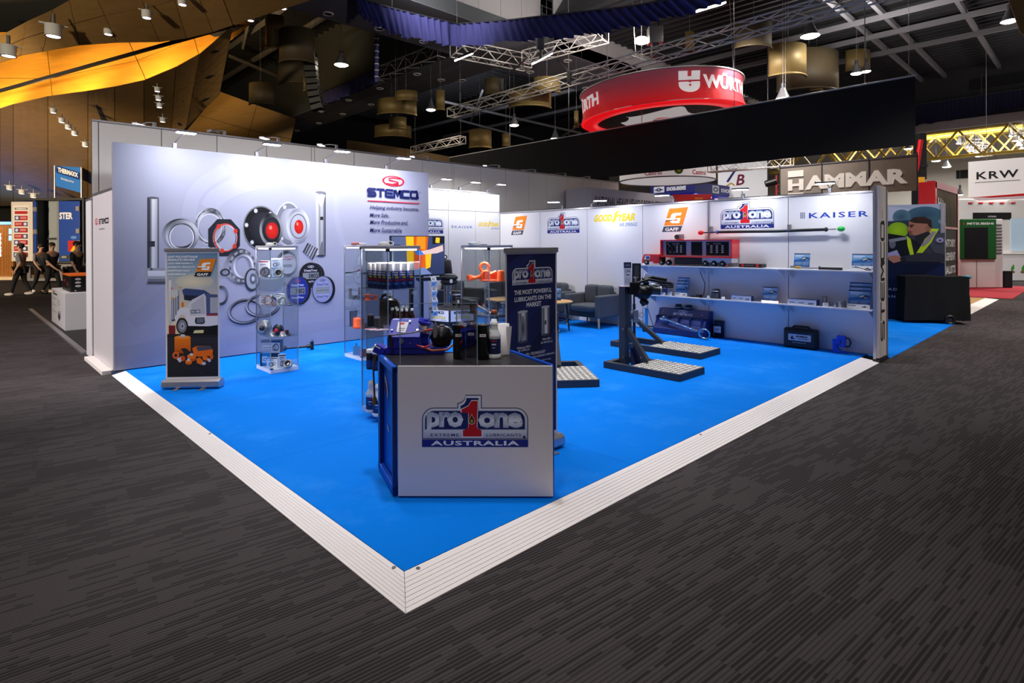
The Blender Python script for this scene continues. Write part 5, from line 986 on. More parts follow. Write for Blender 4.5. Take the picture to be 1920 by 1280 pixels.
def holder(label, loc, rz, w=.22, h=.3, n=1, seed=0, strip=True):
    t = thing('brochure_holder', label, 'brochure holder', loc, rz); lean = .16
    MB().box(-w / 2 - .01, w / 2 + .01, -.05, .06, 0, .004).build('foot', ACR, t)
    for k in range(n):
        y0 = -.03 + .03 * k; z0 = .006 + .055 * k; T = TR(0, y0, z0) @ RX(-lean)
        b = MB().box(-w / 2, w / 2, 0, .006, 0, h).xf(T); b.build('leaflet', mat('leaflet_side', 'c8d0e0', .6), t)
        o = T @ V((-w / 2, -.0006, 0)); c = Canvas(tuple(o), (1, 0, 0), tuple((T.to_3x3() @ V((0, 0, 1))))); brochure_art(c, w, h, seed + k); c.build('printed_cover', None, t)
    T = TR(0, -.05, .005) @ RX(-lean); MB().box(-w / 2 - .006, w / 2 + .006, -.003, 0, 0, .06).xf(T).build('front_lip', mat('white_lip', 'eef0f6', .3) if strip else ACR, t)
    if strip:
        o = T @ V((-w / 2, -.0035, .005)); c = Canvas(tuple(o), (1, 0, 0), tuple((T.to_3x3() @ V((0, 0, 1))))); stemco(c, .01, .025, w * .35, .014, '4a5680', sw=.004); c.poly([(w * .62, .01), (w * .8, .035), (w * .85, .02), (w * .97, .012)], '3a3e4c'); c.build('printed_strip', None, t)
    return t
p = at(1044, 11.0, .562); holder('clear holder with a blue leaflet on the coffee table', p, RZF, .15, .24, strip=False)
# ================================================================== hitch display stands
PAINT = mat('graphite_paint', '34363d', .5); TREAD = mat('tread_plate', '8f8a84', .5, .2); LUG = mat('tread_lug', 'f0ebe6', .4, .1)
def stand(label, x, y, rz, L=1.12, w=.6, tread=.62, post=1.06, brace=True):
    """frame runs local y 0 (front) .. L (back); post at the back left middle"""
    t = thing('hitch_stand', label, 'stand', (x, y, 0), rz, 'steel display stands with tread plates'); b = .07
    for n_, a in (('frame_side', (0, b, 0, L)), ('frame_side', (w - b, w, 0, L)), ('frame_end', (b, w - b, 0, b)), ('frame_end', (b, w - b, L - b, L)), ('frame_cross', (b, w - b, tread, tread + b))): MB().box(a[0], a[1], a[2], a[3], .002, .085).build(n_, PAINT, t, bevel=.004)
    MB().box(.004, w - .004, .004, tread + b, .085, .09).build('tread_plate', TREAD, t)
    lug = MB(); nx, ny = 10, max(6, int(tread / .062))
    for i in range(nx):
        for j in range(ny):
            a = PI / 4 * (1 if (i + j) % 2 else -1); cx_, cy_ = .04 + (w - .08) * i / (nx - 1), .04 + (tread - .01) * j / (ny - 1); e = .027; f = .0115
            ca, sa = math.cos(a), math.sin(a); lug.add([(cx_ + ca * p - sa * q, cy_ + sa * p + ca * q, z) for p, q, z in ((-e, 0, .09), (0, -f, .09), (e, 0, .09), (0, f, .09), (0, 0, .097))], [(0, 1, 4), (1, 2, 4), (2, 3, 4), (3, 0, 4)])
    o = lug.build('tread_lugs', LUG, t); o['kind'] = 'stuff'
    px_ = w * .5
    MB().box(px_ - .05, px_ + .05, L - .17, L - .07, .002, post).build('post', PAINT, t, bevel=.004)
    if brace: MB().beam((px_, L - .17, .5), (px_, tread + .02, .11), .06, .06).build('brace', PAINT, t); MB().cyl((px_ - .06, L - .14, .5), (px_ + .06, L - .14, .5), .013, n=10).build('bolt', STEELB, t); MB().cyl((px_ - .06, L - .14, .12), (px_ + .06, L - .14, .12), .013, n=10).build('bolt', STEELB, t)
    return t
s1 = stand('dark steel stand with black coupling on its post, nearest the aisle', 4.55, 1.06, 0); s2 = stand('dark steel stand with tread plate behind the coupling stand', 5.93, 1.53, 0, 1.55, .6, .78, .9); stand('dark steel stand mostly hidden behind the dark blue banner', 3.14, 2.02, RZF + .1, 1.1, .7, .66, .75)
# coupling on stand 1 (local axes of the photo: x right, y away)
cp = thing('coupling', 'black cast coupling with a steel nose on top of the near stand', 'coupling', at(1189, 7.72, .985), RZF); CI = mat('cast_iron', '141416', .35, .4)
MB().box(-.06, .05, -.06, .06, -.02, .12).build('mount', CI, cp, bevel=.01); MB().cyl((.02, 0, .04), (.2, -.02, .03), .055, .06, 18).build('body', CI, cp); MB().ball((.1, -.02, .0), (.09, .08, .085)).build('housing', CI, cp)
MB().cyl((.2, -.03, .03), (.285, -.05, .025), .052, n=20).build('nose', IRON, cp); MB().torus((.285, -.05, .025), .042, .012, 'x', n=20, m=8).build('nose_ring', STEELB, cp)
for a, r in (((.02, -.03, -.02), .03), ((.08, -.05, -.1), .032), ((.13, -.02, -.11), .03), ((.05, .03, .1), .03), ((.14, .02, .1), .035)): MB().ball(a, r).build('boss', CI, cp)
MB().cyl((.1, 0, -.07), (.1, 0, -.15), .025, .02, 14).build('drain', CI, cp); MB().cyl((.02, 0, .1), (.02, 0, .17), .012, n=10).build('spigot', STEELB, cp); MB().cyl((.02, 0, .165), (.02, 0, .18), .028, n=14).build('knob', STEELB, cp)
MB().tube([(.06, -.02, .12), (.16, -.03, .15), (.3, -.02, .12), (.42, .0, .1)], .016, 8).build('lever', CI, cp); MB().tube([(.1, .04, .15), (.22, .05, .17), (.38, .04, .14)], .02, 8).build('lever', CI, cp); MB().cbox((.14, .02, .18), (.05, .03, .06), Matrix.Rotation(.4, 3, 'Y')).build('tag', CARD, cp); MB().tube([(.16, -.06, .09), (.2, -.07, .1), (.27, -.06, .08)], .01, 8).build('pipe', STEELB, cp)
cp.scale = (1.17, 1.17, 1.17)
for z in (.05, .07, .09): MB().box(.24, .46, .04, .1, z, z + .012).build('fork_blade', CI, cp)
def placard(label, loc, w, h, art, lean=.08, yaw=0):
    t = thing('placard', label, 'sign', loc, RZF + yaw); T = RX(-lean); MB().box(-w / 2, w / 2, 0, .004, 0, h).xf(T).build('board', CARD, t); c = Canvas(tuple(T @ V((-w / 2, -.0006, 0))), (1, 0, 0), tuple(T.to_3x3() @ V((0, 0, 1)))); art(c, w, h); c.build('printed_face', None, t); MB().box(-w / 2 - .01, w / 2 + .01, -.03, .04, -.004, 0).build('foot', ACR, t); return t
def pa(c, w, h): c.rect(0, 0, w, h, 'e4dfe4'); c.rect(0, h * .75, w, h, '3d3d55'); c.text('Q', w * .25, h * .53, w * .22, h * .17, '33333d', .0); c.rect(w * .42, h * .57, w * .85, h * .67, '9a96a0'); c.rect(w * .3, h * .43, w * .75, h * .48, '55555f'); [c.rect(w * .15, h * (.3 - .05 * k), w * .85, h * (.315 - .05 * k), '8a8a94') for k in range(5)]; c.rect(w * .2, h * .84, w * .8, h * .9, '8f8fa6')
placard('narrow white placard with a dark heading on the near stand', at(1177, 7.68, 1.082), .1, .31, pa)
def pb(c, w, h): c.rect(0, 0, w, h, '23262f'); [c.rect(w * .3, h * (.85 - .07 * k), w * (.75 + .05 * (k % 2)), h * (.87 - .07 * k), '7a7f8c') for k in range(9)]
placard('dark grey placard standing behind the white placard', at(1193, 7.9, 1.11), .12, .26, pb, .1, -.3)
t = thing('sticker_plate', 'white oval plate with red and blue marks on the near post', 'plate', at(1174, 7.72, 1.062), RZF); MB().lathe([(.075, 0), (.085, .004), (.08, .012), (.001, .014)], 24, Matrix.Diagonal((1.2, .6, 1, 1))).build('plate', CARD, t); MB().torus((0, 0, .004), .085, .006, n=24, m=6).xf(Matrix.Diagonal((1.2, .6, 1, 1))).build('rim', mat('rim_red', '7a1c30', .4), t)
t = thing('gauge_bracket', 'steel bracket with a round dial gauge pinned to the near post', 'gauge', at(1190, 7.66, .6), RZF); MB().box(-.01, .04, -.03, .03, 0, .16).build('bracket', STEELB, t, bevel=.004); MB().lathe([(.035, 0), (.038, .004), (.038, .02), (.03, .022)], 20, TR(.075, -.02, .1) @ RX(PI / 2)).build('gauge_case', STEELB, t); MB().cyl((.075, -.043, .1), (.075, -.044, .1), .03, n=18).build('dial_face', CARD, t)
for z in (.02, .14): MB().cyl((-.06, 0, z), (.0, 0, z), .008, n=8).build('pin', CHROME, t)
t = thing('brochure', 'dark blue brochure leaning inside the near stand frame', 'brochure', at(1192, 7.6, .003), RZF + .3); T = RX(-.35) @ RY(.1); MB().box(-.07, .07, 0, .004, 0, .26).xf(T).build('cover', NAVY, t); MB().box(-.02, .1, -.09, .0, 0, .05).build('black_box', BLACK, t, bevel=.004)
# black tall post stand and clear lamp stand behind
t = thing('tool_pole', 'black upright pole tool standing behind the near stand', 'pole', (5.56, 2.38, .002), RZF); MB().cyl((0, 0, .01), (0, 0, .75), .022, n=12).build('lower_tube', BLACK, t); MB().cyl((0, 0, .75), (0, 0, 1.25), .014, n=12).build('upper_tube', BLACK, t); MB().cyl((0, 0, 0), (0, 0, .02), .14, n=20).build('foot', BLACK, t)
jp = GZ(1212, 621, 0); t = thing('jack_post', 'slim blue and chrome jack post on a small black base', 'jack', (jp.x, jp.y, 0), RZF); MB().box(-.07, .07, -.05, .05, 0, .07).build('base', BLACK, t, bevel=.006); MB().cyl((0, 0, .07), (0, 0, .42), .03, n=14).build('tube', mat('sky_blue', '2f9ae0', .3, .3), t); MB().cyl((0, 0, .42), (0, 0, .44), .035, n=14).build('collar', CHROME, t); MB().tube([(-.13, 0, .09), (0, -.02, .1), (.13, 0, .09)], .012, 8).build('cross_bar', BLACK, t)
t = tag(MB().tube([(7.97, 3.73, .62), (7.96, 3.72, .5), (7.9, 3.62, .3), (7.85, 3.5, .08), (7.8, 3.4, .01)], .006, 6).build('power_cable', BLACK), 'black power cable hanging down to the blue tub', 'cable')
t = tag(MB().tube([(7.97, 2.62, 1.2), (7.965, 2.6, 1.1), (7.97, 2.52, .92), (7.965, 2.53, .8), (7.97, 2.55, .7)], .006, 6).build('power_cable', BLACK), 'black power cable hanging between the two shelves', 'cable')
# ================================================================== wall shelves and goods
SH = mat('shelf_white', 'e6e4ec', .4)
def shelf(z, y0, y1, label):
    t = thing('wall_shelf', label, 'shelf', (7.69, 0, z)); MB().box(0, .31, y0, y1, -.022, 0).build('board', SH, t, bevel=.003)
    for y in (y0 + .06, y1 - .06): MB().add([(.02, y - .006, -.022), (.31, y - .006, -.022), (.31, y - .006, -.16), (.02, y + .006, -.022), (.31, y + .006, -.022), (.31, y + .006, -.16)], [(0, 2, 1), (3, 4, 5), (0, 1, 4, 3), (1, 2, 5, 4), (2, 0, 3, 5)]).build('bracket', SH, t)
    return t
ZU, ZL = 1.235, .685
for z, n in ((ZU, 'upper'), (ZL, 'lower')):
    for y0, y1, q in ((2.47, 3.78 if z > 1 else 3.6, 'left'), (1.115, 2.458, 'middle'), (-.15, 1.1, 'right')): shelf(z, y0, y1, f'white wall shelf, {q} board of the {n} row')
def ws(px, z, x=7.86):
    p = GX(px, 500, x); return V((x, p.y, z + .001))
RZS = -PI / 2                                  # local x to the photo's right along the wall
tk = thing('toy_truck', 'red model truck with a long trailer of black screens on the shelf', 'model truck', (7.85, 0, ZU + .001), RZS)
yx = lambda px: -GX(px, 470, 7.72).y           # local x from pixel column
GLB = mat('red_gloss', 'd8141e', .3, coat=.4)
x0, x1 = yx(1203), yx(1236); MB().prism([(x0, .03), (x1, .03), (x1, .2), (x0 + .05, .2), (x0 + .01, .12)], -.13, .1, Matrix(((1, 0, 0, 0), (0, 0, 1, 0), (0, 1, 0, 0), (0, 0, 0, 1)))).build('cab', GLB, tk, bevel=.008)
c = Canvas((x0 + .05, -.131, .1)); c.poly([(0, .0), (.12, 0), (.14, .075), (.03, .075)], 'e8e4ee'); c.rect(.05, .012, .12, .06, '3a4a90'); c.build('window', None, tk)
MB().box(x1 - .02, x1 + .09, -.12, .09, .03, .07).build('rear_chassis', GLB, tk, bevel=.004); MB().box(x0 + .14, x0 + .25, -.135, -.1, .03, .06).build('step', SH, tk); MB().ball((x1 + .02, -.02, .13), (.04, .05, .08)).build('air_pack', BLACK, tk)
def wheel(px, nm='wheel'):
    x = yx(px); T = TR(x, -.155, .052) @ RX(-PI / 2); MB().lathe([(.02, 0), (.048, .004), (.052, .012), (.052, .045), (.048, .05), (.001, .05)], 20, T).build(nm, BLACK, tk); MB().cyl((x, -.158, .052), (x, -.15, .052), .014, n=12).build('wheel_hub', CARD, tk)
for px in (1213, 1241, 1254, 1323, 1339, 1355): wheel(px)
t0, t1 = yx(1241), yx(1373); 
MB().box(t0, t1, -.1, .12, .165, .46).build('trailer_body', mat('trailer_grey', 'cfcbd6', .4), tk)
for a in ((t0 - .01, t1 + .01, -.17, .12, .445, .465), (t0 - .01, t1 + .01, -.17, .12, .15, .17), (t0 - .012, t0 + .008, -.17, .12, .15, .465), (t1 - .008, t1 + .012, -.17, .12, .15, .465)): MB().box(*a).build('trailer_frame', GLB, tk, bevel=.003)
MB().box(yx(1317), yx(1372), -.14, .1, .07, .15).build('wheel_skirt', SH, tk, bevel=.004); MB().box(yx(1262), yx(1316), -.08, .08, .03, .14).build('chassis_beam', BLACK, tk, bevel=.01)
for a, b, k in ((1248, 1285, 1), (1295, 1315, 0), (1323, 1365, 2)):
    xa, xb = yx(a), yx(b); MB().box(xa, xb, -.112, -.1, .19, .425).build('display_panel', BLACK, tk); c = Canvas((xa, -.1128, .19)); w_ = xb - xa
    c.rect(.004, .004, w_ - .004, .231, '0a0a0c')
    if k:
        c.text('GOODYEAR', w_ * .5, .195, w_ * .36, .016, 'd8d4c8', .03); c.rect(w_ * .06, .185, w_ * .13, .21, 'c8b04a')
        for i in range(3 if k == 2 else 2):
            for j in range(4): xx = w_ * ((.24 + .25 * i) if k == 2 else (.56 + .2 * i)); c.ell(xx, .165 - .036 * j, w_ * .06, .012, 'd8cfa8', 12); c.ell(xx + w_ * .015, .168 - .036 * j, w_ * .03, .006, 'fff8e0', 8)
        if k == 1: c.ring(w_ * .2, .11, w_ * .11, .045, .92, '8a8a84'); [c.ell(w_ * q, r_, .012, .008, 'd8cfa8', 8) for q, r_ in ((.18, .17), (.22, .05), (.42, .17), (.42, .05))]
    c.build('display_print', None, tk)
for px in (1262, 1363): MB().box(yx(px) - .012, yx(px) + .012, -.16, -.14, .0, .03).build('marker', ORANGE, tk)
MB().tube([(x1 + .05, -.02, .18), (x1 + .055, -.02, .25), (x1 + .09, -.04, .29), (t0, -.06, .3)], .006, 6).build('air_line', BLACK, tk)
t = thing('camera_device', 'small grey camera sitting on the red model trailer', 'camera', (7.86, GX(1274, 440, 7.86).y, ZU + .467), RZS); MB().box(-.02, .07, -.04, .05, .01, .1).build('body', GREYP, t, bevel=.01); MB().cyl((-.03, -.05, .05), (-.03, .03, .05), .045, n=20).build('lens', IRON, t); MB().tube([(.07, 0, .07), (.1, 0, .03), (.13, 0, .05)], .003, 6).build('cord', BLACK, t); MB().box(-.03, .06, -.04, .05, 0, .012).build('foot', RED, t)
def wz(px, py, x): return GX(px, py, x)
t = thing('telescopic_pole', 'long black pole with red and green ends clipped along the shelf wall', 'pole', (0, 0, 0)); q = lambda px, py: GX(px, py, 7.92)
MB().tube([q(1346, 435), q(1465, 433), q(1548, 430)], .024, 12).build('outer_tube', BLACK, t); MB().tube([q(1320, 436), q(1346, 435)], .011, 10).build('inner_rod', BLACK, t); MB().tube([q(1548, 430), q(1568, 429)], .011, 10).build('inner_rod', GREYP, t)
for a, m_ in ((q(1314, 436), RED), (q(1577, 429), mat('green_gloss', '12b04c', .35))): MB().ball(a, (.035, .055, .04)).build('end_grip', m_, t)
MB().ball(q(1345, 435), (.03, .03, .035)).build('collar', mat('blue_gloss', '1f54c8', .35), t); MB().ball(q(1549, 430), (.03, .03, .035)).build('collar', BLACK, t)
for px, py in ((1331, 432), (1478, 429)): a = q(px, py); MB().box(7.93, 8.0, a.y - .02, a.y + .02, a.z - .05, a.z + .07).build('wall_clip', GREYP, t); MB().box(7.885, 7.95, a.y - .02, a.y + .02, a.z - .035, a.z - .025).build('clip_hook', mat('blue_gloss'), t)
t = thing('tool_case', 'flat black tool case with two red latches on the upper shelf', 'case', ws(1411, ZU), RZS); MB().box(-.19, .19, -.1, .1, 0, .06).build('case', BLACK, t, bevel=.012); 
for x in (-.12, .12): MB().box(x - .02, x + .02, -.108, -.09, .01, .055).build('latch', RED, t, bevel=.003)
MB().box(-.08, .06, -.106, -.098, .03, .037).build('handle', GREYP, t)
holder('blue brochure on the upper shelf beside the wall post clip', ws(1504, ZU), RZS, .235, .235, 1, 0, False); holder('blue brochure at the right end of the upper shelf', ws(1617, ZU), RZS, .27, .235, 1, 1)
t = thing('grease_tool', 'black rod tool with a brass coupling lying along the upper shelf', 'tool', ws(1530, ZU, 7.75), RZS); MB().cyl((.06, 0, .02), (.36, 0, .02), .02, n=14).build('handle', BLACK, t); MB().cyl((-.22, 0, .022), (.06, 0, .02), .011, n=10).build('rod', GREYP, t); MB().torus((.05, 0, .022), .022, .01, 'x', n=16, m=8).build('collar', BLACK, t); MB().cyl((-.3, 0, .024), (-.22, 0, .022), .02, n=12).build('coupling', mat('brass', 'b08a3c', .3, .9), t); MB().cbox((-.34, 0, .03), (.06, .05, .04)).build('head', STEELB, t, bevel=.01)
t = thing('tool_stand', 'thin black metal prop lying before the right brochure', 'prop', ws(1622, ZU, 7.73), RZS); MB().tube([(-.13, 0, .06), (.02, 0, .012), (.1, 0, .03)], .005, 6).build('rod', BLACK, t); MB().tube([(.0, .0, .012), (.08, .0, .008)], .006, 6).build('foot', BLACK, t)
# lower shelf
t = thing('blue_box', 'upright white and navy box at the left end of the lower shelf', 'box', ws(1246, ZL, 7.88), RZS + .15); MB().box(-.09, .09, -.05, .05, 0, .24).build('case', mat('pale_grey', 'c2c6d4', .4), t, bevel=.01); MB().box(-.075, .075, -.055, -.05, .03, .22).build('front_plate', mat('navy_card', '1f3a80', .5), t); MB().box(.0, .05, -.057, -.055, .12, .13).build('mark', CARD, t)
holder('rack of blue brochures in three tiers, left half of the lower shelf', ws(1279, ZL, 7.8), RZS, .23, .22, 3, 0); holder('single blue brochure in the middle of the lower shelf', ws(1444, ZL, 7.86), RZS, .23, .24, 1, 0, False); holder('rack of blue brochures in three tiers, right end of the lower shelf', ws(1611, ZL, 7.8), RZS, .28, .26, 3, 1)
for k, (px, s) in enumerate(((1236, .05), (1244, .045), (1256, .06))): carton('small_carton', ('tiny white and blue carton at the left end of the lower shelf', 'tiny white and blue carton second from left on the lower shelf', 'small white carton left of the brochure rack')[k], ws(px, ZL, 7.74), (s, .05, s * 1.1), RZS, lambda c, w, h: (c.rect(0, 0, w, h, 'dfe4f2'), c.rect(0, h * .7, w, h, '5a74c0'), c.ell(w * .4, h * .35, w * .2, h * .2, '5a6480', 12)))
t = thing('black_tray', 'low black device on the lower shelf right of the brochure rack', 'device', ws(1308, ZL, 7.8), RZS); MB().box(-.12, .08, -.05, .05, 0, .015).build('tray', BLACK, t, bevel=.003); MB().box(-.03, .07, -.04, .04, .015, .05).build('device', BLACK, t, bevel=.008)
t = thing('bearing_jar', 'clear square jar with a round black lid on the lower shelf', 'jar', ws(1342, ZL, 7.8), RZS); MB().box(-.07, .07, -.05, .05, 0, .1).build('jar', GLS, t); MB().box(-.066, .066, -.046, .046, .004, .09).build('contents', mat('grey_contents', '6e7480', .4), t); MB().lathe([(.07, .1), (.075, .11), (.075, .14), (.06, .165), (.001, .17)], 20).build('lid', IRON, t); MB().torus((0, 0, .13), .075, .008, n=22, m=6).build('lid_rim', STEELB, t)
t = thing('glass_dish', 'small clear dish beside the square jar on the lower shelf', 'dish', ws(1329, ZL, 7.74), RZS); MB().lathe([(.035, 0), (.04, .05), (.037, .05), (.032, .006)], 18).build('dish', GLS, t); MB().cyl((0, 0, .004), (0, 0, .03), .03, n=16).build('contents', CARD, t)
t = thing('name_card', 'small white tent card right of the square jar', 'card', ws(1356, ZL, 7.73), RZS); MB().add([(-.03, -.02, 0), (.03, -.02, 0), (.03, 0, .045), (-.03, 0, .045), (-.03, .02, 0), (.03, .02, 0)], [(0, 1, 2, 3), (3, 2, 5, 4)]).build('card', CARD, t, solid=.0015); MB().box(-.02, .02, -.014, -.012, .018, .021).build('mark', IRON, t)
def lc(c, w, h): c.rect(0, 0, w, h, 'e4e6f0'); c.rect(0, h * .85, w, h, 'c4c8d8'); [c.rect(w * (.06 + .33 * k), h * .35, w * (.26 + .33 * k), h * .5, ('8a6a9a', '6a7090', '5a6aa0')[k]) for k in range(3)]; [c.rect(w * (.33 * k), h * .05, w * (.33 * k) + .002, h * .95, 'b4b8c8') for k in (1, 2)]; c.rect(w * .7, h * .2, w * .9, h * .3, '5a6480')
carton('long_carton', 'long white carton in the middle of the lower shelf', ws(1392, ZL, 7.76), (.33, .1, .085), RZS, lc, mat('navy_card')); carton('long_carton', 'long white carton right of the middle brochure, lower shelf', ws(1506, ZL, 7.78), (.42, .14, .085), RZS, lc, mat('navy_card'))
t = thing('light_bar', 'glowing white light bar lying in front of the middle brochure', 'lamp', ws(1444, ZL, 7.73), RZS); MB().box(-.13, .13, -.012, .012, 0, .03).build('tube', mat('light_tube', 'ffece8', .4, emit=3.5), t, bevel=.006); MB().box(-.14, -.13, -.014, .014, 0, .032).build('end_cap', CARD, t); MB().box(.13, .14, -.014, .014, 0, .032).build('end_cap', RED, t)
def pin(px, z, x, r, h, label):
    t = thing('steel_bushing', label, 'bushing', ws(px, z, x), RZS); MB().lathe([(r * .7, 0), (r, 0), (r, h - .004), (r * .94, h), (r * .7, h), (r * .7, .01)], 22).build('bushing', STEELB, t); MB().torus((0, 0, h * .9), r, .0015, n=22, m=4).build('groove', IRON, t)
pin(1546, ZL, 7.88, .032, .14, 'tall dark steel bushing on the lower shelf'); pin(1566, ZL, 7.76, .022, .065, 'small bright steel bushing, left of a pair on the lower shelf'); pin(1575, ZL, 7.76, .026, .08, 'small dark steel bushing, right of a pair on the lower shelf')
carton('name_card', 'small white card standing before the tall steel bushing', ws(1548, ZL, 7.74), (.075, .03, .055), RZS, lambda c, w, h: (c.rect(0, 0, w, h, 'ececf2'), c.rect(w * .25, h * .6, w * .75, h * .75, '33384c'), c.rect(w * .2, h * .25, w * .7, h * .32, '9a9eb0')), None, 'card')
pin(1583, ZL, 7.88, .016, .1, 'thin steel sleeve beside the right brochure rack')
# floor in front of the shelf wall
tb = thing('blue_tub', 'navy plastic display bin with slots standing on the carpet under the shelf', 'bin', (7.78, (3.35 + 2.38) / 2, .001), RZS); NB = mat('bin_navy', '1c2f6e', .45); w = .49
MB().prism([(-.16, 0), (.2, 0), (.2, .44), (.06, .44), (.03, .32), (-.02, .32), (-.16, .1)], -w, w, Matrix(((0, 0, 1, 0), (1, 0, 0, 0), (0, 1, 0, 0), (0, 0, 0, 1)))).build('bin', NB, tb, bevel=.006)
MB().add([(-w, .02, .31), (w, .02, .31), (w, .06, .44), (-w, .06, .44)], [(0, 1, 2, 3)]).build('name_board', NB, tb, solid=.01)
c = Canvas((-w, .0115, .31), (1, 0, 0), (0, .04, .13)); swoosh(c, .49, .1, .085, .026, 'c8cce8'); stemco(c, .3, .03, .38, .04, 'd4d6ea', sw=.011); c.ell(.1, .07, .008, None, 'd8d8e4', 10); c.ell(.86, .07, .008, None, 'd8d8e4', 10); c.build('lettering', None, tb)
for x in (-.42, -.2, .02, .24): MB().box(x, x + .15, -.1, -.02, .05, .22).build('pocket', mat('bin_inner', '2a3f86', .5), tb, bevel=.004)
for x in (-.24, -.02, .2, -.46, .42): MB().box(x, x + .02, -.12, .02, .03, .32).build('divider', NB, tb)
MB().box(-w, w, -.19, -.15, 0, .11).build('front_lip', NB, tb, bevel=.01)
t = thing('torque_bar', 'long chrome bar lying across the navy display bin', 'bar', (7.6, 2.85, .2), RZS); MB().tube([(-.3, .05, .07), (.42, -.05, -.07)], .018, 12).build('bar', CHROME, t); MB().ball((-.3, .05, .085), .035).build('knob', CHROME, t); MB().cyl((-.38, .05, .06), (-.22, .05, .045), .02, n=12).build('head', STEELB, t)
ring_item('pull_ring', 'big chrome ring leaning at the right foot of the navy bin', V((7.52, 2.3, .002)), .1, .02, CHROME, .35, RZS + .2, wd=.03)
for k, y in enumerate((3.0, 2.8)):
    t = thing('wheel_seal', ('black and silver seal, left one on top of the navy bin', 'black and silver seal, right one on top of the navy bin')[k], 'seal', (7.9, y, .443), RZS); MB().lathe([(.06, 0), (.075, .005), (.075, .03), (.06, .035), (.055, .08), (.05, .085), (.001, .085)], 22).build('seal', IRON, t); MB().torus((0, 0, .03), .075, .01, n=22, m=8).build('rim', STEELB, t)
p = GZ(1350, 632); t = thing('black_jug', 'black canister with side handle and white label under the shelf', 'canister', (p.x - .02, p.y, .001), RZS); MB().lathe([(.075, 0), (.08, .005), (.08, .24), (.085, .26), (.085, .29), (.001, .292)], 24).build('canister', mat('navy_black', '0f1530', .4), t); MB().tube([(-.078, 0, .22), (-.13, 0, .2), (-.135, 0, .1), (-.078, 0, .08)], .012, 8).build('handle', BLACK, t)
c = Canvas((-.065, -.0805, .09), eps=.0006); c.rect(0, 0, .13, .11, 'd8dae6'); stemco(c, .02, .05, .09, .018, '5a4a6a', sw=.005); c.rect(.03, .025, .08, .033, 'c04050'); c.build('label', None, t)
cs = thing('carry_case', 'black plastic carry case with white name label leaning on the shelf wall', 'case', (7.86, GX(1501, 630, 7.82).y, .001), RZS + .02); MB().box(-.25, .25, -.07, .05, 0, .31).build('case', mat('case_black', '101114', .45), cs, bevel=.035, seg=3); MB().box(-.21, .21, -.078, -.066, .03, .27).build('front_panel', mat('case_panel', '16181e', .4), cs, bevel=.01); MB().tube([(-.14, -.01, .3), (-.1, -.01, .335), (.1, -.01, .335), (.14, -.01, .3)], .017, 8).build('handle', BLACK, cs)
c = Canvas((-.17, -.0785, .12), eps=.0006); c.rect(0, 0, .33, .1, 'd4d2de'); c.poly([(.03, .03), (.06, .08), (.075, .04), (.11, .02), (.04, .02)], '2a2a34'); stemco(c, .12, .055, .16, .025, '26262e', sw=.007); c.text('KAISER', .235, .022, .15, .02, '44445a', .02); c.text('KING PIN TRAINING UNIT', .16, -.035, .2, .012, 'c8c8d4', .02); c.rect(-.01, -.075, .33, -.072, '4a4a56'); c.build('label', None, cs)
mg = thing('blue_clamp', 'bright blue steel clamp with a black handle by the end panel', 'clamp', (7.85, GX(1575, 640, 7.8).y, .001), RZS); BC = mat('clamp_blue', '1446d8', .35)
MB().prism([(-.11, 0), (.08, 0), (.08, .03), (0, .035), (-.05, .08), (-.05, .14), (0, .14), (0, .2), (-.11, .2)], -.03, .03, Matrix(((1, 0, 0, 0), (0, 0, -1, 0), (0, 1, 0, 0), (0, 0, 0, 1)))).build('lower_jaw', BC, mg, bevel=.004)
MB().prism([(-.04, .09), (.06, .09), (.06, .26), (-.05, .26), (-.05, .2), (.02, .2), (.02, .13), (-.04, .13)], -.032, .032, Matrix(((1, 0, 0, 0), (0, 0, -1, 0), (0, 1, 0, 0), (0, 0, 0, 1)))).build('upper_jaw', BC, mg, bevel=.004); MB().tube([(.06, 0, .23), (.11, 0, .22), (.13, 0, .17), (.11, 0, .11), (.06, 0, .1)], .012, 8).build('handle', BLACK, mg); MB().torus((0, 0, .28), .02, .004, 'y', n=14, m=6).build('eye', STEELB, mg)
# suspension rod on the carpet behind the mural cabinet
a = GZ(533, 656, .03); b = GZ(585, 652, .03); t = thing('torque_rod', 'black steel rod with ball end lying on the carpet by the mural', 'rod', (a.x, a.y, 0)); d = b - a; MB().tube([(0, 0, .05), (d.x * .8, d.y * .8, .055)], .014, 10).build('rod', BLACK, t); MB().cyl((d.x * .8, d.y * .8, .055), (d.x, d.y, .06), .03, n=12).build('end_eye', IRON, t); MB().cyl((d.x, d.y, .01), (d.x, d.y, .13), .028, n=12).build('ball_stud', BLACK, t); MB().cyl((d.x, d.y, .13), (d.x, d.y, .16), .014, n=10).build('thread', STEELB, t)
MB().ball((0, 0, .055), .045).build('end_joint', IRON, t)
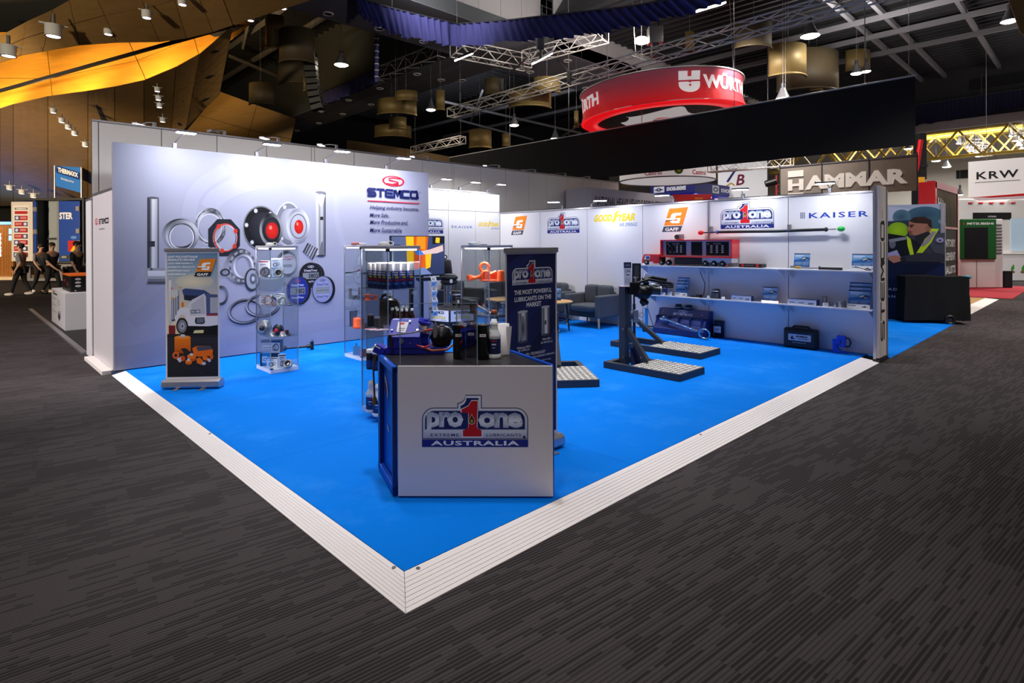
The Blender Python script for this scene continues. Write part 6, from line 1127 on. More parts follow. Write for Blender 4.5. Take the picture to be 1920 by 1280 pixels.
# ================================================================== arm lamps on the stand walls
GLOW = mat('lamp_glow', 'fffdf8', .4, emit=14); GLOWD = mat('lamp_glow_soft', 'fffdf8', .4, emit=5); WIRE = mat('hanging_wire', '8f8d90', .4, .5)
def armlamp(label, base, head, power, aim, w=.24, glow=None, group='arm lamps on the stand walls'):
    base, head = V(base), V(head); t = thing('arm_lamp', label, 'lamp', base, 0, group); h = head - base
    MB().cbox((0, 0, .03), (.05, .05, .09)).build('bracket', GREYP, t, bevel=.006); MB().tube([(0, 0, .07), h * .5 + V((0, 0, .05)), h], .009, 8).build('arm', ALU, t)
    d = V((h.x, h.y, 0)); rot = Matrix.Rotation(math.atan2(h.y, h.x) - PI / 2, 3, 'Z'); a = MB().cbox(h + V((0, 0, .012)), (w, .11, .024), rot); a.build('lamp_head', GREYP, t, bevel=.004)
    MB().cbox(h + V((0, 0, -.004)), (w * .9, .095, .008), rot).build('lens', glow or GLOW, t)
    if power: lamp('AREA', h + V((0, 0, -.015)), power, COOL, w, V(aim) - base, parent=t, sy=.09)
    return t
LM = 16
for (bx, by), (hx_, hy), n in (((327, 275), (349, 249), 'leftmost'), ((481, 291), (510, 271), 'second from left'), ((610, 302), (642, 284), 'third from left'), ((724, 314), (757, 297), 'rightmost')):
    b = GY(bx, by, 6.55); h = GY(hx_, hy, 5.85); armlamp(f'lit arm lamp on top of the mural wall, {n}', (b.x, 6.55, 2.987), h, 25, (h.x - .1, 6.5, 1.6))
for (bx, by), (hx_, hy), n in (((808, 350), (837, 336), 'left'), ((862, 353), (892, 342), 'middle'), ((912, 357), (940, 346), 'right')):
    b = GY(bx, by, 7.93); h = GY(hx_, hy, 7.45); armlamp(f'lit arm lamp on the short white wall behind the mural, {n} one', (b.x, 7.93, 2.872), h, LM * .8, (h.x - .1, 7.9, 1.7))
for (hx_, hy), dx, on, n in (((261, 233.5), 28, 1, 'first from left'), ((400, 247), 20, 0, 'second, unlit'), ((496, 259.5), 25, 1, 'third from left'), ((602, 272.5), 28, 1, 'fourth from left'), ((773, 294), 30, 1, 'fifth from left'), ((909, 311), 26, 1, 'sixth from left'), ((980, 320), 22, 0, 'seventh, unlit'), ((1033, 327.5), 26, 1, 'eighth from left'), ((1089, 334), 15, 1, 'last on the right')):
    h = GY(hx_, hy, 8.78); b = GY(hx_ + dx, hy, 8.56); armlamp(f'arm lamp on top of the tall rear wall, {n}', (b.x, 8.54, 3.602), h, 0, (h.x, 9.5, 2.4), .2, GLOWD if on else WHP)
for (bx, by), (hx_, hy), e, n in (((1055, 388), (1038, 379), .35, 'nearest the corner'), ((1110, 385), (1125, 376.5), 1., 'glaring between blue and yellow logos'), ((1262, 378), (1241, 366.5), .8, 'above the orange logo'), ((1393, 366), (1388, 355.5), 1., 'above the one logo with red numeral'), ((1556, 357), (1547, 344), 1., 'nearest the end panel')):
    b = GX(bx, by, 8.02); h = GX(hx_, hy, 7.5); armlamp(f'arm lamp on the shelf wall, {n}', (8.02, b.y, 2.402), h, LM * .55 * e, (8.0, h.y, 1.5), .26)
t = tag(MB().tube([(8.04, 7.2, 2.41), (8.03, 6.3, 2.415), (8.05, 5.6, 2.41), (8.03, 4.6, 2.415), (8.04, 3.4, 2.41), (8.03, 2.2, 2.415), (8.04, .6, 2.41)], .006, 6).build('power_cable', BLACK), 'thin black cable lying along the top of the shelf wall', 'cable')
# ================================================================== hanging things of the dark hall
def wire(p, z1, parent, n='wire', r=.006):
    return MB().cyl(p, (p[0], p[1], z1), r, n=6).build(n, WIRE, parent)
def truss(label, a, b, s=.34, n=12, up=2.6, mt=None):
    a, b = V(a), V(b); t = thing('lighting_truss', label, 'truss', a, 0); d = b - a; u = d.normalized(); x = u.cross(V((0, 0, 1))).normalized(); y = x.cross(u); m = mt or mat('truss_alloy', 'eae4e0', .35, .2)
    C4 = [x * i * s / 2 + y * j * s / 2 for i, j in ((-1, -1), (1, -1), (1, 1), (-1, 1))]
    for c_ in C4: MB().cyl(c_, d + c_, .024, n=8).build('chord', m, t)
    for k in range(n):
        for q in range(4):
            c0, c1 = C4[q], C4[(q + 1) % 4]; p = d * (k / n) + (c0 if k % 2 else c1); r = d * ((k + 1) / n) + (c1 if k % 2 else c0); MB().cyl(p, r, .012, n=5).build('brace', m, t)
    for f in (0, 1):
        for q in range(4): MB().cyl(d * f + C4[q], d * f + C4[(q + 1) % 4], .018, n=6).build('end_bar', m, t)
    for f in (.04, .96): wire(d * f + y * s / 2, d.z * f + (up if roofz(a.x, a.y) > 9 else 9.0 - a.z), t)
    return t
truss('long silver truss running up to the right above the red ring sign', GZ(845, 212, 7), (12.64, .9, 7), .34, 24)
truss('short silver truss hanging low at the left of the dark fabric', GZ(868, 262, 6), GZ(775, 282, 6), .3, 8, 6.5)
truss('silver truss bundle below the middle of the blue pelmet', GZ(850, 90, 8.6), GZ(990, 118, 8.6), .5, 6, .4); truss('silver truss rising to the right under the blue pelmet', GZ(985, 108, 8.5), GZ(1135, 66, 8.5), .4, 8, .4)
truss('silver truss behind the small pelmet on the left', GZ(712, 140, 9.3), GZ(830, 95, 9.3), .5, 8, .6)
for k, (px, py) in enumerate(((940, 150), (1068, 135))):
    p = GZ(px, py, 7.17); t = thing('chain_sling', ('left black sling holding the long truss', 'right black sling holding the long truss')[k], 'sling', p); q = GZ((985, 1045)[k], 112, 8.3) - p
    MB().tube([(0, 0, 0), q], .03, 6).build('chain', BLACK, t); MB().box(-.06, .06, -.06, .06, -.36, .04).build('clamp', BLACK, t, bevel=.01)
CUR = mat('pelmet_cloth', '464688', .85); CURD = mat('pelmet_dark', '16162a', .9)
def pelmet(label, plane, top, bot, m, folds=30, dep=.06):
    f = (lambda p: GY(p[0], p[1], plane[1])) if plane[0] == 'y' else (lambda p: GX(p[0], p[1], plane[1])); T = [f(p) for p in top]; B = [f(p) for p in bot]; t = thing('pelmet', label, 'curtain', T[0]); o = T[0].copy()
    def lerp(L, u):
        i = min(int(u * (len(L) - 1)), len(L) - 2); return L[i].lerp(L[i + 1], u * (len(L) - 1) - i)
    n = V((0, 1, 0)) if plane[0] == 'y' else V((1, 0, 0))
    def g(u, v):
        p = lerp(T, u).lerp(lerp(B, u), v); w = math.sin(u * folds * 2 * PI + 1.5 * math.sin(u * 23)) * dep * (.35 + .65 * v); return p - o + n * w + V((0, 0, .04 * math.sin(u * 41) * v))
    MB().grid(g, folds * 7, 4).build('cloth', m, t); MB().tube([p - o for p in T], .03, 6).build('rail', DKST, t); 
    for k in range(0, len(T), 2): wire(T[k] - o, T[k].z - o.z + 1.0, t)
    return t
cx2 = GY(855, 45, 11.95).x
pelmet('blue gathered pelmet falling to the right, left half of the corner', ('y', 11.95), [(662, -8), (680, 0), (735, 15), (795, 30), (857, 45)], [(668, 22), (700, 46), (745, 66), (800, 76), (857, 89)], CUR, 17, .09)
pelmet('blue gathered pelmet rising to the right, right half of the corner', ('x', cx2), [(857, 45), (960, 37), (1060, 26), (1180, 13), (1330, -14)], [(857, 89), (975, 76), (1100, 67), (1215, 45), (1360, 6)], CUR, 30, .09)
pelmet('small blue pelmet low on the left behind the line speaker', ('x', 12.4), [(606, 172), (640, 158), (675, 143), (706, 128)], [(606, 196), (640, 184), (675, 168), (706, 152)], CUR, 14, .09)
pelmet('black pelmet end hanging at the left end of the blue pelmet', ('y', 11.9), [(652, -12), (664, -9)], [(650, 47), (672, 24)], CURD, 4)
pelmet('dark blue pelmet hanging across the far wall at right', ('x', 33.7), [(1690, 200), (1760, 190), (1840, 178), (1940, 163)], [(1690, 240), (1760, 228), (1840, 216), (1940, 196)], mat('pelmet_far', '1d1d40', .8), 36)
p = GD(706, 68, 22); t = thing('curtain_pole', 'thin upright blue striped pole between pelmet and bulkhead', 'pole', p); MB().cyl((0, 0, 0), (0, 0, -1.75), .07, n=10).build('pole', CUR, t); MB().cyl((0, 0, 0), (0, 0, 3.3), .02, n=8).build('rod', DKST, t)
for k in range(7): MB().torus((0, 0, -.1 - k * .24), .075, .02, n=12, m=6).build('stripe', CARD, t)
# black fabric
bc = thing('hanging_drape', 'huge black fabric drape hanging above and behind the shelf wall', 'drape', (14, .57, 3.83)); MB().grid(lambda u, v: (.03 * math.sin(u * 40) * (1 - v), 17.0 * u, 1.55 * v), 60, 3).build('cloth', BLKC, bc); MB().cyl((0, -.02, 1.57), (0, 17.0, 1.57), .022, n=8).build('top_rail', mat('rail_white', 'cfcccf', .4), bc)
for y in (1.0, 4.2, 7.2, 10.2, 13.2): wire((0, y, 1.6), 8.9, bc, r=.01)
# red ring sign
rc = GD(1238, 196, 20); rs = thing('ring_sign', 'big red hanging ring sign with white lettering above the black drape', 'sign', rc, 0); rs.rotation_euler = (Matrix.Rotation(RZF, 3, 'Z') @ Matrix.Rotation(-.055, 3, 'Y')).to_euler(); RR = 2.74; HR = .97
def rr_(z): return RR - .1 * math.cos((z / HR) * PI) - .02 * z
n = 72; me = Canvas((0, 0, 0)); pts = []
for j in range(9):
    z = -HR / 2 + HR * j / 8
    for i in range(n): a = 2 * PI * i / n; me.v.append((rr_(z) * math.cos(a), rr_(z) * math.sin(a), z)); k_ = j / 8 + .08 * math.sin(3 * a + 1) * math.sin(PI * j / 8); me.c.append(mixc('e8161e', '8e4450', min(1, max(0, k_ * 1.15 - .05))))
me.f = [(j * n + i, j * n + (i + 1) % n, (j + 1) * n + (i + 1) % n, (j + 1) * n + i) for j in range(8) for i in range(n)]
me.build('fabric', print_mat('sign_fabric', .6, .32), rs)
MB().torus((0, 0, HR / 2), rr_(HR / 2), .025, n=72, m=6).build('top_rim', mat('rail_white'), rs)
LG = Canvas(eps=0); 
def wrap(cv, a0, r0=.02):
    cv.v = [(lambda a, z: ((rr_(z) + r0) * math.cos(a), (rr_(z) + r0) * math.sin(a), z))(a0 + p[0] / RR, p[2]) for p in cv.v]; return cv
for a0, nm in ((-PI / 2 + .2, 'lettering'), (-PI / 2 - 1.9, 'lettering')):
    cv = Canvas(eps=0); cv.text('WÜRTH', 1.2, -.16, 2.2, .5, 'f6eef0', .045); wrap(cv, a0).build(nm, print_mat('sign_letter', .6, .35), rs); cv = Canvas(eps=0); cv.poly([(-.68, .1), (.0, .1), (.0, .36), (-.68, .36)], 'f6eef0'); cv.poly([(-.4, .2), (-.28, .2), (-.28, .365), (-.4, .365)], 'c04048')
    cv.poly([(-.68, .05), (-.68, -.04)] + [(-.34 + .34 * math.cos(PI + PI * i / 12), -.04 + .24 * math.sin(PI + PI * i / 12)) for i in range(13)] + [(0, .05)], 'f6eef0')
    wrap(cv, a0).build('emblem', print_mat('sign_letter', .6, .35), rs)
MB().lathe([(RR - .08, -HR / 2), (RR - .08, -HR / 2 - .06), (RR - .55, -HR / 2 - .06), (RR - .55, -HR / 2 + .04)], 72, cap=False).build('bottom_rim', mat('rim_glow', 'f0141c', .3, emit=.7), rs)
MB().lathe([(RR - .55, -HR / 2 + .02), (.001, -HR / 2 + .02)], 72, cap=False).build('inner_ceiling', mat('ring_inner', '1c1416', .7), rs)
c = Canvas((0, 0, -HR / 2 + .012), (1, 0, 0), (0, -1, 0)); st = [(1.9 * math.cos(a) * (.8 + .2 * math.cos(3 * a)), 1.9 * math.sin(a) * (.62 + .28 * math.cos(4 * a + .6))) for a in [2 * PI * i / 48 for i in range(48)]]; c.poly(st, 'e4dcdc'); c.poly([(-.25, -.1), (.1, -.08), (.3, .08), (-.1, .08)], 'd01820'); c.rect(-.2, -.45, .3, -.2, '55555e'); c.build('underside_print', print_mat('under_print', .6, .35), rs)
for a in (0, 2.1, 4.2): MB().cyl((2.6 * math.cos(a), 2.6 * math.sin(a), HR / 2), (2.6 * math.cos(a), 2.6 * math.sin(a), 5), .012, n=6).build('wire', WIRE, rs)
# high-bay and linear lamps
HB = mat('highbay_glow', 'fff3df', .4, emit=22); HBF = mat('highbay_far', 'fff4ea', .4, emit=9)
def highbay(px, py, d, w, n, power=0, m=None):
    p = GD(px, py, d); t = thing('high_bay_lamp', f'lit round high bay lamp, {n}', 'lamp', p, 0, 'high bay lamps of the hall'); r = w * d / FC / 2
    MB().lathe([(r * .35, .35), (r * .5, .25), (r * .95, .02), (r, 0)], 20, cap=False).build('shade', mat('lamp_shade_dark', '5a5a5e', .4), t); MB().lathe([(r * .97, .005), (r * .7, -.03), (.001, -.04)], 20, cap=False).build('lens', m or HB, t); MB().cyl((0, 0, .3), (0, 0, .5), r * .3, n=12).build('ballast', DKST, t); wire((0, 0, .5), roofz(p.x, p.y) - p.z, t)
    if power: lamp('SPOT', (0, 0, -.08), power, WARM, .2, (0, 0, -5), 150, .5, parent=t)
    return t
for a in ((640, 122, 21, 26, 'inside the blue pelmets on the left', 14), (808, 206, 24, 18, 'between the tan drums left of the long truss', 120), (1010, 190, 24, 20, 'in front of the tan drums under the long truss', 150), (964, 235, 25, 18, 'low, left of the red ring sign', 100), (1041, 260, 27, 17, 'just above the black drape, left of the red ring', 80), (1519, 68, 17, 34, 'large one under the roof at upper right', 300), (1468, 185, 19, 26, 'touching the top of the black drape at right', 200), (1606, 138, 22, 20, 'left of a close pair at upper right', 100), (1624, 134, 23, 16, 'right of a close pair at upper right', 60), (1893, 40, 17, 28, 'at the right edge of the picture', 250)): highbay(*a)
p = GD(1203, 76, 17.5); t = thing('floodlight', 'bright floodlight beside a silver ballast box on the long truss', 'lamp', p, RZF); MB().ball((0, 0, 0), (.22, .18, .12)).build('lens', HB, t); MB().box(.2, .62, -.15, .2, -.1, .4).build('ballast_box', STEELB, t, bevel=.01); MB().tube([(.5, 0, .4), (.52, 0, .6), (.4, 0, .62)], .03, 8).build('yoke', BLACK, t); MB().box(.3, .5, -.1, .1, -.5, -.1).build('clamp', DKST, t)
lamp('SPOT', (-.3, -.1, .1), 700, (1, .95, .88), .15, (-1.5, 3.4, 1.2), 120, .8, parent=t)
def linlamp(a, b, d, label):
    p, q = GD(*a, d), GD(*b, d + .4); t = thing('linear_lamp', label, 'lamp', p); MB().beam((0, 0, 0), q - p, .17, .05).build('lens', HB, t); MB().beam((0, 0, .06), q - p + V((0, 0, .06)), .22, .08).build('housing', DKST, t); wire(((q - p) * .5), 2, t); return t
linlamp((855, 113), (884, 101), 19, 'lit linear lamp at left under the corner of the pelmet'); linlamp((1000, 119), (1033, 101), 19, 'lit linear lamp in the middle under the truss bundle'); linlamp((1309, 20), (1357, 6), 16, 'lit linear lamp at top right of the blue pelmet')
lamp('AREA', GY(820, -40, 10.5), 70, (1, .97, .92), 1.2, GY(870, 20, 12.7)); 
# tan acoustic drums
DRUM = mat('tan_drum', '8a7446', .5, .25); DRUMD = mat('dark_drum', '574a33', .6)
def drum(x0, x1, y0, y1, d, n, m=None, a0=-2.6, a1=-.4):
    p = GD((x0 + x1) / 2, y1, d); R = (x1 - x0) * d / FC / 2; H = (y1 - y0) * d / FC; t = thing('acoustic_drum', f'curved tan acoustic panel, {n}', 'panel', p, RZF, 'curved acoustic panels under the roof'); 
    MB().grid(lambda u, v: (R * math.cos(a0 + (a1 - a0) * u), R * math.sin(a0 + (a1 - a0) * u), H * v), 20, 1).build('panel', m or DRUM, t, solid=.05); 
    MB().grid(lambda u, v: ((R + .02) * math.cos(a0 + (a1 - a0) * u), (R + .02) * math.sin(a0 + (a1 - a0) * u), .06 * v), 20, 1).build('rim', m or DRUM, t, solid=.05); wire((0, -R * .6, H), roofz(p.x, p.y) - p.z, t); return t
for k, a in enumerate(((500, 536, 34, 96, 20), (527, 597, 62, 124, 20), (525, 600, 110, 165, 23), (570, 577, 138, 172, 20), (470, 520, 160, 200, 24), (742, 785, 174, 193, 23), (707, 786, 192, 221, 24), (730, 764, 222, 244, 25), (702, 776, 240, 262, 27), (818, 834, 170, 208, 22), (998, 1051, 150, 178, 21), (949, 1035, 178, 208, 22), (908, 942, 150, 180, 24), (878, 923, 246, 280, 26), (941, 957, 252, 275, 27), (1283, 1300, 62, 98, 18), (1365, 1442, 50, 98, 19), (1427, 1506, 92, 150, 20), (1432, 1562, 110, 182, 23), (1515, 1540, 120, 172, 24), (1574, 1626, 100, 138, 24), (1077, 1084, 208, 240, 23))):
    w = 'at the upper left above the small pelmet' if a[0] < 620 else ('between the bulkhead and the left truss end' if a[0] < 850 else ('behind the long truss, mid picture' if a[0] < 1100 else 'near the lamps at upper right')); drum(*a, f"{'first second third fourth fifth sixth seventh eighth ninth'.split()[[0, 1, 2, 3, 4, 0, 1, 2, 3, 4, 0, 1, 2, 3, 4, 0, 1, 2, 3, 4, 5, 5][k]]} {w}", DRUMD if k in (1, 2, 4, 12, 16, 18) else DRUM)
# line array speaker
la = thing('line_array', 'long curved black line array speaker hanging at left of small pelmet', 'speaker', GD(582, 105, 20), RZF)
for k in range(9): a = .03 * k * k / 8; MB().cbox((.03 * k * (k / 8), 0, -.22 * k), (.42, .3, .2), Matrix.Rotation(-a * 1.2, 3, 'Y')).build('cabinet', BLACK, la, bevel=.02); MB().cbox((.2 + .03 * k * (k / 8), -.1, -.22 * k), (.03, .12, .15), Matrix.Rotation(-a * 1.2, 3, 'Y')).build('grille', IRON, la)
wire((0, 0, .1), 4.5, la); wire((.15, 0, .1), 4.5, la)
# downlight cans under the wood ceiling
def canlight(px, py, d, w, n):
    p = GD(px, py, d); s = w * d / FC; t = thing('can_downlight', f'white cylinder downlight, {n}', 'downlight', p, 0, 'white cylinder downlights on the wood panels'); MB().lathe([(s * .5, -s * .45), (s * .5, s * .3), (s * .48, s * .35)], 18).build('can', WHP, t); MB().torus((0, 0, -s * .45), s * .46, s * .035, n=18, m=6).build('bezel', BLACK, t); MB().cyl((0, 0, -s * .46), (0, 0, -s * .44), s * .4, n=16).build('lens', GLOWD if w > 12 else GLOWD, t); MB().box(-s * .8, s * .8, -s * .1, s * .1, s * .32, s * .4).build('flange', WHP, t); wire((0, 0, s * .35), s * 1.1, t, 'stem', s * .12); return t
UL = ((100, 56, 17.2, 27, 'largest one at upper left'), (16, 94, 17.5, 25, 'at the left edge above the glowing wood'), (275, 26, 16.5, 17, 'top row, middle'), (203, 58, 18, 15, 'lower one above the glowing wood'), (342, 2, 15.8, 16, 'cut by the top edge'), (470, 33, 17, 13, 'at the dark roof edge, lower'), (531, 10, 16, 14, 'at the dark roof edge, upper'))
for a in UL: canlight(*a)
for k, (px, py) in enumerate(((100, 207), (116, 225), (128, 237), (140, 249), (160, 270), (295, 167), (297, 183), (299, 197), (305, 224))): canlight(px, py, 18.9 + (py - 200) * .03 if k < 5 else 18.2 + (py - 160) * .02, 10, ('first', 'second', 'third', 'fourth', 'fifth')[k % 5] + (' of the left slanting row on the wood wall' if k < 5 else ' of the right column on the wood wall'))
for k, (px, py) in enumerate(((18, 351), (41, 359), (63, 366))): canlight(px, py, 27.5, 10, ('left', 'middle', 'right')[k] + ' of three above the blue trailer')

for px, py, d, n in ((1013, 62, 18.4, 'at the middle of the blue pelmet'),):
    p = GD(px, py, d); t = thing('chain_hoist', f'black chain hoist hanging {n}', 'hoist', p, RZF); MB().box(-.28, .28, -.15, .15, -.12, .12).build('motor', BLACK, t, bevel=.03); MB().box(-.3, -.05, -.17, -.15, -.06, .06).build('label', CARD, t); MB().box(-.12, .12, -.12, .12, -.55, -.12).build('chain_bag', DKST, t, bevel=.03); MB().tube([(0, 0, -.55), (.0, 0, -.8)], .04, 8).build('hook', BLACK, t); wire((0, 0, .12), roofz(p.x, p.y) - p.z, t)
# ================================================================== foyer side (left)
# blue refrigerated trailer, rear doors open
tp, tq = GD(26, 532, 26), GD(155, 532, 26); tl = thing('trailer', 'blue box trailer seen from behind with open rear doors', 'trailer', (tp.x, tp.y, ZF), RZF); TW = (155 - 26) * 26 / FC; TU = 26 / FC
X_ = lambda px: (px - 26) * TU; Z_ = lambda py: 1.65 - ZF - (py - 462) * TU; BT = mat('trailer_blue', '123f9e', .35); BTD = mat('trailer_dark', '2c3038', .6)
x0, x1 = X_(62), X_(158)
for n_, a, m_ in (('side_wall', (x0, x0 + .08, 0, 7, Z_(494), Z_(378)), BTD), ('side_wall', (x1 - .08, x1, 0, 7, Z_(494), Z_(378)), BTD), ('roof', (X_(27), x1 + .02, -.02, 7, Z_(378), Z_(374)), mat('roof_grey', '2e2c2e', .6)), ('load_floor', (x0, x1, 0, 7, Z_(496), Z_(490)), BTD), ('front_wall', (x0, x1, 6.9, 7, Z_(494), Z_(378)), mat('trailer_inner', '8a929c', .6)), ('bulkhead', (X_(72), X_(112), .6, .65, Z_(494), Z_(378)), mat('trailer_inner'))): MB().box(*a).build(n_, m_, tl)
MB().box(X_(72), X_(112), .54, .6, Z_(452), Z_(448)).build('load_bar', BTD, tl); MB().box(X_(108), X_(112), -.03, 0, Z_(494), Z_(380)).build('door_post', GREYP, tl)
MB().box(X_(113), X_(152), -.06, 0, Z_(492), Z_(380)).build('rear_door', BT, tl, bevel=.01); MB().box(X_(26), X_(66), -.12, -.05, Z_(492), Z_(381)).build('open_door', mat('door_cream', 'c9c2c0', .5), tl, bevel=.01); MB().box(X_(67), X_(71), -.08, 0, Z_(490), Z_(380)).build('door_edge', BT, tl)
for px, py in ((149, 394), (149, 436), (69, 395), (69, 437)): MB().box(X_(px) - .08, X_(px) + .08, -.1, -.05, Z_(py) - .1, Z_(py) + .1).build('hinge', GREYP, tl)
MB().box(X_(30), X_(158), .1, 6, Z_(507), Z_(496)).build('chassis', BLACK, tl); MB().box(X_(45), X_(140), -.05, .05, Z_(529), Z_(524)).build('bumper', ALU, tl); MB().box(X_(112), X_(118), -.03, .03, Z_(526), Z_(500)).build('bumper_post', GREYP, tl); MB().box(X_(52), X_(58), -.03, .03, Z_(526), Z_(500)).build('bumper_post', GREYP, tl); MB().box(X_(108), X_(142), -.04, .04, Z_(503), Z_(498)).build('light_board', GREYP, tl)
for px in (75, 90, 130, 148): MB().cyl((X_(px) - .15, 1.2, .5), (X_(px) + .15, 1.2, .5), .5, n=24).build('wheel', BLACK, tl)
c = Canvas((X_(113), -.0625, Z_(492)), eps=.002); S_ = TU; c.text('STER', 13.5 * S_, (492 - 414) * S_, 25 * S_, 13 * S_, 'e8e8f0', .04); c.rect(17 * S_, (492 - 474) * S_, 38 * S_, (492 - 454) * S_, 'f0b81a'); c.poly([(17 * S_, 18 * S_), (17 * S_, 38 * S_), (32 * S_, 38 * S_), (27 * S_, 28 * S_), (21 * S_, 18 * S_)], 'c0202a'); c.rect(3 * S_, 4 * S_, 22 * S_, 11 * S_, '33383c'); c.rect(5 * S_, 5.5 * S_, 14 * S_, 9.5 * S_, '8a8a84'); c.ell(28 * S_, 44 * S_, 6 * S_, 3 * S_, '5a86d0'); c.build('lettering', None, tl)
c = Canvas((X_(26), -.1225, Z_(492)), eps=.002); R = lambda a, b, d, e, col: c.rect((a - 26) * S_, (492 - e) * S_, (d - 26) * S_, (492 - b) * S_, col)
R(30, 388, 59, 477, 'd9d4d2'); R(33, 392, 57, 396, '5a5e6c'); c.text('THERMAXX', 19 * S_, (492 - 395.4) * S_, 20 * S_, 2.6 * S_, 'e6e6ee', .04)
R(33, 398.5, 57, 404, 'a8202c')
for k in range(7):
    y = 407 + k * 11.4; R(33, y, 57, y + 8.6, 'a8202c'); R((33, 49)[k % 2], y, (42, 57)[k % 2], y + 8.6, '3c4c84'); c.ell(((37.5, 53)[k % 2] - 26) * S_, (492 - y - 4.3) * S_, 2.8 * S_, None, 'd0d4e6', 12); [c.rect(((44, 35)[k % 2] - 26) * S_, (492 - y - 3.4 - 2.2 * j) * S_, ((55, 46)[k % 2] - 26) * S_, (492 - y - 2.6 - 2.2 * j) * S_, 'e4c4c8') for j in range(2)]
c.build('door_print', None, tl)
# sign frame on the trailer roof
sp = GD(103, 376, 25.9); sg = thing('roof_sign', 'blue framed sign standing on the roof of the blue trailer', 'sign', (sp.x, sp.y, Z_(374) + ZF), RZF); q = 25.9 / FC
zt = lambda px, py: (376 - py) * q - .05
P4 = [(0, zt(0, 351)), (50 * q, zt(0, 365)), (50 * q, zt(0, 308)), (0, zt(0, 293))]
MB().add([(x, y_, z) for y_ in (0, .05) for x, z in P4], [(0, 1, 2, 3), (7, 6, 5, 4), (0, 4, 5, 1), (1, 5, 6, 2), (2, 6, 7, 3), (3, 7, 4, 0)]).build('panel', mat('sign_blue', '1272cf', .5), sg)
for x, z in ((0, zt(0, 293)), (50 * q, zt(0, 308))): MB().cyl((x, 0, 0), (x, 0, z + .05), .045, n=10).build('post', ALU, sg)
MB().beam((0, 0, zt(0, 293)), (50 * q, 0, zt(0, 308)), .06).build('top_bar', ALU, sg); sk = -14.5 / 50
c = Canvas((0, -.006, 0), (1, 0, 0), (0, 0, 1), .004); yy = lambda u, v: (u * q, zt(0, 293) - v * q + sk * u * q)
c.poly([yy(4, 19), yy(46, 20), yy(48, 24), yy(46, 34), yy(4, 33), yy(2, 29)], '0c2f78'); a = yy(6, 30.5); c.text('THERMAXX', a[0], a[1], 38 * q, 9 * q, 'f2f2f8', .05, al='l', skew=sk); a = yy(12, 43); c.text('thermaxx.com.au', a[0], a[1], 24 * q, 5 * q, 'e2ecf8', .01, al='l', skew=sk); c.build('lettering', None, sg)
# slatted timber stand with neon letters
wb_ = GD(-70, 524, 29); tb2 = thing('slat_booth', 'timber slat booth with glowing letters at the left edge', 'booth', (wb_.x, wb_.y, ZF), RZF); q = 29 / FC; SL = wood('slat_wood', 'b77b3e')
MB().box(0, 96 * q, .05, 2.5, 0, (522 - 417) * q).build('back_panel', wood('slat_dark', '5c3a1c'), tb2)
for k in range(32): MB().box(k * 3 * q, (k * 3 + 1.6) * q, -.02, .05, .1, (522 - 420) * q).build('slat', SL, tb2)
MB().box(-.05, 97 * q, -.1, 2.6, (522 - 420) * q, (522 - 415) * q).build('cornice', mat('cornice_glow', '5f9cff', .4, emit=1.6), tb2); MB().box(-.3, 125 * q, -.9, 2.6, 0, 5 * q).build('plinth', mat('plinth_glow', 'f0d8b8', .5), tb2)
c = Canvas((0, -.03, 0), eps=.004); stemv = lambda t_, x, y, h_: None
c.text('SONAX', 0, 0, 44 * q, 5.5 * q, 'e8e4ff', .04, al='l')
for i, p_ in enumerate(c.v): c.v[i] = (73.5 * q - p_[2], p_[1], (522 - 480) * q + p_[0])
c.build('neon_letters', print_mat('neon_print', .4, 6), tb2); c = Canvas((0, -.03, 0), eps=.004); c.rect(88 * q, (522 - 438) * q, 95 * q, (522 - 428) * q, '6aa8f8'); c.rect(88 * q, (522 - 450) * q, 94 * q, (522 - 441) * q, '6aa8f8'); c.build('neon_mark', print_mat('neon_blue', .4, 3), tb2)
lamp('AREA', (45 * q, -.8, 3), 60, (1, .75, .45), 2, (45 * q, 0, 0), parent=tb2)
# white plinth with orange topped crate, neighbour stand's floor edge
pA, pB = GZ(98, 602, ZF), GZ(122, 621, ZF); py_ = pA.y - pB.y
pl2 = thing('display_plinth', 'white cube plinth with small black drawings beyond the wall end', 'plinth', (pB.x, pB.y, ZF)); MB().box(0, 1.0, 0, py_, .0, .74).build('plinth', WHITE, pl2, bevel=.004)
c = Canvas((-.001, py_, 0), (0, -1, 0)); [c.rect(.2, .52 - .14 * k, .24, .58 - .14 * k, '55525a') for k in range(3)]; [c.rect(.3, .54 - .14 * k, .85, .55 - .14 * k, '77747c') for k in range(3)]; c.rect(.25, .63, .95, .66, '3a3840'); c.rect(.2, .68, .6, .7, 'a04a54'); c.ring(1.2, .5, .1, .06, .8, '77747c', 16); c.poly([(1.05, .2), (1.15, .34), (1.25, .22), (1.4, .36), (1.45, .2), (1.25, .12)], '4a4850'); c.build('print', None, pl2)
cr = thing('crate', 'black crate with a bright orange top on the white plinth', 'crate', (pB.x + .12, pB.y + .25, ZF + .741)); MB().box(0, .85, 0, 1.2, 0, .32).build('case', BLACK, cr, bevel=.005); MB().box(-.01, .86, -.01, 1.21, .32, .345).build('top', mat('crate_orange', 'f06a14', .5), cr)
c = Canvas((0, -.0015, 0), eps=.0008); [c.ell(.12, .26 - .07 * k, .05, .022, 'b8b4ba', 14) for k in range(3)]; c.text('ADDV', .55, .2, .3, .05, 'b03040', .03); [c.ell(x, y, .012, None, 'd8d8dc', 8) for x, y in ((.08, .03), (.4, .03), (.3, .1), (.55, .05), (.7, .12))]; c.build('print', None, cr)
c = Canvas((-.0015, 1.2, 0), (0, -1, 0), eps=.0008); c.text('ADDV', .35, .18, .35, .05, 'b03040', .03); c.poly([(.7, .1), (.8, .22), (.9, .1), (.8, .14)], 'b03040'); c.build('print', None, cr)
